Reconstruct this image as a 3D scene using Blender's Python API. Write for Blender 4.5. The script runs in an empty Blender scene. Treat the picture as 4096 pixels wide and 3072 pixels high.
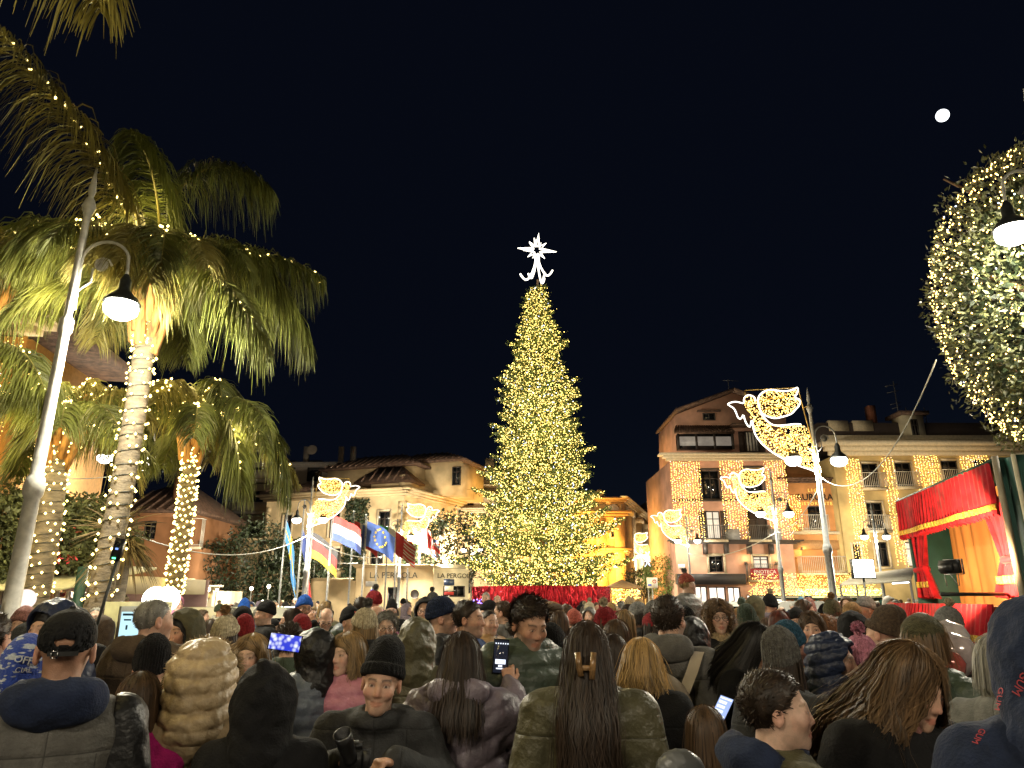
import bpy, math, random
import numpy as np
from mathutils import Vector, Matrix
random.seed(7); rng = np.random.default_rng(7)
R = math.radians
scene = bpy.context.scene
col = scene.collection
# ------------------------------------------------------------------ camera, sky, moonlight, exposure
CAMZ, PITCH, FPX = 1.78, R(16.9), 2840.0
cam_d = bpy.data.cameras.new('camera'); cam_d.sensor_width = 36.0; cam_d.lens = 36.0 * FPX / 4096
cam_d.clip_start = 0.05; cam_d.clip_end = 6000
cam = bpy.data.objects.new('camera', cam_d); col.objects.link(cam)
cam.location = (0, 0, CAMZ); cam.rotation_euler = (R(90) + PITCH, 0, 0)
scene.camera = cam
world = bpy.data.worlds.new('World'); scene.world = world; world.use_nodes = True
wn = world.node_tree; bg = wn.nodes['Background']
sky = wn.nodes.new('ShaderNodeTexSky'); sky.sky_type = 'NISHITA'; sky.sun_disc = False
sky.sun_elevation = R(-7.0); sky.sun_rotation = R(35); sky.altitude = 50
hs = wn.nodes.new('ShaderNodeMixRGB'); hs.blend_type = 'MULTIPLY'; hs.inputs[0].default_value = 1.0
hs.inputs[2].default_value = (0.55, 0.75, 1.0, 1)
wn.links.new(sky.outputs[0], hs.inputs[1])
ad = wn.nodes.new('ShaderNodeMixRGB'); ad.blend_type = 'ADD'; ad.inputs[0].default_value = 1.0
ad.inputs[2].default_value = (0.010, 0.015, 0.034, 1)
wn.links.new(hs.outputs[0], ad.inputs[1]); wn.links.new(ad.outputs[0], bg.inputs[0])
bg.inputs[1].default_value = 0.15
moon_dir = None
scene.view_settings.view_transform = 'Standard'; scene.view_settings.look = 'None'
scene.view_settings.exposure = 0.3; scene.view_settings.gamma = 1.0
cy = scene.cycles
cy.use_denoising = True; cy.denoiser = 'OPENIMAGEDENOISE'
cy.max_bounces = 4; cy.diffuse_bounces = 2; cy.glossy_bounces = 2; cy.transmission_bounces = 3; cy.transparent_max_bounces = 6
cy.sample_clamp_indirect = 1.5; cy.sample_clamp_direct = 0
cy.caustics_reflective = False; cy.caustics_refractive = False
cy.use_light_tree = True
cy.use_adaptive_sampling = False
cp, sp = math.cos(PITCH), math.sin(PITCH)
def ray(x, y):
    u = (x - 2048) / FPX; v = (1536 - y) / FPX
    return Vector((u, cp - v * sp, sp + v * cp))
def at(x, y, Y):
    "world point at forward distance Y seen at photo position x, y"
    d = ray(x, y); return Vector((0, 0, CAMZ)) + d * (Y / d.y)
def at_plane(x, y, P0, n):
    d = ray(x, y); o = Vector((0, 0, CAMZ)); return o + d * ((P0 - o).dot(n) / d.dot(n))
moon_dir = ray(3770, 462).normalized()
sun_d = bpy.data.lights.new('moonlight', 'SUN'); sun_d.energy = 0.012; sun_d.angle = R(0.5); sun_d.color = (0.8, 0.88, 1.0)
sun_o = bpy.data.objects.new('moonlight', sun_d); col.objects.link(sun_o)
sun_o.rotation_euler = moon_dir.to_track_quat('Z', 'Y').to_euler(); sun_o.location = (0, 0, 60)
# ------------------------------------------------------------------ mesh helpers: a shape is (verts Nx3, [face arrays])
def cat(parts):
    vs, fs, o = [], [], 0
    for V, F in parts:
        V = np.asarray(V, dtype=np.float32).reshape(-1, 3); vs.append(V)
        for f in F: fs.append(np.asarray(f, dtype=np.int32) + o)
        o += len(V)
    by = {}
    for f in fs:
        if len(f): by.setdefault(f.shape[1], []).append(f)
    return np.concatenate(vs), [np.concatenate(v) for v in by.values()]
def mesh(name, VF, smooth=False, colattr=None):
    V, F = VF; V = np.asarray(V, dtype=np.float32).reshape(-1, 3); F = [np.asarray(f, dtype=np.int32) for f in F if len(f)]
    me = bpy.data.meshes.new(name)
    nl = sum(f.size for f in F); npoly = sum(len(f) for f in F)
    me.vertices.add(len(V)); me.vertices.foreach_set('co', V.ravel())
    me.loops.add(nl); me.loops.foreach_set('vertex_index', np.concatenate([f.ravel() for f in F]))
    me.polygons.add(npoly)
    tot = np.concatenate([np.full(len(f), f.shape[1], np.int32) for f in F])
    st = np.concatenate([[0], np.cumsum(tot)[:-1]]).astype(np.int32)
    me.polygons.foreach_set('loop_start', st); me.polygons.foreach_set('loop_total', tot)
    if smooth: me.polygons.foreach_set('use_smooth', np.ones(npoly, bool))
    me.update(calc_edges=True)
    if colattr is not None:
        a = me.color_attributes.new('Col', 'FLOAT_COLOR', 'POINT')
        c = np.ones((len(V), 4), np.float32); c[:, :3] = colattr; a.data.foreach_set('color', c.ravel())
    return me
def tag(o, label=None, cat=None, group=None, kind=None):
    if label: o['label'] = label
    if cat: o['category'] = cat
    if group: o['group'] = group
    if kind: o['kind'] = kind
    return o
def thing(name, label, cat, loc=(0, 0, 0), rz=0.0, group=None):
    o = bpy.data.objects.new(name, None); col.objects.link(o); o.empty_display_size = 0.2
    o.location = loc; o.rotation_euler = (0, 0, rz)
    return tag(o, label, cat, group)
def obj(name, VF, mat, parent=None, smooth=False, loc=None, rot=None, colattr=None):
    me = VF if isinstance(VF, bpy.types.Mesh) else mesh(name, VF, smooth, colattr)
    o = bpy.data.objects.new(name, me); col.objects.link(o)
    if mat is not None:
        if len(me.materials) == 0: me.materials.append(mat)
        elif me.materials[0] is not mat:
            o.material_slots[0].link = 'OBJECT'; o.material_slots[0].material = mat
    if parent is not None: o.parent = parent
    if loc is not None: o.location = loc
    if rot is not None: o.rotation_euler = rot
    return o
def copy_tree(o, parent=None):
    c = o.copy(); col.objects.link(c); c.parent = parent
    if parent is not None: c.matrix_parent_inverse = o.matrix_parent_inverse.copy()
    for ch in [x for x in bpy.data.objects if x.parent is o]: copy_tree(ch, c)
    return c
BOXF = np.array([[0, 2, 3, 1], [4, 5, 7, 6], [0, 1, 5, 4], [2, 6, 7, 3], [0, 4, 6, 2], [1, 3, 7, 5]])
def box(x0, x1, y0, y1, z0, z1):
    V = np.array([[x, y, z] for x in (x0, x1) for y in (y0, y1) for z in (z0, z1)], np.float32)
    return V, [BOXF]
def fbox(c, e, n, s0, s1, d0, d1, z0, z1):
    "box in a facade frame: c origin, e along, n outward; s along, d outward, z up"
    V = np.array([[c[0] + e[0] * s + n[0] * d, c[1] + e[1] * s + n[1] * d, z] for s in (s0, s1) for d in (d0, d1) for z in (z0, z1)], np.float32)
    return V, [BOXF]
def frame_axes(d):
    d = d / (np.linalg.norm(d) + 1e-9)
    a = np.array([0, 0, 1.0]) if abs(d[2]) < 0.9 else np.array([1.0, 0, 0])
    u = np.cross(d, a); u /= np.linalg.norm(u); v = np.cross(d, u); return u, v
def tube(pts, rad, n=6, closed=False, caps=True):
    P = np.asarray(pts, np.float64); m = len(P)
    rad = np.full(m, rad) if np.isscalar(rad) else np.asarray(rad)
    V = []
    T = np.gradient(P, axis=0)
    if closed: T = np.roll(P, -1, 0) - np.roll(P, 1, 0)
    u = None
    for i in range(m):
        t = T[i] / (np.linalg.norm(T[i]) + 1e-9)
        if u is None: u, v = frame_axes(t)
        else:
            u = u - t * np.dot(u, t); u /= (np.linalg.norm(u) + 1e-9); v = np.cross(t, u)
        for k in range(n):
            a = 2 * math.pi * k / n
            V.append(P[i] + rad[i] * (math.cos(a) * u + math.sin(a) * v))
    F = []
    for i in range(m if closed else m - 1):
        j = (i + 1) % m
        for k in range(n):
            k2 = (k + 1) % n; F.append([i * n + k, i * n + k2, j * n + k2, j * n + k])
    fs = [np.array(F)]
    if caps and not closed:
        V.append(P[0]); V.append(P[-1]); c0, c1 = m * n, m * n + 1
        fs.append(np.array([[c0, (k + 1) % n, k] for k in range(n)] + [[c1, (m - 1) * n + k, (m - 1) * n + (k + 1) % n] for k in range(n)]))
    return np.array(V, np.float32), fs
def lathe(prof, n=16, c=(0, 0, 0)):
    V, F = [], []
    for r, z in prof:
        for k in range(n):
            a = 2 * math.pi * k / n; V.append((c[0] + r * math.cos(a), c[1] + r * math.sin(a), c[2] + z))
    for i in range(len(prof) - 1):
        for k in range(n):
            k2 = (k + 1) % n; F.append([i * n + k, i * n + k2, (i + 1) * n + k2, (i + 1) * n + k])
    return np.array(V, np.float32), [np.array(F)]
def xform(VF, M):
    V = np.asarray(VF[0], np.float32); A = np.array(M, np.float32)
    return V @ A[:3, :3].T + A[:3, 3], VF[1]
def poly_extrude(pts, O, ex, ez, n, t):
    "closed outline (s,z) extruded by t along n"
    m = len(pts); O, ex, ez, n = [np.array(a, float) for a in (O, ex, ez, n)]
    V = [O + ex * s + ez * z for s, z in pts] + [O + ex * s + ez * z - n * t for s, z in pts]
    tri = triangulate(pts)
    F3 = [[a, b, c] for a, b, c in tri] + [[m + c, m + b, m + a] for a, b, c in tri]
    F4 = [[i, m + i, m + (i + 1) % m, (i + 1) % m] for i in range(m)]
    return np.array(V, np.float32), [np.array(F3), np.array(F4)]
def triangulate(pts):
    from mathutils.geometry import tessellate_polygon
    return tessellate_polygon([[Vector((a, b, 0)) for a, b in pts]])
def octas(C, r):
    "many tiny octahedra (bulbs)"
    C = np.asarray(C, np.float32); n = len(C); r = np.broadcast_to(np.asarray(r, np.float32), (n,))
    D = np.array([[1, 0, 0], [-1, 0, 0], [0, 1, 0], [0, -1, 0], [0, 0, 1], [0, 0, -1]], np.float32)
    V = C[:, None, :] + r[:, None, None] * D[None]
    T = np.array([[0, 2, 4], [2, 1, 4], [1, 3, 4], [3, 0, 4], [2, 0, 5], [1, 2, 5], [3, 1, 5], [0, 3, 5]])
    F = (np.arange(n) * 6)[:, None, None] + T[None]
    return V.reshape(-1, 3), [F.reshape(-1, 3)]
def ribbons(P, W, side):
    "P: (n,m,3) centre lines, W: (n,m) half widths, side: (n,m,3) or (n,1,3) width directions"
    n, m = P.shape[:2]
    s = side / (np.linalg.norm(side, axis=2, keepdims=True) + 1e-9)
    A = P + s * W[..., None]; B = P - s * W[..., None]
    V = np.stack([A, B], 2).reshape(-1, 3)
    i = np.arange(m - 1) * 2
    f = np.stack([i, i + 1, i + 3, i + 2], 1)
    F = (np.arange(n) * m * 2)[:, None, None] + f[None]
    return V.astype(np.float32), [F.reshape(-1, 4)]
def text_mesh(s, size, extrude=0.01, align='CENTER', shear=0.0, spacing=1.0):
    cu = bpy.data.curves.new('txt', 'FONT'); cu.body = s; cu.size = size; cu.extrude = extrude; cu.align_x = align
    cu.shear = shear; cu.space_character = spacing; cu.resolution_u = 2
    o = bpy.data.objects.new('txt', cu); col.objects.link(o)
    me = bpy.data.meshes.new_from_object(o.evaluated_get(bpy.context.evaluated_depsgraph_get()))
    bpy.data.objects.remove(o); bpy.data.curves.remove(cu)
    me.materials.clear()
    return me
def text_obj(name, s, size, mat, parent, O, e, up=(0, 0, 1), extrude=0.01, **k):
    me = text_mesh(s, size, extrude, **k)
    e = Vector(e).normalized(); up = Vector(up).normalized(); n = e.cross(up)
    M = Matrix((e, up, n)).transposed().to_4x4(); M.translation = Vector(O)
    me.transform(M)
    return obj(name, me, mat, parent)
# ------------------------------------------------------------------ materials
MC = {}
def mat(key, c, rough=0.7, metal=0.0, var=0.12, scale=8.0, bump=0.0, bscale=60.0, emit=None, estr=0.0, spec=0.5, sheen=0.0, coat=0.0, stretch=None, attr=False, trans=0.0):
    if key in MC: return MC[key]
    m = bpy.data.materials.new(key); m.use_nodes = True; nt = m.node_tree; b = nt.nodes['Principled BSDF']
    MC[key] = m
    b.inputs['Roughness'].default_value = rough; b.inputs['Metallic'].default_value = metal
    b.inputs['Specular IOR Level'].default_value = spec
    if sheen: b.inputs['Sheen Weight'].default_value = sheen
    if coat: b.inputs['Coat Weight'].default_value = coat; b.inputs['Coat Roughness'].default_value = 0.2
    if trans: b.inputs['Transmission Weight'].default_value = trans
    tc = nt.nodes.new('ShaderNodeTexCoord'); mp = nt.nodes.new('ShaderNodeMapping')
    nt.links.new(tc.outputs['Object'], mp.inputs[0])
    if stretch: mp.inputs['Scale'].default_value = stretch
    nz = nt.nodes.new('ShaderNodeTexNoise'); nz.inputs['Scale'].default_value = scale; nz.inputs['Detail'].default_value = 4
    nt.links.new(mp.outputs[0], nz.inputs[0])
    rp = nt.nodes.new('ShaderNodeMapRange'); rp.inputs[1].default_value = 0.3; rp.inputs[2].default_value = 0.7
    rp.inputs[3].default_value = 1 - var * 1.6; rp.inputs[4].default_value = 1 + var
    nt.links.new(nz.outputs[0], rp.inputs[0])
    mx = nt.nodes.new('ShaderNodeVectorMath'); mx.operation = 'SCALE'
    if attr:
        at_ = nt.nodes.new('ShaderNodeAttribute'); at_.attribute_name = 'Col'
        mm = nt.nodes.new('ShaderNodeVectorMath'); mm.operation = 'MULTIPLY'; mm.inputs[1].default_value = c[:3]
        nt.links.new(at_.outputs[0], mm.inputs[0]); nt.links.new(mm.outputs[0], mx.inputs[0])
    else:
        mx.inputs[0].default_value = c[:3]
    nt.links.new(rp.outputs[0], mx.inputs['Scale']); nt.links.new(mx.outputs[0], b.inputs['Base Color'])
    if bump:
        n2 = nt.nodes.new('ShaderNodeTexNoise'); n2.inputs['Scale'].default_value = bscale; n2.inputs['Detail'].default_value = 3
        nt.links.new(mp.outputs[0], n2.inputs[0])
        bp = nt.nodes.new('ShaderNodeBump'); bp.inputs['Strength'].default_value = bump; bp.inputs['Distance'].default_value = 0.02
        nt.links.new(n2.outputs[0], bp.inputs['Height']); nt.links.new(bp.outputs[0], b.inputs['Normal'])
    if emit is not None:
        b.inputs['Emission Color'].default_value = (*emit[:3], 1); b.inputs['Emission Strength'].default_value = estr
    return m
def emis(key, c, s, sampled=True):
    if key in MC: return MC[key]
    m = bpy.data.materials.new(key); m.use_nodes = True; nt = m.node_tree
    nt.nodes.remove(nt.nodes['Principled BSDF'])
    e = nt.nodes.new('ShaderNodeEmission'); e.inputs[0].default_value = (*c[:3], 1); e.inputs[1].default_value = s
    nt.links.new(e.outputs[0], nt.nodes['Material Output'].inputs[0])
    if not sampled: m.cycles.emission_sampling = 'NONE'
    MC[key] = m; return m
def plight(name, loc, power, color, parent=None, radius=0.1, spot=None, aim=None, blend=0.6):
    l = bpy.data.lights.new(name, 'SPOT' if spot else 'POINT'); l.energy = power; l.color = color; l.shadow_soft_size = radius
    if spot: l.spot_size = R(spot); l.spot_blend = blend
    o = bpy.data.objects.new(name, l); col.objects.link(o); o.location = loc
    if spot:
        d = Vector(aim) if aim is not None else Vector((0, 0, -1)); o.rotation_euler = (-d).to_track_quat('Z', 'Y').to_euler()
    if parent is not None: o.parent = parent
    return o
# ------------------------------------------------------------------ signed distance shapes -> one continuous surface
def grid(lo, hi, h):
    ax = [np.arange(lo[i] - 1.5 * h, hi[i] + 2.5 * h, h, dtype=np.float32) for i in range(3)]
    return ax, np.meshgrid(*ax, indexing='ij', sparse=False)
def surf(f, lo, hi, h):
    ax, (X, Y, Z) = grid(lo, hi, h); D = f(X, Y, Z).astype(np.float32)
    D[0] = D[-1] = 1; D[:, 0] = D[:, -1] = 1; D[:, :, 0] = D[:, :, -1] = 1
    I = D < 0; nx, ny, nz = D.shape
    cnt = np.zeros((nx - 1, ny - 1, nz - 1), np.int8)
    for a in (0, 1):
        for b in (0, 1):
            for c in (0, 1): cnt += I[a:nx - 1 + a, b:ny - 1 + b, c:nz - 1 + c]
    cells = np.argwhere((cnt > 0) & (cnt < 8)); idx = np.full(cnt.shape, -1, np.int32)
    idx[cells[:, 0], cells[:, 1], cells[:, 2]] = np.arange(len(cells))
    acc = np.zeros((len(cells), 3), np.float32); num = np.zeros(len(cells), np.float32)
    cs = [(a, b, c) for a in (0, 1) for b in (0, 1) for c in (0, 1)]
    for p in cs:
        for k in range(3):
            if p[k]: continue
            q = list(p); q[k] = 1
            A = D[cells[:, 0] + p[0], cells[:, 1] + p[1], cells[:, 2] + p[2]]; B = D[cells[:, 0] + q[0], cells[:, 1] + q[1], cells[:, 2] + q[2]]
            m = (A < 0) != (B < 0); t = np.where(m, A / np.where(m, A - B, 1), 0)
            pt = np.tile(np.array(p, np.float32), (len(cells), 1)); pt[:, k] = t
            acc[m] += pt[m]; num[m] += 1
    V = cells + acc / np.maximum(num, 1)[:, None]
    V = np.stack([ax[i][0] + V[:, i] * h for i in range(3)], 1)
    FF = []
    for k in range(3):
        sl = [slice(None)] * 3; sh = [slice(None)] * 3; sl[k] = slice(0, -1); sh[k] = slice(1, None)
        E = np.argwhere(I[tuple(sl)] != I[tuple(sh)])
        o = [i for i in range(3) if i != k]
        E = E[(E[:, o[0]] > 0) & (E[:, o[1]] > 0) & (E[:, o[0]] < D.shape[o[0]] - 1) & (E[:, o[1]] < D.shape[o[1]] - 1)]
        ins = I[E[:, 0], E[:, 1], E[:, 2]]
        def c(d0, d1):
            e = E.copy(); e[:, o[0]] -= d0; e[:, o[1]] -= d1; return idx[e[:, 0], e[:, 1], e[:, 2]]
        q = np.stack([c(1, 1), c(0, 1), c(0, 0), c(1, 0)], 1)
        flip = ins if k != 1 else ~ins
        q[~flip] = q[~flip][:, ::-1]
        FF.append(q)
    return V.astype(np.float32), [np.concatenate(FF)]
def s_ell(P, c, r):
    x, y, z = P[0] - c[0], P[1] - c[1], P[2] - c[2]
    k0 = np.sqrt((x / r[0]) ** 2 + (y / r[1]) ** 2 + (z / r[2]) ** 2); k1 = np.sqrt((x / r[0] ** 2) ** 2 + (y / r[1] ** 2) ** 2 + (z / r[2] ** 2) ** 2) + 1e-6
    return k0 * (k0 - 1) / k1
def s_cap(P, a, b, ra, rb=None, ys=1.0, want_t=False):
    "round cone from a to b; ys squashes depth"
    rb = ra if rb is None else rb
    ax_, ay, az = a; bx, by, bz = b[0] - ax_, (b[1] - ay) / ys, b[2] - az
    x, y, z = P[0] - ax_, (P[1] - ay) / ys, P[2] - az
    t = np.clip((x * bx + y * by + z * bz) / (bx * bx + by * by + bz * bz + 1e-9), 0, 1)
    d = np.sqrt((x - t * bx) ** 2 + (y - t * by) ** 2 + (z - t * bz) ** 2) - (ra + (rb - ra) * t)
    d = d * (ys if ys < 1 else 1.0)
    return (d, t) if want_t else d
def smin(a, b, k):
    h = np.maximum(k - np.abs(a - b), 0) / k; return np.minimum(a, b) - h * h * k * 0.25
def smax(a, b, k): return -smin(-a, -b, k)
# ------------------------------------------------------------------ ground, moon
def ground():
    m = bpy.data.materials.new('paving'); m.use_nodes = True; nt = m.node_tree; b = nt.nodes['Principled BSDF']
    tc = nt.nodes.new('ShaderNodeTexCoord'); br = nt.nodes.new('ShaderNodeTexBrick'); br.inputs['Scale'].default_value = 1.0
    br.inputs['Color1'].default_value = (.09, .085, .08, 1); br.inputs['Color2'].default_value = (.13, .125, .12, 1); br.inputs['Mortar'].default_value = (.03, .03, .03, 1)
    br.inputs['Brick Width'].default_value = 0.6; br.inputs['Row Height'].default_value = 0.4; br.inputs['Mortar Size'].default_value = 0.008
    nt.links.new(tc.outputs['Object'], br.inputs[0]); nt.links.new(br.outputs[0], b.inputs['Base Color']); b.inputs['Roughness'].default_value = 0.55
    V = np.array([[-900, -300, 0], [900, -300, 0], [900, 2500, 0], [-900, 2500, 0]])
    tag(obj('ground', (V, [np.array([[0, 1, 2, 3]])]), m), kind='structure')
ground()
def uvsphere(c, r, nu=20, nv=12):
    V, F = [], []
    for i in range(nv + 1):
        t = math.pi * i / nv
        for k in range(nu):
            a = 2 * math.pi * k / nu; V.append((c[0] + r * math.sin(t) * math.cos(a), c[1] + r * math.sin(t) * math.sin(a), c[2] + r * math.cos(t)))
    for i in range(nv):
        for k in range(nu): F.append([i * nu + k, (i + 1) * nu + k, (i + 1) * nu + (k + 1) % nu, i * nu + (k + 1) % nu])
    return np.array(V, np.float32), [np.array(F)]
mpos = Vector((0, 0, CAMZ)) + moon_dir * 3000
tag(obj('moon', uvsphere(mpos, 21, 32, 20), emis('moon', (0.92, 0.96, 1.0), 2.5, False), smooth=True), 'bright full moon high in the dark night sky', 'moon')
# ------------------------------------------------------------------ shared materials
IRON = mat('iron_grey', (.30, .32, .33), .45, .5, .15, 14)
IRON_W = mat('iron_white', (.50, .49, .45), .5, .15, .18, 9, bump=.1, bscale=40)
DARKIRON = mat('iron_dark', (.05, .055, .055), .45, .6, .2, 14)
WARM = (1.0, .72, .34); NEUT = (1.0, .90, .70)
BULB = emis('warm_bulb', (1.0, .58, .14), 9.0)
BULB_T = emis('tree_bulb', (1.0, .70, .16), 6.5)
BULB_P = emis('palm_bulb', (1.0, .74, .22), 9.0)
BULB_W = emis('cool_bulb', (.62, .72, 1.0), 5.0)
TUBE = emis('white_tube', (1.0, .93, .78), 3.2)
LAMPG = emis('lamp_glow', (1.0, .97, .86), 14.0, False)
WIRE = mat('dark_wire', (.02, .025, .02), .6)
CABLE = mat('pale_cable', (.55, .55, .50), .6)
# ------------------------------------------------------------------ street lamps
def arc(cx, cz, r, a0, a1, n=14):
    return [(cx + r * math.cos(R(a)), 0, cz + r * math.sin(R(a))) for a in np.linspace(a0, a1, n)]
SHAFT = [(.20, 0), (.20, .12), (.15, .2), (.14, .9), (.17, .95), (.17, 1.05), (.10, 1.15), (.085, 2.9), (.11, 2.95), (.12, 3.05), (.10, 3.15), (.075, 3.2), (.062, 5.0), (.085, 5.05), (.085, 5.2), (.05, 5.25), (.045, 6.7), (.06, 6.75), (.09, 6.85), (.06, 6.95), (.03, 7.0), (.05, 7.1), (.01, 7.45)]
_sh = {}
def street_lamp(pos, rz, label, sides=(1, -1), power=900, color=NEUT, m=IRON, hs=1.0, light=True, spot=None, tilt=0):
    t = thing('street_lamp', label, 'street lamp', pos, rz, None)
    k = ('sh', hs)
    if k not in _sh: _sh[k] = mesh('shaft', lathe([(r, z * hs) for r, z in SHAFT], 14), True)
    obj('shaft', _sh[k], m, t)
    for s in sides:
        P = [(s * x, y, z) for x, y, z in arc(.34, 6.05 * hs, .30, 180, 20, 14)] + [(s * .64, 0, 5.95 * hs), (s * .64, 0, 5.85 * hs)]
        P = [(s * .06, 0, 5.35 * hs)] + P
        sp_ = [(s * (.30 + (.13 - .012 * i) * math.cos(i * .8)), 0, 6.0 * hs + (.13 - .012 * i) * math.sin(i * .8)) for i in range(11)]
        br = [(s * .05, 0, 5.6 * hs), (s * .2, 0, 5.75 * hs), (s * .2, 0, 5.95 * hs)]
        a = obj('arm', cat([tube(P, .022, 6), tube(sp_, .016, 5), tube(br, .015, 5), xform(lathe([(.0, -.01), (.09, -.01), (.09, .01), (0, .01)], 12), Matrix.Translation((s * .3, 0, 6.0 * hs)) @ Matrix.Rotation(R(90), 4, 'X'))]), m, t, True)
        hd = obj('lamp_head', lathe([(.03, 5.88), (.05, 5.84), (.075, 5.78), (.075, 5.66), (.10, 5.62), (.20, 5.52), (.235, 5.46), (.225, 5.45), (.17, 5.49)], 18, (s * .64, 0, 6.0 * (hs - 1))), DARKIRON, t, True)
        if light:
            obj('lamp_glass', lathe([(.185, 5.485), (.215, 5.41), (.20, 5.32), (.12, 5.25), (0, 5.225)], 16, (s * .64, 0, 6.0 * (hs - 1))), LAMPG, hd, True)
            plight('lamp_light', (s * .64, 0, 5.14 + 6.0 * (hs - 1)), power, color, hd, .14, spot, (0, 0, -1), .35)
    return t
# ------------------------------------------------------------------ angel light figures
ANG_WING = [(762, 212), (775, 172), (810, 142), (860, 128), (920, 140), (980, 140), (1020, 125), (1045, 112), (1040, 150), (1012, 186), (1050, 200), (1045, 235), (1010, 270), (990, 292), (960, 308), (910, 322), (870, 331), (830, 322), (800, 308), (780, 292), (770, 260)]
ANG_HEAD = [(750, 208), (742, 182), (715, 168), (688, 172), (670, 195), (668, 228), (640, 220), (610, 214), (575, 222), (556, 233), (575, 246), (600, 262), (612, 300), (620, 330), (640, 335), (658, 300), (664, 350), (682, 386), (696, 390), (706, 345), (712, 350)]
ANG_SKIRT_O = [(712, 350), (716, 430), (748, 490), (800, 545), (880, 600), (980, 650), (1080, 682), (1122, 715)]
ANG_SKIRT_I = [(775, 300), (800, 335), (830, 370), (870, 382), (930, 378), (990, 370), (1035, 372)]
POLY_BODY = [(712, 350), (716, 430), (748, 490), (800, 545), (880, 600), (980, 650), (1080, 682), (1122, 715), (1105, 600), (1085, 480), (1065, 385), (990, 370), (930, 378), (870, 382), (830, 370), (790, 320), (770, 260), (750, 208), (742, 182), (715, 168), (688, 172), (670, 195), (668, 228), (690, 290)]
def inside(pts, x, z):
    n = len(pts); c = np.zeros(len(x), bool); j = n - 1
    for i in range(n):
        xi, zi = pts[i]; xj, zj = pts[j]
        c ^= ((zi > z) != (zj > z)) & (x < (xj - xi) * (z - zi) / (zj - zi + 1e-9) + xi); j = i
    return c
_ang = {}
def angel_parts(sgn):
    if sgn in _ang: return _ang[sgn]
    k = .00408
    T = lambda pts: [(-sgn * (1125 - x) * k, -.06, (715 - y) * k) for x, y in pts]
    def sm(pts, closed=False, it=2):
        P = np.array(pts, float)
        for _ in range(it):
            if closed: Q = np.roll(P, -1, 0); P = np.stack([.75 * P + .25 * Q, .25 * P + .75 * Q], 1).reshape(-1, 3)
            else: P = np.concatenate([P[:1], np.stack([.75 * P[:-1] + .25 * P[1:], .25 * P[:-1] + .75 * P[1:]], 1).reshape(-1, 3), P[-1:]])
        return P
    out = cat([tube(sm(T(ANG_WING), True, 1), .020, 5, True), tube(sm(T(ANG_HEAD), it=1), .019, 5), tube(sm(T(ANG_SKIRT_O)), .020, 5), tube(sm(T(ANG_SKIRT_I)), .020, 5)])
    r = np.random.default_rng(3)
    x = r.uniform(550, 1125, 7000); z = r.uniform(110, 715, 7000)
    m = inside(POLY_BODY, x, z) | inside(ANG_WING, x, z)
    C = np.stack([-sgn * (1125 - x[m]) * k, r.uniform(-.09, -.03, m.sum()), (715 - z[m]) * k], 1)[:1700]
    bulbs = octas(C, .012)
    # gold wire net and swirls
    segs = []
    for _ in range(240):
        i = r.integers(len(C)); d = np.linalg.norm(C - C[i], axis=1); js = np.argsort(d)[3:7]; segs.append(tube([C[i], C[r.choice(js)]], .005, 3, caps=False))
    for s0 in ([(790, 440), (860, 520), (940, 560), (1040, 600)], [(880, 400), (930, 450), (990, 480), (1060, 520)], [(800, 215), (860, 185), (920, 195), (970, 165)], [(800, 275), (850, 255), (930, 262), (980, 240)]):
        segs.append(tube(sm(T(s0)), .022, 4))
    fr = cat([tube(T([(1125, 715), (1045, 112)]), .018, 5), tube(T([(1045, 115), (683, 135)]), .016, 5), tube(T([(683, 135), (683, 170)]), .012, 4), tube(T([(1060, 260), (1115, 235)]), .014, 4), tube(T([(1115, 520), (1090, 520)]), .012, 4)])
    _ang[sgn] = [mesh('light_tube', out, True), mesh('bulb_net', bulbs), mesh('wire_net', cat(segs)), mesh('support_frame', fr)]
    return _ang[sgn]
GOLD = mat('gold_wire', (.75, .52, .16), .35, .8, .1)
def angel(pos, sgn, rz, label, sc=1.0):
    t = thing('angel_light', label, 'christmas light', pos, rz, 'trumpeting angel light figures fixed to street lamps'); t.scale = (sc, sc, sc)
    P = angel_parts(sgn)
    obj('light_tube', P[0], TUBE, t)
    tag(obj('bulb_net', P[1], BULB, t), kind='stuff'); obj('wire_net', P[2], GOLD, t); obj('support_frame', P[3], GOLD, t)
    return t
# right row and left row along the street, from their photographed positions
RROW = [(3335, 2400, 19.0), (3135, 2400, 31.5), (2767, 2400, 46.5), (2618, 2400, 63.0)]
LROW = [(1213, 2400, 34.0), (1592, 2400, 43.5), (1885, 2400, 55.0)]
RL = ['grey street lamp whose angel is the largest, beside the puppet theatre', 'grey street lamp with two lit heads in front of the ENOTECA banner', 'grey street lamp at the left corner of the pink building', 'grey street lamp by the side wall of the orange church']
AL = ['largest glowing angel with trumpet, above the yellow floodlight canopy', 'glowing angel with trumpet in front of the light curtains of the pink house', 'glowing angel with trumpet at the corner of the pink house', 'glowing angel with trumpet against the side wall of the church']
rowpos = []
for i, (x, y, D) in enumerate(RROW):
    p = at(x, y, D); p.z = 0; rowpos.append(p)
    street_lamp(p, R(4), RL[i], power=(1100, 600, 150, 600)[i], light=True)
    angel((p.x, p.y - .12, 4.95), 1, 0, AL[i], 1.0)
LL = ['grey street lamp with two lit heads between the flagpoles', 'grey street lamp in front of the LA PERGOLA lettering', 'grey street lamp half hidden by the lower left branches of the Christmas tree']
AL2 = ['glowing angel with trumpet beside the German and Dutch flags', 'glowing angel with trumpet above the LA PERGOLA kiosk', 'glowing angel with trumpet half hidden behind the Christmas tree']
lrow = []
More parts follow.
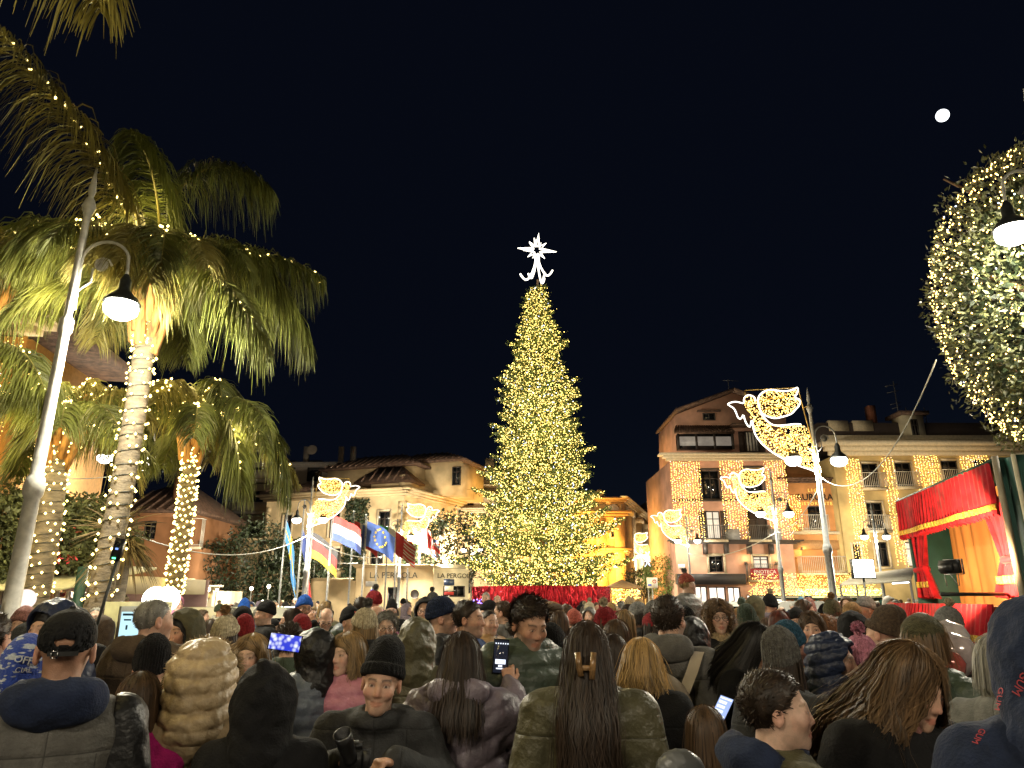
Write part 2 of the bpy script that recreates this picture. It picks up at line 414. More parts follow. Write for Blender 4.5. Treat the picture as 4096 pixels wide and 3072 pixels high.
for i, (x, y, D) in enumerate(LROW):
    p = at(x, y, D); p.z = 0; lrow.append(p)
    street_lamp(p, R(-6), LL[i], power=(2900, 3400, 1700)[i])
    angel((p.x, p.y - .12, 4.95), -1, 0, AL2[i], 1.0)
# nearest lamps at both edges of the square
pl = at(150, 2399, 8.6); pl.z = 0
street_lamp((-5.86, 8.7, 0), R(8), 'tall pale lamp post beside the lit palm trees', sides=(1,), power=1150, spot=None, m=IRON_W, hs=1.02, color=(1, .93, .74))
pr = at(4050, 930, 8.6)
street_lamp((pr.x + .64, pr.y, 0), R(0), 'lamp post in front of the clipped tree by the puppet theatre', sides=(-1, 1), power=820, spot=None, m=IRON_W, hs=(pr.z + .6) / 6.0, color=(1, .93, .74))
street_lamp((-3.6, -4.2, 0), R(10), 'lamp post of the same row behind the crowd on the palm side', power=350, spot=None, m=IRON_W, color=(1, .86, .62))
street_lamp((4.4, -3.4, 0), R(-10), 'lamp post of the same row behind the crowd on the theatre side', power=300, spot=None, m=IRON_W, color=(1, .86, .62))
pf = at(545, 1725, 21.0)
street_lamp((pf.x - .1, pf.y, 0), R(15), 'pale lamp post behind the main palm with its heads among the fronds', sides=(1, -1), power=700, spot=None, m=IRON_W, hs=1.07, color=(1, .95, .8))
pg = at(225, 1968, 23.0)
street_lamp((pg.x - .64, pg.y, 0), R(0), 'far lamp post behind the flowering bush', sides=(1,), power=300, m=IRON, hs=(pg.z + .6) / 6.0)
ph = at(3505, 2170, 42.0)
street_lamp((ph.x, ph.y, 0), 0, 'far street lamp with two heads in front of the yellow balconied house', power=900, hs=.98)
# cables strung between the posts
def cable(a, b, sag, label, r=.016):
    a, b = np.array(a, float), np.array(b, float); t = np.linspace(0, 1, 22)[:, None]
    P = a + (b - a) * t; P[:, 2] -= sag * 4 * (t[:, 0] * (1 - t[:, 0]))
    tag(obj('overhead_cable', tube(P, r, 5), CABLE), label, 'cable')
c = rowpos[0]
tq = at(3745, 1440, 9.6)
cable((c.x, c.y, 5.0), tq, .9, 'pale cable rising from the largest angel lamp to the clipped tree', .010)
cable((rowpos[1].x, rowpos[1].y, 4.6), (c.x, c.y, 4.7), .35, 'pale cable between the two tallest angel lamps', .014)
cable((rowpos[2].x, rowpos[2].y, 4.6), (rowpos[1].x, rowpos[1].y, 4.6), .5, 'pale cable along the front of the pink house', .02)
cable((lrow[0].x, lrow[0].y, 4.7), (lrow[1].x, lrow[1].y, 4.6), .7, 'pale cable sagging across the flags', .022)
cable((lrow[1].x, lrow[1].y, 4.6), (lrow[2].x, lrow[2].y, 4.6), .6, 'pale cable from the kiosk lamp to the Christmas tree', .02)
cable(at(560, 2148, 21), (lrow[0].x, lrow[0].y, 4.7), .7, 'pale cable from the palms to the flagpoles', .02)
cable(at(560, 1880, 21), at(745, 1790, 16.5), .2, 'thin cable between pale lamp post and second palm', .012)
cable(at(0, 1862, 18), at(560, 1880, 21), .3, 'thin cable crossing behind the main palm trunk', .012)
# ------------------------------------------------------------------ Christmas tree
NEEDLE = mat('fir_needles', (.085, .125, .03), .7, var=.35, scale=3)
BARK = mat('tree_bark', (.20, .11, .05), .85, var=.3, scale=10, bump=.5, bscale=25)
TREE_Y = 35.0
tb = at(2163, 2330, TREE_Y); TX = tb.x
def tz(y): return at(2163, y, TREE_Y).z
PROF = [(tz(2325), 4.25), (tz(2210), 3.8), (tz(2050), 3.1), (tz(1900), 2.6), (tz(1750), 2.2), (tz(1600), 1.85), (tz(1450), 1.42), (tz(1300), .95), (tz(1200), .58), (tz(1140), .30)]
def christmas_tree():
    t = thing('christmas_tree', 'tall Christmas tree covered in golden fairy lights with a white star on top', 'christmas tree', (TX, TREE_Y, 0))
    r = np.random.default_rng(11); pz = [p[0] for p in PROF]; pr_ = [p[1] for p in PROF]
    zb, zt = PROF[0][0], PROF[-1][0]
    obj('trunk', tube([(0, 0, .0), (0, 0, zb), (0.02, 0, (zb + zt) / 2), (0, 0, zt + .3)], [.32, .28, .2, .06], 14), BARK, t, True)
    for k in range(10):
        a = 2 * math.pi * k / 10 + .2
        obj('brace', cat([tube([(1.7 * math.cos(a), 1.7 * math.sin(a), 2.25), (.25 * math.cos(a), .25 * math.sin(a), 3.5)], .06, 6), tube([(1.7 * math.cos(a), 1.7 * math.sin(a), 2.25), (1.3 * math.cos(a + .4), 1.3 * math.sin(a + .4), 3.3)], .05, 6)]), BARK, t)
    rings = []
    for y in (2290, 2180, 2040, 1900, 1760, 1500):
        rr = .5; z = tz(y); rings.append(tube([(rr * math.cos(a), rr * math.sin(a), z) for a in np.linspace(0, 2 * math.pi, 14)[:-1]], .035, 5, True))
    obj('support_ring', cat(rings), BARK, t)
    tiers = []; z = zb
    while z < zt:
        rad = np.interp(z, pz, pr_); tiers.append((z, rad)); z += .30 + .10 * rad
    P_all, N0, bul, limb = [], [], [], []
    for ti, (z, rad) in enumerate(tiers):
        nb = int(8 + rad * 7.5)
        off = r.uniform(0, 6.28)
        tmul = r.choice([1.0, 1.06, .90, .76, .95])
        for b in range(nb):
            a = off + 2 * math.pi * (b + r.uniform(-.35, .35)) / nb
            L = rad * tmul * (r.uniform(.66, 1.0) if r.uniform() > .22 else r.uniform(1.0, 1.24)); up = r.uniform(-.1, .12) * L * .6
            s = np.linspace(.08, 1, 10)
            px_ = s * L; zz = z + up * s - .22 * L * s * (1 - s) + .10 * L * s ** 3
            wob = r.uniform(-.08, .08) * L * s ** 2
            B = np.stack([px_ * math.cos(a) - wob * math.sin(a), px_ * math.sin(a) + wob * math.cos(a), zz], 1)
            if b % 3 == 0: limb.append(tube(B[::3], np.linspace(.035, .01, 4), 4, caps=False))
            nn = int(34 + 62 * L)
            q = r.uniform(.12, 1, nn) ** .7
            base = np.stack([np.interp(q, s, B[:, i]) for i in range(3)], 1)
            spread = .10 + .10 * L * (1 - q) ** .8
            base += r.normal(0, 1, (nn, 3)) * spread[:, None] * np.array([1, 1, .26])
            d = np.stack([np.full(nn, math.cos(a)), np.full(nn, math.sin(a)), np.full(nn, .1)], 1) + r.normal(0, .75, (nn, 3))
            d /= np.linalg.norm(d, axis=1, keepdims=True)
            P_all.append(base); N0.append(d)
            nbul = int(8 + L * 18)
            q = r.uniform(.15, 1, nbul) ** .65
            bb = np.stack([np.interp(q, s, B[:, i]) for i in range(3)], 1)
            bul.append(bb + r.normal(0, 1, (nbul, 3)) * (.09 + .12 * L * (1 - q) ** .8)[:, None] * np.array([1, 1, .26]))
    base = np.concatenate(P_all); d = np.concatenate(N0); n = len(base)
    Ln = r.uniform(.10, .20, n)[:, None]
    P = np.stack([base - d * Ln * .5, base + d * Ln * .5 + np.array([0, 0, .02])], 1)
    side = np.cross(d, r.normal(0, 1, (n, 3)))[:, None, :]
    W = np.tile(np.array([.026, .010]), (n, 1))
    tag(obj('foliage', ribbons(P, W, side), NEEDLE, t), kind='stuff')
    tag(obj('limbs', cat(limb), BARK, t), kind='stuff')
    bl = np.concatenate(bul); cool = r.uniform(size=len(bl)) < .035
    tag(obj('fairy_lights', octas(bl[~cool], r.uniform(.013, .028, (~cool).sum())), BULB_T, t), kind='stuff')
    tag(obj('cool_fairy_lights', octas(bl[cool], .028), BULB_W, t), kind='stuff')
    # star
    zc = tz(1000)
    def star_out(k1, k2, rot=0.0, n=8):
        pts = []
        L = [k1, .62, 1.02, .62, 1.0 if k2 is None else k2, .62, 1.02, .62]
        for i in range(8):
            a = R(90 - 45 * i) + rot; pts.append((L[i] * math.cos(a), L[i] * math.sin(a)))
            a2 = R(90 - 45 * i - 22.5) + rot; pts.append((.24 * math.cos(a2), .24 * math.sin(a2)))
        return pts
    star = obj('star', tube([(x, 0, zc + z) for x, z in star_out(1.0, .8, R(-6))], .06, 6, True), TUBE, t, True)
    st2 = star_out(.7, .6, R(16))
    obj('star_back', tube([(x * .75, x * .55 + .05, zc + z) for x, z in st2], .04, 6, True), TUBE, t, True)
    for sx, sy, h, w in ((1, .1, .95, .95), (-1, -.1, 1.25, 1.05), (.45, -.6, 1.5, .9), (-.6, .5, 1.0, .9), (.75, .5, 1.35, .6)):
        pts = []
        for q in np.linspace(0, 1, 12):
            pts.append((sx * w * (.08 + .35 * q ** 2), sy * w * (.08 + .35 * q ** 2), zc - .45 - h * q))
        e = np.array(pts[-1])
        for q in np.linspace(.2, 1, 6): pts.append((e[0] + sx * w * .5 * q * .9, e[1] + sy * w * .5 * q * .9, e[2] - .05 + .28 * q ** 2 - .1 * math.sin(q * 3.1)))
        obj('star_tail', tube(pts, .05, 6), TUBE, t, True)
    plight('fairy_glow', (0, -2.6, tz(1350)), 260, (1, .76, .34), t, .9)
    plight('fairy_glow', (0, -4.6, tz(2150)), 480, (1, .76, .34), t, 1.2)
    plight('fairy_glow', (0, -3.6, tz(1750)), 480, (1, .76, .34), t, .9)
    plight('fairy_glow', (3.2, -4.0, tz(2290)), 260, (1, .76, .34), t, .9)
    plight('fairy_glow', (-3.2, -4.0, tz(2290)), 260, (1, .76, .34), t, .9)
christmas_tree()
# red tinsel stage under the tree
TINSEL = mat('red_tinsel', (.42, .012, .03), .28, .75, .5, 40, bump=.6, bscale=90)
def tinsel_stage():
    x0, x1 = at(1868, 2370, 31.6).x, at(2468, 2370, 31.6).x; y0 = 31.6; cx = (x0 + x1) / 2
    t = thing('tinsel_stage', 'round platform draped in red tinsel fringe under the Christmas tree', 'platform', (0, 0, 0))
    Rr = (x1 - x0) / 2
    obj('deck', lathe([(0, 0), (Rr - .3, 0), (Rr - .3, 2.18), (0, 2.18)], 40, (TX, TREE_Y, 0)), mat('deck_dark', (.12, .02, .02), .7), t)
    r = np.random.default_rng(5)
    for z1, z0, rr, nm in ((2.36, 1.62, Rr, 'tinsel_band'), (1.60, .86, Rr - .12, 'tinsel_band'), (.84, .06, Rr - .05, 'tinsel_band')):
        n = 620; a = np.linspace(0, 2 * math.pi, n, endpoint=False)
        m = 7; zz = np.linspace(z1, z0, m)
        P = np.zeros((n, m, 3))
        rad = rr + r.normal(0, .035, (n, m)); aa = a[:, None] + r.normal(0, .004, (n, m))
        P[..., 0] = TX + rad * np.cos(aa); P[..., 1] = TREE_Y + rad * np.sin(aa); P[..., 2] = zz[None] + r.normal(0, .01, (n, m))
        tw = a[:, None] + R(90) + r.uniform(-1.0, 1.0, (n, m))
        side = np.stack([np.cos(tw), np.sin(tw), np.zeros_like(tw)], 2)
        tag(obj(nm, ribbons(P, np.full((n, m), .024), side), TINSEL, t), kind='stuff')
        obj('band_backing', lathe([(rr - .07, z0), (rr - .07, z1)], 60, (TX, TREE_Y, 0)), mat('tinsel_back', (.16, .004, .012), .5, .3), t)
    C = [(at(1890 + r.uniform(0, 50), 2402 + r.uniform(-10, 14), 31.3 - .3)) for _ in range(14)]
    tag(obj('blue_fairy_lights', octas(np.array(C), .03), emis('blue_bulb', (.25, .2, 1.0), 6), t), kind='stuff')
tinsel_stage()
# ------------------------------------------------------------------ palms
FROND = mat('palm_leaf', (.13, .145, .030), .55, var=.45, scale=1.5, spec=.4)
FRONDL = mat('palm_leaf_light', (.22, .19, .045), .55, var=.4, scale=2)
PTRUNK = mat('palm_trunk', (.15, .12, .08), .85, var=.3, scale=6, bump=.6, bscale=18, stretch=(1, 1, 3))
FIBRE = mat('palm_fibre', (.34, .17, .05), .9, var=.5, scale=14, stretch=(1, 1, .25), bump=.6, bscale=40)
def frond(P, n=70, Lmax=.75, droop=.9, r=None, w=.014):
    "P: rachis points (base to tip). returns rachis tube and leaflets"
    P = np.asarray(P, float)
    d = np.concatenate([[0], np.cumsum(np.linalg.norm(np.diff(P, axis=0), axis=1))]); tot = d[-1]
    ts = np.linspace(.16, 1, n); B = np.stack([np.interp(ts * tot, d, P[:, i]) for i in range(3)], 1)
    T = np.gradient(B, axis=0); T /= np.linalg.norm(T, axis=1, keepdims=True)
    up = np.array([0, 0, 1.0]); S = np.cross(T, up); S /= (np.linalg.norm(S, axis=1, keepdims=True) + 1e-6)
    U = np.cross(S, T)
    allP, allW, allS = [], [], []
    for sgn in (1, -1):
        for rep in (0, 1):
            L = Lmax * np.clip(np.sin(np.pi * (ts * .86 + .10)) ** .6, .15, 1) * r.uniform(.7, 1.12, n)
            dir0 = S * sgn * r.uniform(.55, 1.0, (n, 1)) + T * r.uniform(.25, .8, (n, 1)) + U * r.uniform(-.25, .55, (n, 1))
            dir0 /= np.linalg.norm(dir0, axis=1, keepdims=True)
            m = 4; q = np.linspace(0, 1, m)
            dr = droop * r.uniform(.7, 1.25, n)
            pts = B[:, None, :] + dir0[:, None, :] * (L[:, None] * (q - .28 * q ** 2 * dr[:, None]))[..., None]
            pts[..., 2] -= (L * dr)[:, None] * .85 * q[None] ** 2
            pts += r.normal(0, .012, (n, 1, 3)) * q[None, :, None]
            sd = np.cross(np.gradient(pts, axis=1), r.normal(0, .5, (n, 1, 3)) + T[:, None, :])
            allP.append(pts); allS.append(sd); allW.append(np.tile(w * np.array([.7, 1, .75, .12]), (n, 1)))
    lf = ribbons(np.concatenate(allP), np.concatenate(allW), np.concatenate(allS))
    return tube(P, np.linspace(.032, .006, len(P)), 5), lf
def bez(a, b, c, n=14):
    t = np.linspace(0, 1, n)[:, None]; a, b, c = [np.array(v, float) for v in (a, b, c)]
    return (1 - t) ** 2 * a + 2 * t * (1 - t) * b + t ** 2 * c
def trunk_path(p0, p1, n=22, bend=.12):
    p0, p1 = np.array(p0, float), np.array(p1, float); t = np.linspace(0, 1, n)[:, None]
    P = p0 + (p1 - p0) * t; P[:, 0] += bend * np.sin(t[:, 0] * math.pi); return P
def palm(label, base, top, r0, r1, crown, seed, nfr=18, flen=2.6, lights=True, specials=(), dense=70, wraps=26, wid=.014, bsize=.014, Lmax=.75):
    r = np.random.default_rng(seed); base = np.array(base, float); top = np.array(top, float)
    t = thing('palm_tree', label, 'palm tree', tuple(base), 0, 'queen palms wrapped in fairy lights')
    path = trunk_path((0, 0, 0), top - base, 60); m = len(path)
    rad = np.interp(np.linspace(0, 1, m), [0, .08, .8, 1], [r0 * 1.15, r0, r1, r1 * .9]) * (1 + .035 * np.where(np.arange(m) % 3 == 0, 1, -.5))
    obj('trunk', tube(path, rad, 18), PTRUNK, t, True)
    tp = top - base
    # leaf bases and fibre below the crown
    lb = []
    for k in range(16):
        a = k * 2.4; z0 = tp[2] - .75 + .05 * k
        lb.append(tube([tp + np.array([r1 * .9 * math.cos(a), r1 * .9 * math.sin(a), z0 - tp[2]]), tp + np.array([r1 * 1.5 * math.cos(a), r1 * 1.5 * math.sin(a), z0 - tp[2] + .35]), tp + np.array([r1 * 2.4 * math.cos(a), r1 * 2.4 * math.sin(a), z0 - tp[2] + .85])], [.10, .075, .04], 6))
    obj('leaf_base', cat(lb), FIBRE, t, True)
    bp = []
    cc = tp + np.array([0, 0, .25])
    for k in range(nfr):
        a = 2 * math.pi * (k * .382) + r.uniform(-.2, .2); el = R(r.uniform(*crown[0])) if k % 3 else R(r.uniform(*crown[1]))
        if math.sin(a) < -.25: el = max(el, R(crown[2] if len(crown) > 2 else 15))
        L = flen * r.uniform(.82, 1.1); d = np.array([math.cos(a) * math.cos(el), math.sin(a) * math.cos(el), math.sin(el)])
        mid = cc + d * L * .62 + np.array([0, 0, .10 * L]); tip = cc + np.array([d[0] * L * .98, d[1] * L * .98, d[2] * L * .55 - .42 * L * r.uniform(.6, 1.3)])
        P = bez(cc, mid, tip, 16)
        ra, lf = frond(P, dense, Lmax, .9, r, wid)
        f = obj('frond', lf, FROND if r.uniform() > .22 else FRONDL, t); obj('rachis', ra, FRONDL, f, True)
        if lights and r.uniform() < .75:
            for q in np.arange(1, int(r.uniform(7, 15))):
                for _ in range(3): bp.append(P[q] + r.normal(0, .05, 3))
    for P, lit, tint in specials:
        P = np.array(P, float) - base
        ra, lf = frond(P, int(dense * 1.35), Lmax * 1.25, 1.15, r, wid * 1.15)
        f = obj('frond', lf, FRONDL if tint else FROND, t); obj('rachis', ra, FRONDL, f, True)
        if lit:
            for q in np.linspace(0, len(P) - 1.01, 22):
                i = int(q); bp.append(P[i] + (P[i + 1] - P[i]) * (q - i) + r.normal(0, .03, 3))
    if lights:
        hel, k = [], 0
        for q in np.linspace(0.02, .98, wraps * 12):
            a = q * wraps * 2 * math.pi; c = np.array([np.interp(q, np.linspace(0, 1, m), path[:, i]) for i in range(3)])
            rr = np.interp(q, np.linspace(0, 1, m), rad) + .012
            hel.append(c + np.array([rr * math.cos(a), rr * math.sin(a), .03 * math.sin(a * .37)]))
            if k % 3 != 1 or q > .8 or wraps > 30: bp.append(c + np.array([(rr + .03) * math.cos(a + .1), (rr + .03) * math.sin(a + .1), r.uniform(-.05, .05)]))
            k += 1
        for _ in range(170):
            a = r.uniform(0, 6.28); z = r.uniform(-.7, .55); rr = r1 * (1.15 + max(0, z) * 1.6)
            bp.append(tp + np.array([rr * math.cos(a), rr * math.sin(a), z]))
        obj('light_wire', tube(hel, .007, 4), WIRE, t)
        tag(obj('fairy_lights', octas(np.array(bp), bsize), BULB_P, t), kind='stuff')
        for dx, dy, zz in ((0, -1.3, -.3), (-1.3, -.5, .0), (1.3, -.5, .0), (0, -.9, 1.2)): plight('fairy_glow', (tp[0] + dx, tp[1] + dy, tp[2] + zz), 85, (1, .80, .34), t, .35)
        for zz in (.35, .65): plight('fairy_glow', (tp[0] * zz, tp[1] * zz - r1 - .5, tp[2] * zz), 8, (1, .74, .34), t, .3)
    return t
P1b = at(350, 2399, 10.5); P1b.z = 0; P1t = at(598, 1240, 10.7)
sp1 = [(bez(at(560, 1010, 10.6), at(420, 560, 8.6), at(-60, 60, 6.6), 18), True, True),
       (bez(at(640, 1000, 10.8), at(640, 640, 9.6), at(520, 520, 8.8), 14), False, False),
       (bez(at(690, 800, 10.8), at(830, 560, 10.8), at(1085, 760, 11.0), 16), False, False),
       (bez(at(690, 1000, 10.8), at(1000, 820, 11.0), at(1240, 1400, 11.5), 18), False, False),
       (bez(at(700, 1050, 10.8), at(950, 920, 10.6), at(1290, 1120, 11.0), 18), True, False),
       (bez(at(700, 1080, 10.6), at(860, 980, 9.8), at(1060, 1380, 9.9), 18), True, False),
       (bez(at(560, 1050, 10.6), at(300, 800, 10.0), at(60, 1010, 10.0), 18), True, False),
       (bez(at(540, 1050, 10.8), at(250, 900, 11.2), at(-40, 1100, 11.0), 18), True, False),
       (bez(at(590, 980, 10.4), at(560, 820, 9.6), at(600, 1130, 9.4), 14), False, True)]
palm('main palm tree, its thick trunk wrapped in fairy lights beside the tall pale lamp post', P1b, P1t,   .175, .155, ((2, 50), (38, 80), 42), 21, 26, 2.5, True, sp1, 104, 30, .0095, .024)
P2b = at(655, 2399, 15.5); P2b.z = 0; P2t = at(772, 1742, 15.7)
palm('shorter palm tree behind the SYRENUSE kiosk, its slim trunk closely wrapped in lights', P2b, P2t, .185, .155, ((-12, 40), (30, 75)), 5, 20, 2.5, True,
     [(bez(at(800, 1660, 15.7), at(1080, 1480, 15.8), at(1150, 1980, 16), 16), True, False), (bez(at(760, 1680, 15.6), at(960, 1560, 15.2), at(960, 1950, 15.2), 16), True, False)], 90, 36, .012, .030)
P3b = at(118, 2399, 13.2); P3b.z = 0; P3t = at(238, 1735, 13.4)
palm('palm tree behind the pale lamp post and the flowering bush', P3b, P3t, .23, .20, ((-10, 45), (30, 75)), 9, 16, 2.2, True, [], 84, 26, .012, .026)
P4b = at(-260, 2399, 12.0); P4b.z = 0; P4t = at(-60, 1150, 12.2)
palm('palm tree at the corner of the lit ochre house', P4b, P4t, .25, .22, ((-10, 45), (30, 75)), 13, 14, 2.4, True,
     [(bez(at(-60, 1100, 12), at(150, 760, 11.6), at(330, 960, 11.4), 16), True, False), (bez(at(-60, 1500, 12), at(60, 1250, 11.6), at(180, 1560, 11.4), 16), True, False)], 80, 24, .011, .022)
sp5 = at(330, 40, 5.8)
P5b = (-4.6, 3.0, 0)
palm('near palm tree at the edge of the square', P5b, (-4.4, 3.1, 6.2), .24, .2, ((20, 45), (45, 75)), 17, 6, 2.0, True, [(bez((-4.4, 3.1, 6.5), (-3.6, 3.9, 8.2), at(400, 40, 5.4), 14), False, True)], 60, 20, .012, .012)
# ------------------------------------------------------------------ leafy crowns made of leaf-sized faces
def leaf_cloud(C, size, r, nrm=None, flat=.5):
    "diamond leaves at C"
    n = len(C); d = r.normal(0, 1, (n, 3))
    if nrm is not None: d = d * .7 + nrm
    d /= np.linalg.norm(d, axis=1, keepdims=True); s = np.cross(d, r.normal(0, 1, (n, 3))); s /= np.linalg.norm(s, axis=1, keepdims=True)
    L = size * r.uniform(.6, 1.25, n)[:, None]; w = L * .36
    V = np.stack([C - d * L * .5, C + s * w * .6 - d * L * .05, C + d * L * .55, C - s * w * .6 - d * L * .05], 1)
    F = (np.arange(n) * 4)[:, None] + np.array([0, 1, 2, 3])[None]
    return V.reshape(-1, 3), [F]
LEAF = mat('broad_leaf', (.075, .08, .028), .5, var=.4, scale=4, spec=.5)
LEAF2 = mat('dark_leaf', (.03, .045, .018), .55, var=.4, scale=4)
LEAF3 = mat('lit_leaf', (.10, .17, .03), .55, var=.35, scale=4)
LEAF4 = mat('bush_leaf', (.10, .115, .045), .6, var=.4, scale=4)
def clipped_tree():
    r = np.random.default_rng(31)
    c0 = at(4330, 1180, 10.2); t = thing('clipped_tree', 'large clipped evergreen tree dotted with fairy lights beside the theatre', 'tree', (c0.x, 10.2, 0))
    zc, rz_, rx = c0.z - .1, 2.75, 2.05
    obj('trunk', tube([(0, 0, 0), (.1, 0, 2), (0, 0, zc)], [.28, .22, .12], 12), BARK, t, True)
    limbs = [tube([(0, 0, zc - rz_ + .4 + .4 * k), (.7 * math.cos(k * 2.1), .7 * math.sin(k * 2.1), zc - rz_ + 1.2 + .5 * k), (1.6 * math.cos(k * 2.1), 1.6 * math.sin(k * 2.1), zc - rz_ + 1.6 + .6 * k)], [.09, .06, .02], 6) for k in range(8)]
    obj('limb', cat(limbs), BARK, t, True)
    n = 22000; u = r.normal(0, 1, (n, 3)); u /= np.linalg.norm(u, axis=1, keepdims=True)
    # squarish egg: wide middle, tapered below
    def shape(u, k): 
        z = u[:, 2]; w = np.where(z < 0, 1 - .30 * (-z) ** 1.5, 1 - .12 * z ** 2)
        e = np.sign(u[:, :2]) * np.abs(u[:, :2]); rad = k[:, None]
        xy = e / (np.linalg.norm(e, axis=1, keepdims=True) + 1e-6) * (np.sqrt(np.clip(1 - np.abs(z) ** 3.2, 0, 1)) * rx * w)[:, None]
        return np.concatenate([xy, (z * rz_)[:, None]], 1) * rad
    lump = 1 + .05 * np.sin(u[:, 0] * 9 + 2) * np.sin(u[:, 2] * 11) + .04 * np.sin(u[:, 1] * 13)
    k = lump * (1 - .30 * r.uniform(0, 1, n) ** 2.0) + (r.uniform(size=n) < .05) * r.uniform(0, .10, n)
    C = shape(u, k) + np.array([0, 0, zc])
    f = obj('foliage', leaf_cloud(C, .10, r, u * .8), LEAF, t); tag(f, kind='stuff')
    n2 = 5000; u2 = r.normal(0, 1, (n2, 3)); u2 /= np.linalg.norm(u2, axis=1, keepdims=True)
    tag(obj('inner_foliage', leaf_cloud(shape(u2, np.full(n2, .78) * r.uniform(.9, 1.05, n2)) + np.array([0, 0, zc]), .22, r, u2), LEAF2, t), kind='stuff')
    nb = 3200; ub = r.normal(0, 1, (nb, 3)); ub /= np.linalg.norm(ub, axis=1, keepdims=True)
    ub[:, 2] = np.round(ub[:, 2] * 16) / 16 + r.normal(0, .012, nb); 
    B = shape(ub, np.full(nb, .975) + r.normal(0, .012, nb)) + np.array([0, 0, zc])
    tag(obj('fairy_lights', octas(B[:3130], .0145), emis('gold_bulb', (1.0, .66, .18), 9.0), t), kind='stuff'); tag(obj('cool_fairy_lights', octas(B[3130:], .015), BULB_W, t), kind='stuff')
clipped_tree()
def bush(label, c, rad, n, leaf, m, seed, name='bush', catg='bush', stem=True, group=None):
    r = np.random.default_rng(seed); t = thing(name, label, catg, (c[0], c[1], 0), 0, group)
    u = r.normal(0, 1, (n, 3)); u /= np.linalg.norm(u, axis=1, keepdims=True)
    lump = 1 + .16 * np.sin(u[:, 0] * 5 + seed) * np.cos(u[:, 2] * 4) + .10 * np.sin(u[:, 1] * 8 + seed) + .06 * np.sin(u[:, 2] * 15)
    C = u * (lump * r.uniform(.55, 1.08, n) ** .6)[:, None] * np.array(rad) + np.array([0, 0, c[2]])
    C = C[C[:, 2] > .05]; 
    tag(obj('foliage', leaf_cloud(C, leaf, r), m, t), kind='stuff')
    if stem: obj('stem', cat([tube([(.05 * k, 0, 0), (rad[0] * .3 * math.cos(k * 1.7), rad[1] * .3 * math.sin(k * 1.7), c[2])], [.05, .015], 6) for k in range(5)]), BARK, t)
    return t
# ------------------------------------------------------------------ buildings
GLASS = mat('dark_glass', (.012, .014, .016), .08, spec=.8)
GLASS_L = mat('window_glow', (.3, .25, .2), .3, emit=(1, .86, .66), estr=.75, var=.3, scale=3)
WFRAME = mat('dark_frame', (.05, .04, .035), .5); WTRIM = mat('pale_trim', (.60, .50, .34), .7, bump=.1)
SHUT = mat('shutter_brown', (.06, .04, .03), .6); RAILM = mat('rail_iron', (.20, .19, .17), .5, .4); RAILW = mat('rail_white', (.6, .56, .48), .5)
TILE = mat('roof_tiles', (.115, .065, .042), .8, var=.4, scale=5, bump=.8, bscale=8)
OCHRE = mat('ochre_wall', (.60, .45, .25), .85, var=.20, scale=.9, bump=.12, bscale=50)
OCHRE2 = mat('ochre_light', (.58, .44, .25), .85, var=.20, scale=.9, bump=.1, bscale=50)
PINK = mat('pink_wall', (.58, .32, .22), .85, var=.20, scale=.9, bump=.12, bscale=50)
ORANGE = mat('orange_wall', (.60, .27, .09), .85, var=.20, scale=.9, bump=.12, bscale=50)
YELLOW = mat('yellow_wall', (.55, .40, .17), .85, var=.20, scale=.9, bump=.12, bscale=50)
CREAM = mat('cream_wall', (.66, .58, .40), .85, var=.20, scale=.9, bump=.1, bscale=50)
CHURCH = mat('church_wall', (.62, .38, .13), .85, var=.12, scale=1.0, bump=.2, bscale=40)
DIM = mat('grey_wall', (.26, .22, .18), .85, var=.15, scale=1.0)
IVY = mat('ivy_leaf', (.022, .035, .012), .6, var=.4, scale=5)
SHOP_W = mat('shop_light', (.5, .45, .4), .5, emit=(1, .85, .72), estr=1.3, var=.4, scale=2)
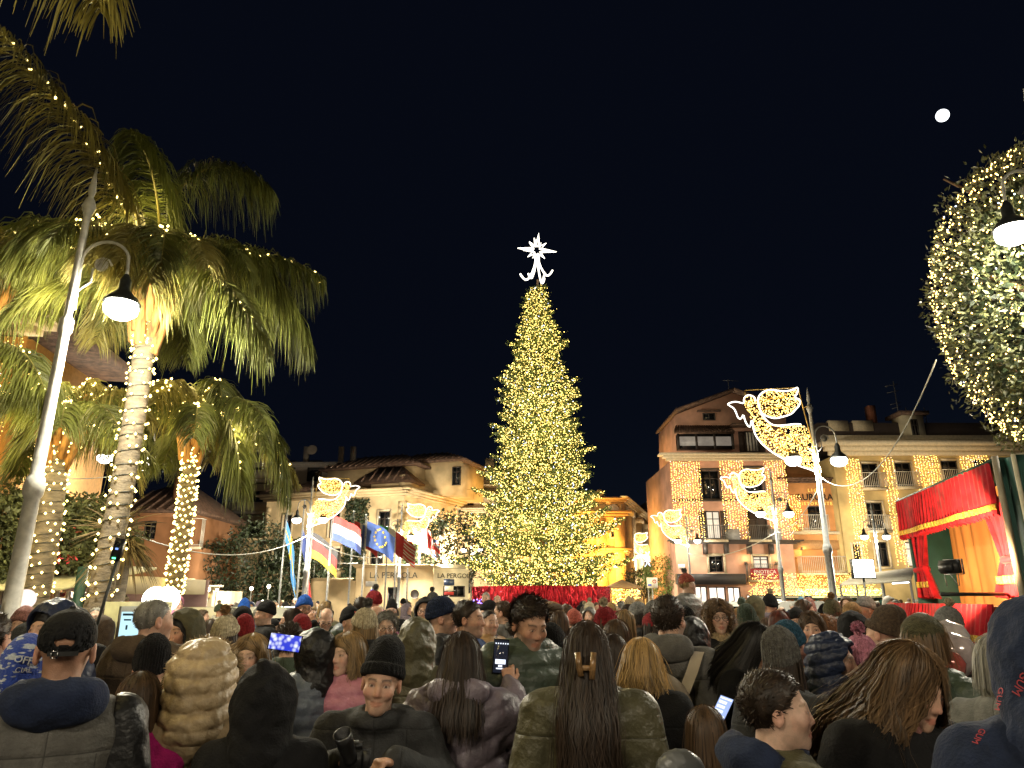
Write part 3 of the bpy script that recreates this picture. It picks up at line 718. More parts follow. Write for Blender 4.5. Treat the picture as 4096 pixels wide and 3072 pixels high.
class Facade:
    def __init__(s, t, O, e):
        s.t = t; e = Vector((e[0], e[1], 0)).normalized(); s.e = e; s.n = Vector((e.y, -e.x, 0)); s.O = Vector((O[0], O[1], 0))
    def q(s, x, y):
        P = at_plane(x, y, s.O, s.n); return (P - s.O).dot(s.e), P.z
    def rect(s, x0, y0, x1, y1):
        a, zt = s.q(x0, y0); b, _ = s.q(x1, y0); _, zb = s.q((x0 + x1) / 2, y1); return (a, b, zb, zt)
    def bx(s, s0, s1, d0, d1, z0, z1): return fbox(s.O, s.e, s.n, s0, s1, d0, d1, z0, z1)
    def pt(s, a, d, z): return Vector((s.O.x + s.e.x * a + s.n.x * d, s.O.y + s.e.y * a + s.n.y * d, z))
    def box(s, name, s0, s1, d0, d1, z0, z1, m, parent=None): return obj(name, s.bx(s0, s1, d0, d1, z0, z1), m, parent or s.t)
    def wall(s, s0, s1, z0, z1, ops, m, depth=8.0, reveal=.2, name='wall', body=True):
        ss = sorted({s0, s1, *[v for o in ops for v in o[:2] if s0 < v < s1]}); zs = sorted({z0, z1, *[v for o in ops for v in o[2:4] if z0 < v < z1]})
        V, F = [], []
        def quad(p): i = len(V); V.extend([tuple(x) for x in p]); F.append([i, i + 1, i + 2, i + 3])
        for i in range(len(ss) - 1):
            for j in range(len(zs) - 1):
                cs, cz = (ss[i] + ss[i + 1]) / 2, (zs[j] + zs[j + 1]) / 2
                if any(o[0] < cs < o[1] and o[2] < cz < o[3] for o in ops): continue
                quad([s.pt(ss[i], 0, zs[j]), s.pt(ss[i + 1], 0, zs[j]), s.pt(ss[i + 1], 0, zs[j + 1]), s.pt(ss[i], 0, zs[j + 1])])
        for a, b, c, d in [o[:4] for o in ops]:
            for (p, q) in (((a, c), (b, c)), ((b, c), (b, d)), ((b, d), (a, d)), ((a, d), (a, c))):
                quad([s.pt(p[0], 0, p[1]), s.pt(p[0], -reveal, p[1]), s.pt(q[0], -reveal, q[1]), s.pt(q[0], 0, q[1])])
        w = obj(name, (np.array(V), [np.array(F)]), m, s.t)
        if body: s.box('rear_block', s0 + .003, s1 - .003, -depth, -reveal - .04, z0, z1 - .004, m)
        return w
    def window(s, o, pane=None, frame=None, trim=None, nv=2, nh=2, shutters=None, d=-.12, t=.07):
        a, b, c, z = o[:4]; frame = frame or WFRAME; B = []
        for x0, x1, y0, y1 in ((a, a + t, c, z), (b - t, b, c, z), (a + t, b - t, c, c + t), (a + t, b - t, z - t, z)): B.append(s.bx(x0, x1, d - .04, d + .05, y0, y1))
        for k in range(1, nv): x = a + (b - a) * k / nv; B.append(s.bx(x - .03, x + .03, d - .035, d + .04, c + t, z - t))
        for k in range(1, nh): y = c + (z - c) * (.72 if nh == 2 else k / nh); B.append(s.bx(a + t, b - t, d - .032, d + .03, y - .025, y + .025))
        w = obj('window', cat(B), frame, s.t)
        obj('pane', s.bx(a + t * .5, b - t * .5, d - .03, d - .015, c + t * .5, z - t * .5), pane or GLASS, w)
        if trim:
            k = .14
            obj('surround', cat([s.bx(a - k, a - .002, .003, .06, c - .05, z + k), s.bx(b + .002, b + k, .003, .06, c - .05, z + k), s.bx(a, b, .003, .055, z + .002, z + k), s.bx(a - k - .05, b + k + .05, .003, .10, c - .14, c - .05)]), trim, w)
        if shutters:
            ww = (b - a) * .5
            for x0, x1 in ((a - ww, a - .01), (b + .01, b + ww)):
                sl = [s.bx(x0, x1, .004, .03, c, z)] + [s.bx(x0 + .05, x1 - .05, .03, .05, c + .06 + i * .12, c + .13 + i * .12) for i in range(int((z - c - .15) / .12))]
                obj('shutter', cat(sl), shutters, w)
        return w
    def balcony(s, s0, s1, z, dep=.7, h=1.0, m=None, slab=None, step=.12):
        m = m or RAILM; b = s.box('balcony', s0, s1, .004, dep, z - .14, z, slab or WTRIM)
        n = int((s1 - s0) / step); B = [s.bx(s0, s1, dep - .06, dep - .02, z + h - .04, z + h), s.bx(s0, s1, dep - .055, dep - .025, z + .08, z + .11)]
        for k in range(n + 1): x = s0 + (s1 - s0) * k / n; B.append(s.bx(x - .011, x + .011, dep - .05, dep - .03, z + .004, z + h - .02))
        for x in (s0 + .02, s1 - .02):
            B.append(s.bx(x - .015, x + .015, .01, dep - .06, z + h - .04, z + h - .002))
            for k in range(1, 5): B.append(s.bx(x - .011, x + .011, dep * k / 5 - .01, dep * k / 5 + .01, z + .004, z + h - .03))
        obj('railing', cat(B), m, b); return b
    def cornice(s, s0, s1, z, m, out=.5, h=.45, name='cornice'):
        return obj(name, cat([s.bx(s0 - out * k, s1 + out * k, .002, out * k, z + h * (i / 3), z + h * ((i + 1) / 3) - .002) for i, k in enumerate((.35, .65, 1.0))]), m, s.t)
    def curtain(s, rects, label, dens=15, glow=True, m=None, r=None, d=.12, bs=.027, warm=(1, .60, .24), pw=2.5):
        r = r or np.random.default_rng(int(abs(rects[0][0] * 1000)) % 9999)
        C, W = [], []
        for a, b, c, z in rects:
            n = max(2, int((b - a) / .17))
            for k in range(n + 1):
                x = a + (b - a) * k / n; L = (z - c) * r.uniform(.93, 1.0); nb = int(L * dens / 1.55)
                zz = z - np.linspace(0, L, nb) - r.uniform(0, .1, nb)
                for q in zz: C.append(s.pt(x + r.normal(0, .025), d + r.normal(0, .02), q))
                W.append(tube([s.pt(x, d, z), s.pt(x + r.normal(0, .02), d, z - L)], .006, 3, caps=False))
            W.append(tube([s.pt(a, d, z + .02), s.pt(b, d, z + .02)], .015, 4))
        t = thing('light_curtain', label, 'light curtain', (0, 0, 0), 0, 'curtains of fairy lights on the house fronts')
        C = np.array([tuple(c) for c in C]); cl = r.uniform(size=len(C)) < .14
        tag(obj('fairy_lights', octas(C[~cl], r.uniform(bs * .7, bs * 1.15, (~cl).sum())), m or BULB, t), kind='stuff')
        tag(obj('pale_fairy_lights', octas(C[cl], bs * .9), emis('pale_bulb', (1, .8, .6), 6), t), kind='stuff')
        tag(obj('light_wire', cat(W), WIRE, t), kind='stuff')
        if glow:
            for a, b, c, z in rects:
                k = max(1, int((z - c) / 2.2))
                for i in range(k): plight('fairy_glow', s.pt((a + b) / 2, d + 1.2, c + (z - c) * (i + .5) / k), pw * (b - a) * (z - c) / k, warm, t, .35)
        return t
k4 = lambda x, y: (2600 + .6028 * x, 1450 + .6028 * y)
k5 = lambda x, y: (3200 + .6328 * x, 1450 + .6328 * y)
kA = lambda x, y: (850 + .4747 * x, 1700 + .4747 * y)
def RR(f, k, x0, y0, x1, y1): return f.rect(*k(x0, y0), *k(x1, y1))
# --- pink corner house with the wine shop
YB = 48.0
t = thing('corner_house', 'pink house with light curtains, ENOTECA banner and glazed attic', 'building')
f = Facade(t, (0, YB), (1, 0))
s0, zE = f.q(*k4(130, 655)); s1, _ = f.q(*k4(890, 655)); s1 = f.q(*k4(925, 1000))[0]
zBelt = f.q(*k4(500, 1195))[1]; zShop = f.q(*k4(400, 1405))[1]
wins = [RR(f, k4, 335, 715, 455, 908), RR(f, k4, 368, 985, 462, 1172), RR(f, k4, 640, 985, 772, 1180), RR(f, k4, 618, 700, 740, 905), RR(f, k4, 388, 1282, 484, 1392), RR(f, k4, 682, 1285, 784, 1368)]
shops = [RR(f, k4, 296, 1484, 378, 1700), RR(f, k4, 388, 1488, 500, 1700), RR(f, k4, 512, 1490, 598, 1700), RR(f, k4, 640, 1540, 880, 1700)]
shops = [(a, b, .05, z) for a, b, c, z in shops]
f.wall(s0, s1, 0, zE, wins + shops, PINK, 9)
f.window(wins[0], trim=WFRAME); f.window(wins[1], pane=GLASS_L, shutters=SHUT, nh=2); f.window(wins[2], pane=SHUT); f.window(wins[3], trim=WFRAME); f.window(wins[4], trim=WTRIM); f.window(wins[5], pane=GLASS_L, trim=WTRIM)
for i, o in enumerate(shops): f.window(o, pane=SHOP_W, nv=2 if i < 3 else 3, nh=1)
f.cornice(s0, s1, zE, WTRIM, .8, .45)
f.cornice(s0, s1, zBelt - .1, WFRAME, .55, .25, 'ledge')
f.box('belt', s0, s1, .003, .08, f.q(*k4(500, 920))[1], f.q(*k4(500, 908))[1], WFRAME)
for x in (360, 500, 650, 795):
    a, _ = f.q(*k4(x, 1230)); f.box('bracket', a - .12, a + .12, .003, .45, zBelt - .75, zBelt - .12, WFRAME)
a, b, c, z = RR(f, k4, 165, 1405, 605, 1478)
obj('awning', cat([f.bx(a, b, .01, .9, c + .05, z)]), mat('awning_black', (.03, .025, .025), .6), t)
a, b, c, z = RR(f, k4, 648, 1370, 835, 1442)
f.balcony(a - .15, b + .15, c, .5, 1.0, RAILM)
bn = f.box('banner', a, b, .52, .55, c, z, mat('banner_red', (.33, .02, .025), .7))
BW = mat('letter_white', (.8, .76, .7), .6)
text_obj('lettering', 'ENOTECA', (z - c) * .46, BW, bn, f.pt((a + b) / 2, .555, c + (z - c) * .56), f.e, extrude=.004)
text_obj('lettering', 'Italian Wine Selection', (z - c) * .19, BW, bn, f.pt((a + b) / 2, .555, c + (z - c) * .38), f.e, extrude=.004)
text_obj('lettering', 'WINE SHOP AL 1° PIANO', (z - c) * .20, BW, bn, f.pt((a + b) / 2, .555, c + (z - c) * .1), f.e, extrude=.004)
for x in (635, 838):
    a, z = f.q(*k4(x, 1330)); sc_ = f.box('wall_sconce', a - .08, a + .08, .01, .14, z - .12, z + .08, WFRAME)
    plight('sconce_light', f.pt(a, .28, z + .25), 14, (1, .62, .26), sc_, .05)
a, b, c, z = RR(f, k4, 186, 1338, 230, 1368); f.box('street_plate', a, b, .005, .03, c, z, BW)
for x in (545, 820):
    a, z = f.q(*k4(x, 1165)); f.box('air_conditioner', a - .4, a + .4, .05, .45, zBelt + .16, zBelt + .85, mat('ac_grey', (.35, .34, .32), .5))
for x0, x1 in ((345, 500), (640, 785)):
    a = f.q(*k4(x0, 1150))[0]; b = f.q(*k4(x1, 1150))[0]; f.balcony(a, b, zBelt + .15, .6, .95, RAILM)
# attic
g = Facade(t, (0, YB + 2.2), (1, 0))
A = [g.q(*k4(x, y)) for x, y in ((178, 600), (900, 600), (900, 330), (545, 202), (175, 345))]
A[0] = (A[0][0], zE - .2); A[1] = (A[1][0], zE - .2)
obj('attic', poly_extrude(A, g.O, g.e, (0, 0, 1), g.n, 6.5), PINK, t)
a1, z1 = g.q(*k4(160, 335)); a2, z2 = g.q(*k4(545, 196)); a3, z3 = g.q(*k4(915, 325))
for (p, q_) in (((a1, z1), (a2, z2)), ((a2, z2), (a3, z3))):
    pr4 = [p, q_, (q_[0], q_[1] + .2), (p[0], p[1] + .2)]
    obj('roof', poly_extrude(pr4, g.pt(0, .5, 0), g.e, (0, 0, 1), g.n, 7.4), TILE, t)
a, b, c, z = RR(g, k4, 347, 338, 428, 385); g.window((a, b, c, z), d=.06, nv=2, nh=1)
g.box('hood_mould', a - .4, b + .4, .01, .3, z + .1, z + .18, TILE)
a, b, c, z = RR(g, k4, 165, 492, 520, 592); g.box('loggia_glass', a, b, .25, .9, c, z, GLASS)
for i in range(4): g.box('loggia_post', a + (b - a) * i / 3 - .08, a + (b - a) * i / 3 + .08, .9, .96, c, z, WFRAME)
rg = g.box('loggia_lit_room', a + .1, a + (b - a) * .97, .905, .92, c + .25, z - .2, mat('room_glow', (.2, .2, .2), .4, emit=(.9, .75, .6), estr=.16, var=.5, scale=1.5))
P0, P1 = g.q(*k4(135, 488)), g.q(*k4(525, 488)); P2 = g.q(*k4(515, 420)); P3 = g.q(*k4(175, 425))
Vr = [g.pt(P0[0], 1.3, P0[1]), g.pt(P1[0], 1.3, P1[1]), g.pt(P2[0], .02, P2[1]), g.pt(P3[0], .02, P3[1])]
Vr = Vr + [v - Vector((0, 0, .12)) for v in Vr]
obj('loggia_roof', (np.array([tuple(v) for v in Vr]), [np.array([[0, 1, 2, 3], [7, 6, 5, 4], [0, 4, 5, 1], [1, 5, 6, 2], [3, 7, 4, 0]])]), TILE, t)
rows = [tube([g.pt(P0[0] + (P1[0] - P0[0]) * k / 22, 1.32, P0[1] + .05), g.pt(P3[0] + (P2[0] - P3[0]) * k / 22, .05, P3[1] + .05)], .05, 5) for k in range(23)]
obj('roof_tile_rows', cat(rows), TILE, t)
a, b, c, z = RR(g, k4, 625, 458, 710, 595); w = g.window((a, b, c, z), pane=BW, d=.06, shutters=SHUT, nv=4, nh=1)
a, b, c, z = RR(g, k4, 520, 385, 760, 432); g.box('eave', a, b, .01, .8, c, c + .15, TILE)
tag(obj('aerial', cat([tube([g.pt(a2 + .1, -1, z2), g.pt(a2 + .1, -1, z2 + 1.3)], .025, 5), tube([g.pt(a2 - .3, -1, z2 + 1.2), g.pt(a2 + .9, -1, z2 + 1.15)], .015, 4)]), RAILM, t))
f.curtain([RR(f, k4, 135, 658, 322, 1192)], 'wide curtain of warm lights at the left corner of the pink house', 15)
f.curtain([RR(f, k4, 460, 648, 606, 1188)], 'curtain of warm lights between the windows of the pink house', 15)
f.curtain([RR(f, k4, 752, 640, 885, 1190)], 'curtain of warm lights at the right end of the pink house', 15)
# --- orange restaurant
t = thing('restaurant_house', 'low orange restaurant with AURORA sign and white railed balcony', 'building')
f = Facade(t, (0, YB + .4), (1, 0))
sa = s1 + .02; sb = f.q(*k4(1300, 900))[0]; zt = f.q(*k4(1100, 800))[1]
o1 = RR(f, k4, 1042, 952, 1160, 1115); o2 = RR(f, k4, 1000, 1215, 1310, 1400); o3 = RR(f, k4, 640, 1565, 1300, 1800)
o3 = (sa + .2, sb - .1, .1, o3[3])
f.wall(sa, sb, 0, zt, [o1, o2, o3], ORANGE, 9, .25)
f.window(o1, trim=None)
dm = f.box('recess_wall', o2[0], o2[1], -1.4, -1.3, o2[2], o2[3], ORANGE)
iw = RR(f, k4, 1062, 1240, 1196, 1400); f.window((iw[0], iw[1], o2[2], iw[3]), d=-1.1, pane=mat('iws_pane', (.05, .05, .05), .2, emit=(1, .9, .8), estr=.08), nh=1)
text_obj('lettering', 'IWS', .55, BW, t, f.pt((iw[0] + iw[1]) / 2 + .3, -1.0, iw[3] - .62), f.e, extrude=.005)
text_obj('lettering', 'ENOTECA\nWINE SHOP', .22, BW, t, f.pt(iw[0] + .4, -1.0, iw[3] - .35), f.e, extrude=.005)
f.balcony(*[RR(f, k4, 990, 1118, 1170, 1118)[i] for i in (0, 1)], o1[2], .6, 1.0, RAILW)
f.balcony(RR(f, k4, 982, 1400, 1318, 1400)[0], RR(f, k4, 982, 1400, 1318, 1400)[1], o2[2] + .02, .9, 1.05, RAILW)
f.cornice(sa, sb, zt, TILE, .6, .3, 'roof_edge'); f.box('terrace_wall', sa, sb, -2.0, -1.7, zt + .3, zt + 1.5, ORANGE)
zl = f.q(*k4(1100, 1130))[1]; f.box('ledge', sa, sb, .003, .5, zl - .12, zl + .06, WTRIM)
zl2 = f.q(*k4(1100, 1180))[1]; f.box('fascia', sa, sb, .003, .15, zl2 - .6, zl2, mat('fascia_tan', (.40, .22, .09), .7))
a, z = f.q(*k4(1092, 915)); GOLDL = mat('gold_letter', (.8, .5, .12), .4, .3, emit=(1, .6, .12), estr=.9)
text_obj('lettering', 'AURORA', .62, mat('black_letter', (.02, .015, .01), .5), t, f.pt(a, .06, z), f.e, extrude=.03)
text_obj('lettering', 'LIGHT', .30, GOLDL, t, f.pt(a + .2, .06, z + .58), f.e, extrude=.02, spacing=1.6); text_obj('lettering', 'RISTORANTE', .30, GOLDL, t, f.pt(a, .06, z - .32), f.e, extrude=.02, spacing=1.4)
for x, y in ((1000, 1235), (1285, 1235), (1330, 1320)):
    a, z = f.q(*k4(x, y)); lm = f.box('wall_sconce', a - .07, a + .07, .02, .16, z - .1, z + .08, WFRAME); plight('sconce_light', f.pt(a, .35, z - .2), 22, (1, .6, .22), lm, .06)
f.curtain([RR(f, k4, 1212, 868, 1290, 1115)], 'narrow curtain of warm lights on the orange restaurant', 15)
f.curtain([RR(f, k4, 902, 880, 985, 1115)], 'narrow curtain of warm lights beside the AURORA sign', 15)
# lit green shopfront canopy below
t2 = thing('shop_canopy', 'green shop canopy heaped with fairy lights below the orange restaurant', 'canopy')
GREEN = mat('green_paint', (.015, .06, .045), .5)
cy0, cz0 = f.q(*k4(640, 1560)); cy1, _ = f.q(*k4(1460, 1560)); zc = cz0
obj('canopy_beam', cat([f.bx(cy0, cy1, .6, 1.6, zc - .1, zc + .12), f.bx(cy0, cy1, .7, 1.5, zc - .5, zc - .3)] + [f.bx(cy0 + (cy1 - cy0) * k / 6 - .1, cy0 + (cy1 - cy0) * k / 6 + .1, 1.3, 1.5, .0, zc - .11) for k in range(7)]), GREEN, t2)
obj('cream_strip', f.bx(cy0, cy1, 1.61, 1.64, zc - .02, zc + .06), CREAM, t2)
for k in range(6):
    a = cy0 + (cy1 - cy0) * (k + .12) / 6; b = cy0 + (cy1 - cy0) * (k + .88) / 6
    obj('shop_window', f.bx(a, b, .9, .95, .6, zc - .52), mat('shop_red%d' % (k % 2), ((.4, .08, .06), (.5, .45, .4))[k % 2], .5, emit=((1, .25, .16), (1, .8, .6))[k % 2], estr=.5, var=.5, scale=2), t2)
r = np.random.default_rng(8)
n = 1300; C = np.stack([r.uniform(cy0, cy1, n), r.uniform(.5, 1.6, n), zc + .15 + r.uniform(0, 1, n) ** 1.4 * 1.35], 1)
C = np.array([tuple(f.pt(a, d, z)) for a, d, z in C]); tag(obj('fairy_lights', octas(C, .02), BULB, t2), kind='stuff')
n = 900; C = np.stack([r.uniform(f.q(*k4(920, 1540))[0], cy1, n), r.uniform(1.0, 1.7, n), zc + .12 + r.uniform(0, .42, n)], 1)
C = np.array([tuple(f.pt(a, d, z)) for a, d, z in C]); tag(obj('yellow_fairy_lights', octas(C, .026), emis('yellow_bulb', (1, .78, .16), 7), t2), kind='stuff')
tag(obj('garland', leaf_cloud(C + r.normal(0, .1, C.shape), .12, r), LEAF2, t2), kind='stuff')
plight('fairy_glow', f.pt((cy0 + cy1) / 2, 2.2, zc + .4), 110, (1, .75, .3), t2, .6)
# --- yellow balconied house
t = thing('balconied_house', 'yellow house with light curtains and iron balconies behind the puppet theatre', 'building')
f = Facade(t, (0, YB - .5), (1, 0))
s0, zE = f.q(*k5(205, 590)); s1_, _ = f.q(*k5(1190, 590)); s1_ += 9
wins = [RR(f, k5, *q) for q in ((385, 638, 487, 790), (595, 632, 697, 785), (885, 620, 992, 770), (415, 885, 515, 1058), (628, 878, 728, 1050), (468, 1135, 548, 1290), (660, 1135, 740, 1290), (330, 1150, 375, 1260), (1090, 612, 1190, 770))]
f.wall(s0, s1_, 0, zE, wins, YELLOW, 9)
for i, o in enumerate(wins): f.window(o, trim=WTRIM, pane=GLASS_L if i in (6,) else GLASS)
f.cornice(s0, s1_, zE, WTRIM, .9, .9)
for x0, x1, y in ((378, 528, 798), (586, 738, 792), (885, 1022, 778), (404, 552, 1066), (620, 768, 1060)):
    a = f.q(*k5(x0, y))[0]; b, z = f.q(*k5(x1, y)); f.balcony(a, b, z, .7, 1.0, RAILW)
f.box('parapet', s0, s1_, -.9, -.3, zE + .9, zE + 1.5, WTRIM)
a, zr = f.q(*k5(500, 425)); f.box('roof', s0 - .2, s1_, -6, -1.2, zE + .9, zE + 2.6, mat('dark_roof', (.05, .035, .03), .8))
a, b, c, z = RR(f, k5, 690, 425, 825, 500); f.box('dormer', a, b, -2, -.6, zE + .9, zE + 3.0, CREAM); f.window((a + .5, b - .5, zE + 1.2, zE + 2.7), d=-.55)
f.box('dormer_roof', a - .3, b + .3, -2.3, -.3, zE + 3.0, zE + 3.25, TILE)
for x in (300, 460):
    a = f.q(*k5(x, 440))[0]; f.box('skylight', a - .7, a + .7, -1.6, -1.15, zE + 2.0, zE + 2.75, WTRIM)
a = f.q(*k5(588, 400))[0]; f.box('chimney', a - .25, a + .25, -3, -2.4, zE + 2.4, zE + 4.2, mat('chimney_red', (.25, .09, .05), .8))
ae = []
for x in (790, 845, 970):
    a = f.q(*k5(x, 400))[0]; h = 6.2 if x == 790 else 4.2; ae.append(tube([f.pt(a, -3, zE + 2.4), f.pt(a, -3, zE + h)], .03, 5))
    if x == 790:
        for i, zz in enumerate((.2, .7, 1.6, 1.9)): ae.append(tube([f.pt(a - .7 + .1 * i, -3, zE + h - zz - .2), f.pt(a + .3, -3, zE + h - zz)], .025, 4))
obj('aerial', cat(ae), RAILM, t)
def strip(x0, x1, yt, yb): a, b, c, z = f.rect(*k5(x0, yt), *k5(x1, yb)); return (a, b, f.q(*k5((x0 + x1) / 2, yb))[1], z)
f.curtain([strip(277, 362, 608, 1140)], 'tall strip of warm lights at the left edge of the yellow house', 17, pw=5)
f.curtain([strip(512, 574, 600, 1290)], 'long narrow strip of warm lights between the yellow house balconies', 17, pw=5)
f.curtain([strip(716, 856, 590, 860)], 'broad panel of warm lights above the theatre valance', 17, pw=5)
f.curtain([strip(1006, 1172, 588, 800)], 'panel of warm lights beside the clipped tree', 17, pw=5)
a = f.q(*k5(318, 1100))[0]
f.curtain([(a + .15, a + .9, f.q(*k5(405, 1320))[1], f.q(*k5(385, 1130))[1])], 'short strip of warm lights low on the yellow house', 17, pw=5)
# --- cafe parasols and canopies by the theatre
t = thing('cafe_canopy', 'pale fabric cafe canopy behind the puppet theatre', 'canopy')
CAN = mat('canvas_cream', (.55, .52, .42), .8, var=.08, bump=.05)
Yc = 24.0; P = [at(3360, 2335, Yc), at(3640, 2318, Yc), at(3660, 2268, Yc + 5), at(3420, 2300, Yc + 5)]
V = [tuple(p) for p in P] + [(p.x, p.y, p.z - .07) for p in P]
obj('canopy_cloth', (np.array(V), [np.array([[0, 1, 2, 3], [7, 6, 5, 4], [0, 4, 5, 1], [1, 5, 6, 2], [2, 6, 7, 3], [3, 7, 4, 0]])]), CAN, t)
for p in P: obj('pole', tube([(p.x, p.y, 0), (p.x, p.y, p.z - .02)], .04, 8), RAILM, t)
obj('tube_light', tube([at(3570, 2333, Yc + .5), at(3640, 2328, Yc + .5)], .03, 6), emis('tube_white', (.9, .95, 1), 5), t)
pq = at(3455, 2275, 21.0)
t = thing('floodlight', 'dazzling white floodlight on a stand in front of the cafe canopy', 'floodlight', (pq.x, pq.y, 0))
obj('stand', tube([(0, .1, 0), (0, .1, pq.z)], .03, 8), DARKIRON, t); obj('case', box(-.32, .32, 0, .14, pq.z - .27, pq.z + .27), DARKIRON, t)
lp = obj('lamp_face', box(-.29, .29, -.02, -.004, pq.z - .24, pq.z + .24), emis('flood_face', (1, .95, .85), 12, False), t); plight('flood_light', (0, -.25, pq.z), 700, (1, .9, .75), t, .25, 140, (-.2, -1, -.25), .8)
# --- church
Yc = 58.0
t = thing('church', 'orange lit church front with bell gable, partly behind the Christmas tree', 'church')
f = Facade(t, (0, Yc), (1, 0))
kB = lambda x, y: (1800 + .4823 * x, 1650 + .4823 * y)
s0, z0 = f.q(*kB(560, 760)); s1c, zE = f.q(*kB(1420, 760))
ops = [RR(f, kB, 1335, 985, 1380, 1030), RR(f, kB, 1118, 960, 1210, 1010), RR(f, kB, 880, 880, 960, 1010), RR(f, kB, 1115, 1250, 1250, 1450)]
ops[3] = (ops[3][0], ops[3][1], .05, ops[3][3])
f.wall(s0, s1c, 0, zE, ops, CHURCH, 16)
for o in ops: f.window(o, trim=WTRIM)
zc1 = f.q(*kB(1300, 880))[1]; f.cornice(s0, s1c, zc1, CHURCH, .7, .6); f.cornice(s0, s1c, zE, CHURCH, .6, .5)
zc2 = f.q(*kB(1300, 1180))[1]; f.cornice(s0, s1c, zc2, CHURCH, .6, .5, 'string_course')
for x in (1250, 1400, 1080, 900, 720):
    a = f.q(*kB(x, 1000))[0]; f.box('pilaster', a - .4, a + .4, .004, .3, 0, zc1, CHURCH)
G = [f.q(*kB(x, y)) for x, y in ((1060, 700), (1240, 690), (1260, 760), (860, 770), (880, 700))]
gab = [f.q(*kB(x, y)) for x, y in ((870, 765), (1270, 765), (1240, 680), (1180, 675), (1060, 690), (940, 640), (880, 700))]
obj('gable', poly_extrude([(a, max(z, zE + .1)) for a, z in gab], f.pt(0, -.1, 0), f.e, (0, 0, 1), f.n, .8), CHURCH, t)
orn = [uvsphere(f.pt(*[(f.q(*kB(x, y))[0], 0, f.q(*kB(x, y))[1])][0]), .35, 10, 8) for x, y in ((1240, 672), (1315, 745))]
obj('finial', cat(orn), CHURCH, t, True)
obj('crest', xform(lathe([(0, 0), (.5, 0), (.62, .06), (.5, .14), (0, .2)], 16), Matrix.Translation(f.pt(f.q(*kB(1350, 830))[0], .02, f.q(*kB(1350, 815))[1])) @ Matrix.Rotation(R(90), 4, 'X')), WTRIM, t, True)
# receding side wall
e2 = at(*kB(1800, 925), 96.0); pA = f.pt(s1c, 0, 0); ex = Vector((at(2668, 2110, 92).x - pA.x, 92 - Yc, 0))
g = Facade(t, (pA.x + .02, pA.y + .02), (ex.x, ex.y)); Ls = ex.length
wl = g.wall(0, Ls, 0, zE + .2, [], OCHRE, 1.0, name='side_wall')
for k in range(6):
    a = Ls * (k + .35) / 6; g.box('buttress', a - .5, a + .5, .004, .5, 0, zE - .8, OCHRE2); g.box('buttress_cap', a - .6, a + .6, .004, .7, zE - .8, zE - .3, OCHRE2)
g.cornice(0, Ls, zE + .2, OCHRE2, .6, .4, 'eave'); zz = zc2; g.cornice(0, Ls, zz, OCHRE2, .4, .3, 'string_course')
for k in range(3): plight('uplight', g.pt(Ls * (.18 + .3 * k), 1.8, 1.6), 260, (1, .6, .2), t, .2)
for x, y, pw in ((1350, 1120, 1000), (1180, 1240, 1000), (1050, 950, 900), (900, 1100, 900)):
    a, z = f.q(*kB(x, y)); plight('uplight', f.pt(a, 2.2, z - .6), pw, (1, .58, .12), t, .25)
# --- house left of the tree with curtain of lights
t = thing('far_house', 'ochre house behind the lower left branches of the Christmas tree', 'building')
f = Facade(t, (0, 61), (1, 0))
s0, zE = f.q(*kA(1880, 550)); s1d = f.q(*kA(2700, 550))[0]
wins = [RR(f, kA, 2035, 595, 2102, 678), RR(f, kA, 2135, 592, 2202, 678), RR(f, kA, 2100, 1300, 2200, 1420)]
f.wall(s0, s1d, 0, zE, wins, OCHRE2, 8)
for o in wins: f.window(o, shutters=None)
f.cornice(s0, s1d, zE, OCHRE, .5, .5); f.box('parapet', s0, s1d, -.8, -.2, zE + .5, zE + 1.4, OCHRE2)
zz = f.q(*kA(2100, 740))[1]; f.cornice(s0, s1d, zz, WTRIM, .5, .4, 'string_course')
a, z = f.q(*kA(2068, 585)); f.box('window_canopy', a - 1.6, a + 4.4, .01, .9, wins[0][3] + .1, wins[0][3] + .2, TILE)
f.box('chimney', f.q(*kA(2330, 450))[0] - .4, f.q(*kA(2330, 450))[0] + .4, -2, -1, zE + .5, zE + 3.0, OCHRE)
f.curtain([RR(f, kA, 2025, 765, 2260, 990)], 'golden curtain of lights left of the Christmas tree trunk', 13, pw=16, m=BULB_T)
f.curtain([RR(f, kA, 2330, 1000, 2560, 1240)], 'golden curtain of lights seen through the Christmas tree', 13, pw=16, m=BULB_T)
# --- large ochre hotel with ivy column
t = thing('hotel', 'large ochre hotel with hipped tile roofs and ivy column behind the flags', 'building')
C0 = Vector((-7.54, 50.0, 0)); CL = Vector((-18.4, 53.6, 0)); CR = Vector((-4.4, 57.2, 0)); zE = 8.8
f = Facade(t, CL, C0 - CL); Lf = (C0 - CL).length
g = Facade(t, C0 + Vector((.01, .01, 0)), CR - C0); Lg = (CR - C0).length
wf = [RR(f, kA, 602, 757, 670, 925), RR(f, kA, 990, 742, 1076, 960), RR(f, kA, 1402, 728, 1498, 950), RR(f, kA, 512, 1055, 665, 1200), RR(f, kA, 958, 1042, 1078, 1212), RR(f, kA, 1330, 1050, 1440, 1190)]
wg = [RR(g, kA, 1906, 792, 1950, 925)]
f.wall(0, Lf, 0, zE, wf, OCHRE, 6.0); g.wall(0, Lg, 0, zE, wg, OCHRE, .6)
for o in wf: f.window(o, trim=WTRIM, nh=2)
for o in wg: g.window(o, trim=WTRIM)
f.cornice(0, Lf, zE, OCHRE2, .6, .5); g.cornice(0, Lg, zE, OCHRE2, .6, .5)
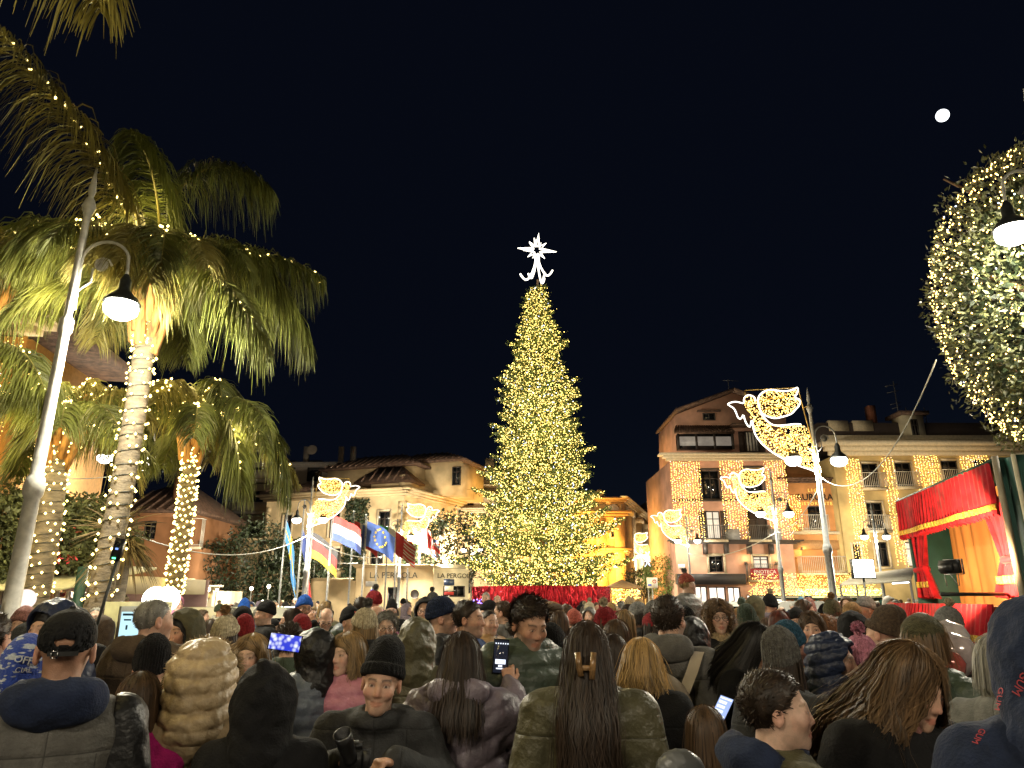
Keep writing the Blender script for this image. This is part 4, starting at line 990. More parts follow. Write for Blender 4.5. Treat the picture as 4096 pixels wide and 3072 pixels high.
for F_, L in ((f, Lf), (g, Lg)):
    for x0 in ((.0, L - .45) if F_ is f else (.02,)):
        qn = [F_.bx(x0 + (0 if k % 2 else .0), x0 + (.45 if k % 2 else .30), .004, .05, k * .42 + 3.4, k * .42 + 3.78) for k in range(12)]
        obj('quoins', cat(qn), OCHRE2, t)
zb_ = f.q(*kA(400, 985))[1]; f.cornice(0, Lf, zb_ - .2, OCHRE2, .35, .3, 'string_course')
for x0, x1 in ((955, 1090), (930, 1080)): pass
f.balcony(wf[4][0] - .2, wf[4][1] + .2, wf[4][2], .7, 1.0, RAILM)
r = np.random.default_rng(4); iv = RR(f, kA, 1148, 628, 1318, 1290); n = 2600
C = np.array([tuple(f.pt(r.uniform(iv[0], iv[1]) + .15 * math.sin(k), r.uniform(.02, .3), r.uniform(2.2, iv[3]))) for k in range(n)])
tag(obj('ivy', leaf_cloud(C, .28, r), IVY, t), kind='stuff')
# upper storeys and hipped roofs
def hip(name, F_, s0, s1, d0, d1, z, h, m, over=.5):
    a, b, c, d = F_.pt(s0 - over, d1 + over, z), F_.pt(s1 + over, d1 + over, z), F_.pt(s1 + over, d0 - over, z), F_.pt(s0 - over, d0 - over, z)
    w = min((s1 - s0), (d1 - d0)) * .48
    p, q_ = F_.pt(s0 + w, (d0 + d1) / 2, z + h), F_.pt(s1 - w, (d0 + d1) / 2, z + h)
    V = [a, b, c, d, p, q_] + [v - Vector((0, 0, .15)) for v in (a, b, c, d)]
    ro = obj(name, (np.array([tuple(v) for v in V]), [np.array([[0, 1, 5, 4], [2, 3, 4, 5], [0, 6, 7, 1], [1, 7, 8, 2], [2, 8, 9, 3], [3, 9, 6, 0], [6, 9, 8, 7]]), np.array([[1, 2, 5], [3, 0, 4]])]), m, t)
    rows = []
    nn = int((s1 - s0) / .45)
    for k in range(nn + 1):
        x = s0 - over + (s1 - s0 + 2 * over) * k / nn
        fr = min(1, max(0, min(x - s0 + over, s1 + over - x) / (w + over)))
        top = a + (b - a) * (k / nn); pk = F_.pt(x, (d0 + d1) / 2, z + h); e_ = top + (pk - top) * fr; rows.append(tube([top + Vector((0, 0, .03)), e_ + Vector((0, 0, .03))], .07, 5))
    obj('roof_tile_rows', cat(rows), m, t)
zU = f.q(*kA(1200, 405))[1] + .9
f.box('upper_storey', Lf * .30, Lf * .96, -6.5, -2.5, zE + .5, zU, OCHRE); hip('roof', f, Lf * .30, Lf * .96, -6.5, -2.5, zU, 1.2, TILE)
f.box('upper_storey', Lf * .62, Lf * 1.22, -9.0, -4.2, zE + .5, zU + .5, OCHRE); hip('roof', f, Lf * .62, Lf * 1.22, -9.0, -4.2, zU + .5, 1.1, TILE)
f.box('upper_storey', Lf * .72, Lf * .99, -2.4, -.9, zE + .5, zE + 1.2, OCHRE2); hip('roof', f, Lf * .66, Lf * .97, -2.45, -.9, zE + 1.2, 1.2, TILE)
hip('roof', f, -.2, Lf * .30, -6, -.4, zE + .75, 1.2, TILE)
g.box('upper_storey', .6, Lg - .4, -.9, -.5, zE + .5, zE + 1.6, OCHRE2)
uw = f.q(*kA(1840, 570)); f.window((Lf * 1.16, Lf * 1.16 + .7, zE + 1.2, zE + 2.6), d=-4.1, trim=None)
g.curtain([(Lg * .32, Lg * .58, g.q(*kA(1840, 925))[1], g.q(*kA(1840, 712))[1])], 'golden curtain of lights on the hotel side wall', 13, pw=14, m=BULB_T)
g.curtain([(Lg * .80, Lg * .97, g.q(*kA(1985, 945))[1], g.q(*kA(1985, 742))[1])], 'narrow golden curtain of lights at the end of the hotel', 13, pw=14, m=BULB_T)
# lower left wing
f2 = Facade(t, (CL.x - 3.6, CL.y + 1.2), C0 - CL); f2.wall(0, 3.5, 0, f2.q(*kA(330, 985))[1], [], OCHRE, 4, name='wing_wall')
f2.cornice(0, 3.5, f2.q(*kA(330, 985))[1], OCHRE2, .3, .25, 'wing_eave')
# --- dim apartment block
t = thing('apartment_block', 'dim apartment block with curved balconies rising behind the hotel', 'building')
f = Facade(t, (0, 68), (1, 0))
s0, zt = f.q(930 - 5, 1870); s1e, _ = f.q(1330, 1870)
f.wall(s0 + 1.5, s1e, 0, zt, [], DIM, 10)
for k in range(5):
    z = zt - 1.4 - k * 3.0
    f.box('balcony', s0 + .2, s1e - 3, .01, 1.6, z - .2, z, mat('slab_grey', (.34, .30, .26), .8)); f.box('parapet', s0 + .25, s1e - 3.05, 1.4, 1.55, z + .003, z + .9, DIM)
    for j in range(3): f.box('window', s0 + 2.2 + j * 2.6, s0 + 3.6 + j * 2.6, .02, .06, z + .05, z + 2.1, GLASS)
f.box('roof_slab', s0 + .5, s1e + 1, -8, .8, zt, zt + .4, mat('slab_grey', (.34, .30, .26), .8))
for x in (1190, 1335, 1385): a = f.q(x, 1850)[0]; f.box('chimney', a - .25, a + .25, -3, -2.5, zt + .4, zt + 2.6, DIM)
obj('satellite_dish', xform(lathe([(0, 0), (.3, .05), (.5, .16), (.48, .18), (0, .06)], 14), Matrix.Translation(f.pt(f.q(1252, 1830)[0], .4, zt + 1.6)) @ Matrix.Rotation(R(80), 4, 'X')), DIM, t, True)
# --- kiosk LA PERGOLA
t = thing('pergola_kiosk', 'low flat-roofed kiosk lettered LA PERGOLA behind the flagpoles', 'building')
f = Facade(t, (0, 44), (1, 0))
a0, zt = f.q(*kA(1212, 1205)); a1, _ = f.q(*kA(1862, 1205)); al = f.q(*kA(832, 1300))[0]; zl = f.q(*kA(1000, 1312))[1]
od = RR(f, kA, 1475, 1365, 1580, 1500); od = (od[0], od[1], .02, od[3])
f.wall(a0, a1, 0, zt, [od], OCHRE2, 6); f.window(od, nh=1)
f.cornice(a0, a1, zt, OCHRE2, .25, .2)
f.wall(al, a0 - .02, 0, zl, [], OCHRE2, 4, name='terrace_wall'); f.cornice(al, a0 - .3, zl, OCHRE2, .2, .15, 'coping')
B = [f.bx(al, a0, -.4, -.36, zl + 1.0, zl + 1.05)] + [f.bx(al + k * 1.2, al + k * 1.2 + .05, -.4, -.36, zl + .15, zl + 1.0) for k in range(int((a0 - al) / 1.2))]
obj('railing', cat(B), RAILM, t)
text_obj('lettering', 'LA PERGOLA', .50, mat('letter_dark', (.05, .045, .03), .6), t, f.pt(f.q(*kA(1525, 1290))[0], .02, f.q(*kA(1525, 1290))[1]), f.e, extrude=.02)
obj('porthole', xform(lathe([(0, 0), (.22, 0), (.26, .03), (.26, .06)], 16), Matrix.Translation(f.pt(f.q(*kA(1705, 1425))[0], .06, f.q(*kA(1705, 1425))[1])) @ Matrix.Rotation(R(90), 4, 'X')), WFRAME, t)
g = Facade(t, (a1 + .01, 44.01), (1, .35)); b1 = g.q(*kA(2160, 1210))[0]
ow = RR(g, kA, 1945, 1355, 2130, 1450); g.wall(0, b1, 0, zt, [ow], CREAM, 3); g.window(ow, nv=3, nh=1); g.cornice(0, b1, zt, CREAM, .25, .2)
text_obj('lettering', 'LA PERGOLA', .40, mat('letter_dark', (.05, .045, .03), .6), t, g.pt(g.q(*kA(2050, 1290))[0], .02, g.q(*kA(2050, 1290))[1]), g.e, extrude=.02)
plight('kiosk_light', g.pt(b1 * .6, 2.5, 4.2), 120, (1, .85, .55), t, .2)
for c, rad, sd, lb in ((at(1770, 2200, 47), (3.2, 2.0, 2.2), 41, 'dark leafy tree behind the LA PERGOLA kiosk'), (at(1010, 2270, 44), (3.4, 2.0, 2.5), 42, 'dark leafy hedge tree below the apartment block'), (at(1180, 2330, 46), (2.5, 1.5, 2.3), 43, 'dark shrub beside the kiosk terrace')):
    bush(lb, c, rad, 5200, .26, LEAF2, sd, 'dark_tree', 'tree')
# --- small lit trees and tent right of the stage
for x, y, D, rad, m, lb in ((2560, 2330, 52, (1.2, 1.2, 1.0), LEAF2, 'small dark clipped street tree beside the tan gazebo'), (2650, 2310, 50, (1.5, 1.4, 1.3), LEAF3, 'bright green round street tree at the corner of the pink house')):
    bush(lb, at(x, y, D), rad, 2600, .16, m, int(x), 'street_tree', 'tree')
plight('tree_uplight', at(2645, 2375, 48.5), 60, (1, .95, .7), None, .1)
t = thing('gazebo', 'tan market gazebo with a skirt of fairy lights beside the red stage', 'gazebo')
Yg = 40; xl, xr = at(2445, 2350, Yg).x, at(2562, 2350, Yg).x; zr = at(2500, 2352, Yg).z; zp = at(2500, 2322, Yg).z
cx = (xl + xr) / 2
V = [(xl - .2, Yg, zr), (xr + .2, Yg, zr), (xr + .2, Yg + 3, zr), (xl - .2, Yg + 3, zr), (cx, Yg + 1.5, zp + .1)]
obj('roof_cloth', (np.array(V), [np.array([[0, 1, 4], [1, 2, 4], [2, 3, 4], [3, 0, 4]]), np.array([[3, 2, 1, 0]])]), mat('canvas_tan', (.5, .32, .16), .8), t)
for x in (xl, xr):
    for y in (Yg + .05, Yg + 2.9): obj('pole', tube([(x, y, 0), (x, y, zr)], .03, 6), RAILM, t)
r = np.random.default_rng(2); C = np.stack([r.uniform(xl, xr, 420), np.full(420, Yg + .0) + r.uniform(0, .1, 420), r.uniform(1.2, zr - .05, 420)], 1)
tag(obj('fairy_lights', octas(C, .02), BULB, t), kind='stuff'); plight('fairy_glow', (cx, Yg - .5, 2.0), 25, WARM, t, .3)
# street decorations at the end of the street
for x, y, D, lb in ((2590, 2235, 66, 'white scrolled light ornament across the side street'), (2675, 2245, 62, 'white flower-shaped light ornament beside the pink house')):
    c = at(x, y, D); P = []
    for k in range(6):
        a = k * 1.047; P.append(tube([(c.x, c.y, c.z), (c.x + .55 * math.cos(a - .3), c.y, c.z + .55 * math.sin(a - .3)), (c.x + 1.0 * math.cos(a), c.y, c.z + 1.0 * math.sin(a)), (c.x + .55 * math.cos(a + .3), c.y, c.z + .55 * math.sin(a + .3))], .045, 5, True))
    tag(obj('light_ornament', cat(P), emis('cool_tube', (.75, .85, 1), 3.5)), lb, 'christmas light', 'white light ornaments in the side street')
t = thing('far_block', 'dark building closing the side street behind the church', 'building')
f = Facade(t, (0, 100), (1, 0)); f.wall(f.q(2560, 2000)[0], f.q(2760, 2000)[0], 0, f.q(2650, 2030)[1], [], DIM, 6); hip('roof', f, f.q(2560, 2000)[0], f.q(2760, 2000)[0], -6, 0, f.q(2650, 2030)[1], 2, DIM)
# --- left side: villa, kiosk SYRENUSE, veranda, ochre house
kV = lambda x, y: (.452 * x, 1700 + .452 * y)
t = thing('villa', 'dim orange villa with tiled roof between the two palm trunks', 'building')
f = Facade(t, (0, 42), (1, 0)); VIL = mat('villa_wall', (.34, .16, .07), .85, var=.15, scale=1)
s0, zE = f.q(*kV(960, 760)); s1v, _ = f.q(*kV(1700, 800))
wv = [RR(f, kV, 1280, 850, 1390, 1010), RR(f, kV, 1480, 640, 1520, 745), RR(f, kV, 1600, 890, 1650, 1010)]
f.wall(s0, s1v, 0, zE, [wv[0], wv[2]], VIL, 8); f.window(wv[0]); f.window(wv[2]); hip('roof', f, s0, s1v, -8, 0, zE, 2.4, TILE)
f.box('roof_turret', f.q(*kV(1460, 600))[0], f.q(*kV(1530, 600))[0], -2, -1, zE, zE + 2.6, VIL)
a, b, c, z = RR(f, kV, 1590, 1090, 1800, 1200); f.box('annex', a, b, -3, .3, 0, z, VIL); f.balcony(a, b, z + .05, .6, 1.6, RAILW, step=.9)
f.cornice(s0, s1v, zE - .35, VIL, .4, .3)
plight('villa_light', f.pt((s0 + s1v) / 2, 5, 3), 120, (1, .6, .3), t, .3)
t = thing('syrenuse_kiosk', 'cream kiosk with SYRENUSE sign and yellow awning below the second palm', 'kiosk')
f = Facade(t, (0, 36), (1, 0)); a, zt = f.q(*kV(1190, 1465)); b, _ = f.q(*kV(1885, 1465))
od = [RR(f, kV, 1500, 1545, 1690, 1700), RR(f, kV, 1722, 1545, 1835, 1640)]; od = [(o[0], o[1], .05 if i == 0 else o[2], o[3]) for i, o in enumerate(od)]
f.wall(a, b, 0, zt, od, CREAM, 4); f.window(od[0]); f.window(od[1], pane=mat('kiosk_shelf', (.6, .35, .2), .4, emit=(1, .75, .45), estr=1.0, var=.6, scale=8))
f.cornice(a, b, zt, CREAM, .5, .25); aw = RR(f, kV, 1285, 1490, 1870, 1535); f.box('awning', aw[0], aw[1], .02, .9, aw[2], aw[3], mat('awning_yellow', (.5, .34, .10), .8))
sg = RR(f, kV, 1375, 1362, 1752, 1428); sgn_ = f.box('sign_board', sg[0], sg[1], .3, .4, zt + .25, sg[3], CREAM)
text_obj('lettering', 'SYRENUSE', (sg[3] - zt - .25) * .72, mat('letter_red', (.35, .05, .01), .5, emit=(1, .3, .03), estr=.4), sgn_, f.pt(f.q(*kV(1570, 1400))[0] + .05, .41, zt + .25 + (sg[3] - zt - .25) * .22), f.e, extrude=.01)
plight('sign_light', f.pt((a + b) / 2, 2.0, zt + 1.2), 110, (1, .85, .55), t, .2)
for x, y, D, rr, lb in ((622, 2398, 12.5, .21, 'bright white globe lamp left of its twin behind the grey haired man'), (668, 2395, 12.9, .21, 'bright white globe lamp right of its twin behind the grey haired man'), (101, 2397, 11.5, .15, 'pale globe lamp inside the glass veranda'), (393, 2416, 12.5, .13, 'small pale globe lamp between the green post and the stick camera')):
    p = at(x, y, D); tt = thing('globe_lamp', lb, 'lamp', (p.x, p.y, 0))
    obj('post', tube([(0, 0, 0), (0, 0, p.z - rr)], .04, 8), DARKIRON, tt); obj('globe', uvsphere((0, 0, p.z), rr, 20, 14), emis('globe_%d' % (rr > .2), (1, .96, .82) if rr > .2 else (1, .8, .74), 8.0 if rr > .2 else 1.1), tt, True)
for x, y, D in ((545, 2345, 24), (832, 2365, 34), (866, 2362, 36), (1075, 2352, 40), (1005, 2360, 41)):
    p = at(x, y, D); tt = thing('garden_lamp', 'small lit garden lamp on a post ' + {545: 'left of the SYRENUSE sign', 832: 'touching the corner of the SYRENUSE kiosk', 866: 'standing free beside the SYRENUSE kiosk', 1075: 'between hedge and flagpoles', 1005: 'in front of the dark hedge'}[x], 'lamp', (p.x, p.y, 0), 0, 'small garden lamps')
    obj('post', tube([(0, 0, 0), (0, 0, p.z)], .03, 6), RAILM, tt); obj('globe', uvsphere((0, 0, p.z + .08), .10, 12, 8), emis('garden_glow', (1, .88, .6), 12), tt, True)
t = thing('veranda', 'glass veranda with cream awning, tinsel and fairy lights beside the lamp post', 'veranda')
Yv = 14.5; f = Facade(t, (0, Yv), (1, 0))
a, zt = f.q(-300, 2300); b, zb = f.q(312, 2325)
V = [f.pt(a, .9, zt - .28), f.pt(b, .5, zt - .25), f.pt(b + .3, -2.5, zt + .25), f.pt(a, -2.5, zt + .4)]; V = V + [v - Vector((0, 0, .05)) for v in V]
obj('awning', (np.array([tuple(v) for v in V]), [np.array([[0, 1, 2, 3], [7, 6, 5, 4], [0, 4, 5, 1], [1, 5, 6, 2], [2, 6, 7, 3], [3, 7, 4, 0]])]), mat('awning_cream', (.62, .58, .34), .8), t)
LIL = mat('post_lilac', (.45, .38, .42), .4)
for x in (52, 145, 168, 225, 270, 445, 0, -80): a_ = f.q(x, 2400)[0]; f.box('glazing_post', a_ - .03, a_ + .03, -.03, .03, 0, zt - .3, LIL)
vg = mat('veranda_glass', (.8, .8, .8), .05, trans=1.0); vg.node_tree.nodes['Principled BSDF'].inputs['IOR'].default_value = 1.05
f.box('glass_pane', a, f.q(445, 2400)[0], -.008, .004, .05, zt - .32, vg)
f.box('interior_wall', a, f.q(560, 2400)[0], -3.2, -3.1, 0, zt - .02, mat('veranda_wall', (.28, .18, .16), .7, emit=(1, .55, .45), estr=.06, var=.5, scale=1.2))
f.box('roof_band', f.q(330, 2400)[0], f.q(560, 2400)[0], -3.0, -.2, zt - .35, zt - .02, CREAM)
r = np.random.default_rng(6); C = np.array([tuple(f.pt(r.uniform(a, f.q(260, 2400)[0]), -r.uniform(.3, 2.6), r.uniform(1.0, zt - .35))) for _ in range(420)])
tag(obj('fairy_lights', octas(C, .013), BULB_P, t), kind='stuff'); tag(obj('christmas_branches', leaf_cloud(C + r.normal(0, .15, C.shape), .14, r), LEAF2, t), kind='stuff')
C = np.array([tuple(f.pt(r.uniform(f.q(175, 2400)[0], f.q(215, 2400)[0]) + (k % 2) * .5, -r.uniform(.2, .5), r.uniform(.8, zt - .35))) for k in range(900)])
tag(obj('red_tinsel', leaf_cloud(C, .08, r), mat('tinsel_wine', (.25, .02, .05), .3, .6), t), kind='stuff')
f.box('green_post', f.q(365, 2350)[0] - .07, f.q(365, 2350)[0] + .07, .3, .44, 0, f.q(372, 2270)[1], GREEN)
plight('veranda_light', f.pt(f.q(150, 2400)[0], -1.2, zt - .4), 26, (1, .75, .55), t, .2)
t = thing('lit_house', 'ochre house hung with light strands at the edge of the square', 'building')
f = Facade(t, (0, 20), (1, 0.12)); b, zt = f.q(112, 1345)
f.wall(b - 9, b, 0, zt, [], mat('deep_ochre', (.50, .27, .08), .85, bump=.1), 6); f.cornice(b - 9, b, zt, OCHRE2, 1.1, .5)
f.box('roof', b - 9, b + .6, -6, .5, zt + .52, zt + .9, TILE); a = f.q(118, 1230)[0]; f.box('chimney', a - .25, a + .25, -1.6, -1.0, zt + .9, zt + 2.1, OCHRE2)
f.curtain([(b - 2.6, b - .05, 3.0, zt - .1)], 'long light strands covering the ochre house at the edge of the square', 13, bs=.014, d=.2, pw=14, warm=(1, .62, .2))
# hedge and plants above the veranda
bush('lush overhanging flowering bush above the cream awning', at(215, 2150, 15.6), (1.35, 1.0, .95), 9000, .13, LEAF4, 51, 'flowering_bush')
bush('dense green bush behind the tall pale lamp post', at(20, 2150, 15.0), (1.2, 1.0, 1.1), 7000, .13, LEAF4, 52, 'flowering_bush')
bush('leafy bush between the palm trunk and the stick camera', at(330, 2160, 16.8), (1.2, .9, .9), 7000, .12, LEAF4, 53, 'flowering_bush')
r = np.random.default_rng(12); FL = mat('flower_red', (.45, .04, .06), .6)
C = np.array([tuple(at(x, y, 14.2)) for x, y in [(205 + r.normal(0, 20), 2230 + r.normal(0, 18)) for _ in range(18)] + [(280, 2240), (235, 2155), (305, 2130), (270, 2230)]])
tag(obj('red_blossoms', leaf_cloud(np.repeat(C, 4, 0) + r.normal(0, .04, (len(C) * 4, 3)), .12, r), FL), 'small red blossoms hanging from the flowering bush', 'flowers', kind='stuff')
def spiky(label, c, n, L, seed, m, droop):
    r = np.random.default_rng(seed); t = thing('spiky_plant', label, 'plant', (c[0], c[1], 0))
    a = r.uniform(0, 6.28, n); el = r.uniform(-.2, 1.3, n); q = np.linspace(0, 1, 6); LL_ = L * r.uniform(.6, 1.1, n)
    d = np.stack([np.cos(a) * np.cos(el), np.sin(a) * np.cos(el), np.sin(el)], 1)
    P = np.array([0, 0, c[2]])[None, None] + d[:, None] * (LL_[:, None] * q)[..., None]; P[..., 2] -= droop * (LL_[:, None] * q[None] ** 2)
    sd = np.cross(d, r.normal(0, 1, (n, 3)))[:, None]
    tag(obj('leaves', ribbons(P, np.tile(.02 * np.array([.7, 1, .9, .7, .4, .05]), (n, 1)), sd), m, t), kind='stuff')
    obj('stem', tube([(0, 0, 0), (0, 0, c[2])], .12, 10), PTRUNK, t)
spiky('large spiky grass plant with drooping rusty leaves beside the palm trunk', at(500, 2200, 13.0), 420, .75, 3, mat('spiky_leaf', (.20, .14, .05), .6, var=.5, scale=2), .9)
spiky('broad-leaved cordyline plant above the spiky grass', at(470, 2120, 13.6), 60, .95, 4, mat('cordyline_leaf', (.20, .15, .08), .5, var=.4, scale=2), .25)
# ------------------------------------------------------------------ flags
FW = mat('cloth_white', (.55, .54, .50), .8); 
FC = {k: mat('flag_' + k, c, .8, var=.08, sheen=.2) for k, c in dict(red=(.42, .03, .03), white=(.55, .53, .48), blue=(.035, .06, .22), yellow=(.60, .42, .03), black=(.035, .035, .04), sky=(.05, .20, .45), green=(.03, .22, .07), navy=(.03, .07, .25), orange=(.6, .2, .03)).items()}
def flag(pole_x, ytop, D, label, hoist, fly, paint, nat, sag=.25, seed=0, xb=None, ang=0.0, side=1):
    r = np.random.default_rng(seed); b = at(pole_x, 2399, D); b.z = 0; ztop = at(pole_x, ytop, D).z
    t = thing('flagpole', 'slim grey pole of the ' + nat, 'flagpole', b, 0, 'flagpoles in front of the hotel')
    obj('pole', tube([(0, 0, 0), (0, 0, ztop)], [.045, .03], 8), IRON, t); obj('finial', uvsphere((0, 0, ztop + .05), .06, 8, 6), IRON, t); obj('rope', tube([(.07, -.03, .5), (.07, -.03, ztop - .05)], .008, 4), CABLE, t)
    nx, nz = 26, 16; W, H, z0 = fly[0] * .70, hoist * .76, fly[1]; sag = sag + .12
    u, v = np.meshgrid(np.linspace(0, 1, nx + 1), np.linspace(0, 1, nz + 1), indexing='ij')
    wav = .16 * np.sin(u * 7.5 + v * 2.2 + seed) * u ** .7 + .07 * np.sin(u * 15 - v * 4 + seed * 2) * u
    X = side * u * W * (1 - .12 * u); Y_ = wav; Z = ztop - z0 - v * H - sag * W * u ** 1.3 - .06 * np.sin(u * 9 + seed) * u
    ca, sa_ = math.cos(ang), math.sin(ang)
    V = np.stack([b.x + side * .05 + X * ca - Y_ * sa_, b.y + X * sa_ + Y_ * ca, Z], 2).reshape(-1, 3)
    me = bpy.data.meshes.new('flag'); F, MI, names = [], [], []
    for i in range(nx):
        for j in range(nz):
            a = i * (nz + 1) + j; F.append([a, a + nz + 1, a + nz + 2, a + 1])
            k = paint((i + .5) / nx, (j + .5) / nz)
            if k not in names: names.append(k)
            MI.append(names.index(k))
    me = mesh('flag', (V, [np.array(F)]), True)
    for k in names: me.materials.append(FC[k])
    me.polygons.foreach_set('material_index', np.array(MI, np.int32))
    o = obj('flag', me, None); tag(o, label, 'flag', 'flags flying in front of the hotel')
    if nat.startswith('blue Euro'):
        st = []
        for k in range(12):
            a = 2 * math.pi * k / 12; i = int((.5 + .22 * math.cos(a)) * nx); j = int((.5 + .32 * math.sin(a)) * nz); c = Vector(V[i * (nz + 1) + j]) + Vector((0, -.03, 0))
            st.append(poly_extrude([((.085 if q % 2 == 0 else .035) * math.sin(q * math.pi / 5), (.085 if q % 2 == 0 else .035) * math.cos(q * math.pi / 5)) for q in range(10)], c, (1, 0, 0), (0, 0, 1), (0, -1, 0), .01))
        obj('star', cat(st), FC['yellow'], o)
tri = lambda a, b, c: (lambda u, v: a if v < 1 / 3 else b if v < 2 / 3 else c)
vtri = lambda a, b, c: (lambda u, v: a if u < 1 / 3 else b if u < 2 / 3 else c)
cross = lambda bg_, c1, c2: (lambda u, v: c2 if (abs(u - .36) < .07 or abs(v - .5) < .08) else c1 if c1 and (abs(u - .36) < .14 or abs(v - .5) < .16) else bg_)
def usf(u, v): return ('navy' if (u < .4 and v < .54) else ('red' if int(v * 13) % 2 == 0 else 'white'))
def ukf(u, v):
    if abs(u - .5) < .06 or abs(v - .5) < .10: return 'red'
    if abs(u - .5) < .11 or abs(v - .5) < .18: return 'white'
    d = min(abs(u - v), abs(u - 1 + v)); return 'red' if d < .04 else 'white' if d < .11 else 'navy'
flag(1115, 2000, 40, 'limp blue and yellow Swedish flag', 1.5, (2.4, 1.1), cross('sky', None, 'yellow'), 'Swedish flag', 1.9, 1, ang=.7, side=.6)
flag(1185, 2003, 40, 'limp blue white and red French flag', 1.5, (2.5, 1.5), vtri('blue', 'white', 'red'), 'French flag', 1.9, 2, ang=.7, side=.5)
flag(1225, 2060, 38, 'black red and yellow German flag', 1.7, (2.3, .9), tri('black', 'red', 'yellow'), 'German flag', .55, 3)
flag(1305, 2056, 38, 'red white and blue Dutch flag', 1.65, (2.5, .1), tri('red', 'white', 'blue'), 'Dutch flag', .30, 4)
flag(1393, 2048, 40, 'red Norwegian flag with a dark cross', 1.6, (2.2, .5), cross('red', 'white', 'navy'), 'Norwegian flag', .35, 5)
flag(1445, 2062, 39, 'blue European flag with a ring of yellow stars', 1.75, (2.5, .3), lambda u, v: 'navy', 'blue European flag', .35, 6)
flag(1498, 2070, 41, 'green white and red Italian flag behind the European flag', 1.6, (2.3, .4), vtri('green', 'white', 'red'), 'Italian flag', .3, 7)
flag(1538, 2075, 42, 'striped American flag behind the kiosk lamp', 1.6, (2.6, .6), usf, 'American flag', .45, 8)
flag(1575, 2084, 43, 'plain red flag beside the kiosk lamp', 1.3, (1.5, .9), lambda u, v: 'red' if abs(v - .5) > .13 or u < .3 else 'white', 'red flag', .25, 9)
flag(1625, 2084, 44, 'yellow and red Spanish coloured flag', 1.4, (2.1, .2), vtri('yellow', 'yellow', 'red'), 'yellow and red flag', .2, 10)
flag(1670, 2090, 45, 'British flag crumpled by the wind', 1.4, (2.0, .7), ukf, 'British flag', .3, 11)
# ------------------------------------------------------------------ signs and small street things
def signpost(x, D, h, boards, label):
    b = at(x, 2399, D); b.z = 0; t = thing('sign_post', label, 'sign', b)
    obj('post', tube([(0, .03, 0), (0, .03, h)], .03, 8), IRON, t)
    for (x0, x1, z0, z1, m) in boards: obj('board', box(x0, x1, -.03, .0, z0, z1), m, t)
    return t
BLUE = mat('sign_blue', (.03, .07, .4), .4, emit=(.1, .2, 1), estr=.25); 
z1, z0 = at(2610, 2310, 33).z, at(2610, 2352, 33).z
t = signpost(2612, 33, z1, [(-.24, .24, z0, z1, BW)], 'white traffic sign board with a red ring on two posts')
obj('post', tube([(-.18, .03, 0), (-.18, .03, z1)], .025, 6), IRON, t); obj('red_ring', xform(lathe([(.055, 0), (.085, 0), (.085, .01), (.055, .01), (.055, 0)], 18), Matrix.Translation((.1, -.035, z1 - .17)) @ Matrix.Rotation(R(90), 4, 'X')), FC['red'], t)
obj('blue_panel', box(-.2, -.04, -.036, -.032, z0 + .09, z0 + .17), BLUE, t)
z1 = at(1487, 2325, 30).z
t = signpost(1487, 30, z1 + .0, [(-.28, .2, z1 - .2, z1, BW), (-.07, .07, z1 - .75, z1 - .32, BLUE)], 'white and blue street sign in front of the kiosk wall')
z1 = at(1795, 2315, 34).z
t = signpost(1795, 34, z1, [(-.24, .24, z1 - .3, z1 - .02, mat('sign_navy', (.03, .05, .12), .4)), (-.2, .2, z1 - .55, z1 - .33, BW), (-.22, .22, z1 - .72, z1 - .58, FC['red'])], 'stacked small signs beside the cream kiosk wall')
# information totem with screen
p = at(520, 2480, 7.2); t = thing('information_totem', 'pale yellow information totem with a glowing blue screen', 'totem', (p.x, p.y, 0), R(-14))
zt_ = at(520, 2407, 7.2).z
obj('case', box(-.20, .34, -.12, .14, 0, zt_), mat('totem_cream', (.62, .58, .30), .5), t); obj('bezel', box(-.03, .32, -.125, -.121, zt_ - .40, zt_ - .04), mat('bezel_grey', (.35, .36, .33), .5), t)
sc = obj('screen', box(.01, .29, -.132, -.127, zt_ - .34, zt_ - .09), emis('screen_blue', (.55, .86, 1.0), 1.0), t)
SD = mat('screen_dark', (.03, .10, .16), .5)
obj('screen_text', cat([box(.03, .27, -.136, -.133, zt_ - .125, zt_ - .105), box(.05, .13, -.136, -.133, zt_ - .17, zt_ - .155), box(.15, .24, -.136, -.133, zt_ - .17, zt_ - .16), box(.08, .10, -.136, -.133, zt_ - .25, zt_ - .21)]), SD, sc)
# action camera on a stick
p0 = at(410, 2470, 5.2); p1 = at(470, 2235, 5.0)
t = thing('stick_camera', 'black camera on a long selfie stick with a small green light', 'camera')
obj('stick', tube([(p0.x - .1, p0.y, p0.z - .5), tuple(p1)], .011, 8), DARKIRON, t)
c = at(472, 2197, 5.0); M = Matrix.Translation(c) @ Matrix.Rotation(R(9), 4, 'Y')
obj('camera_body', xform(box(-.03, .03, -.016, .016, -.075, .075), M), mat('camera_black', (.012, .012, .013), .35), t); obj('led', xform(box(-.012, .012, -.019, -.0165, -.066, -.056), M), emis('led_green', (.1, 1, .35), 4), t); obj('lens', xform(xform(lathe([(0, .0), (.014, 0), (.018, .01), (.0, .014)], 14), Matrix.Translation((0, -.017, .03)) @ Matrix.Rotation(R(90), 4, 'X')), M), GLASS, t)
obj('display_digits', xform(box(-.010, .010, -.018, -.0165, -.004, .008), M), emis('led_blue', (.2, .35, 1), 1.5), t)
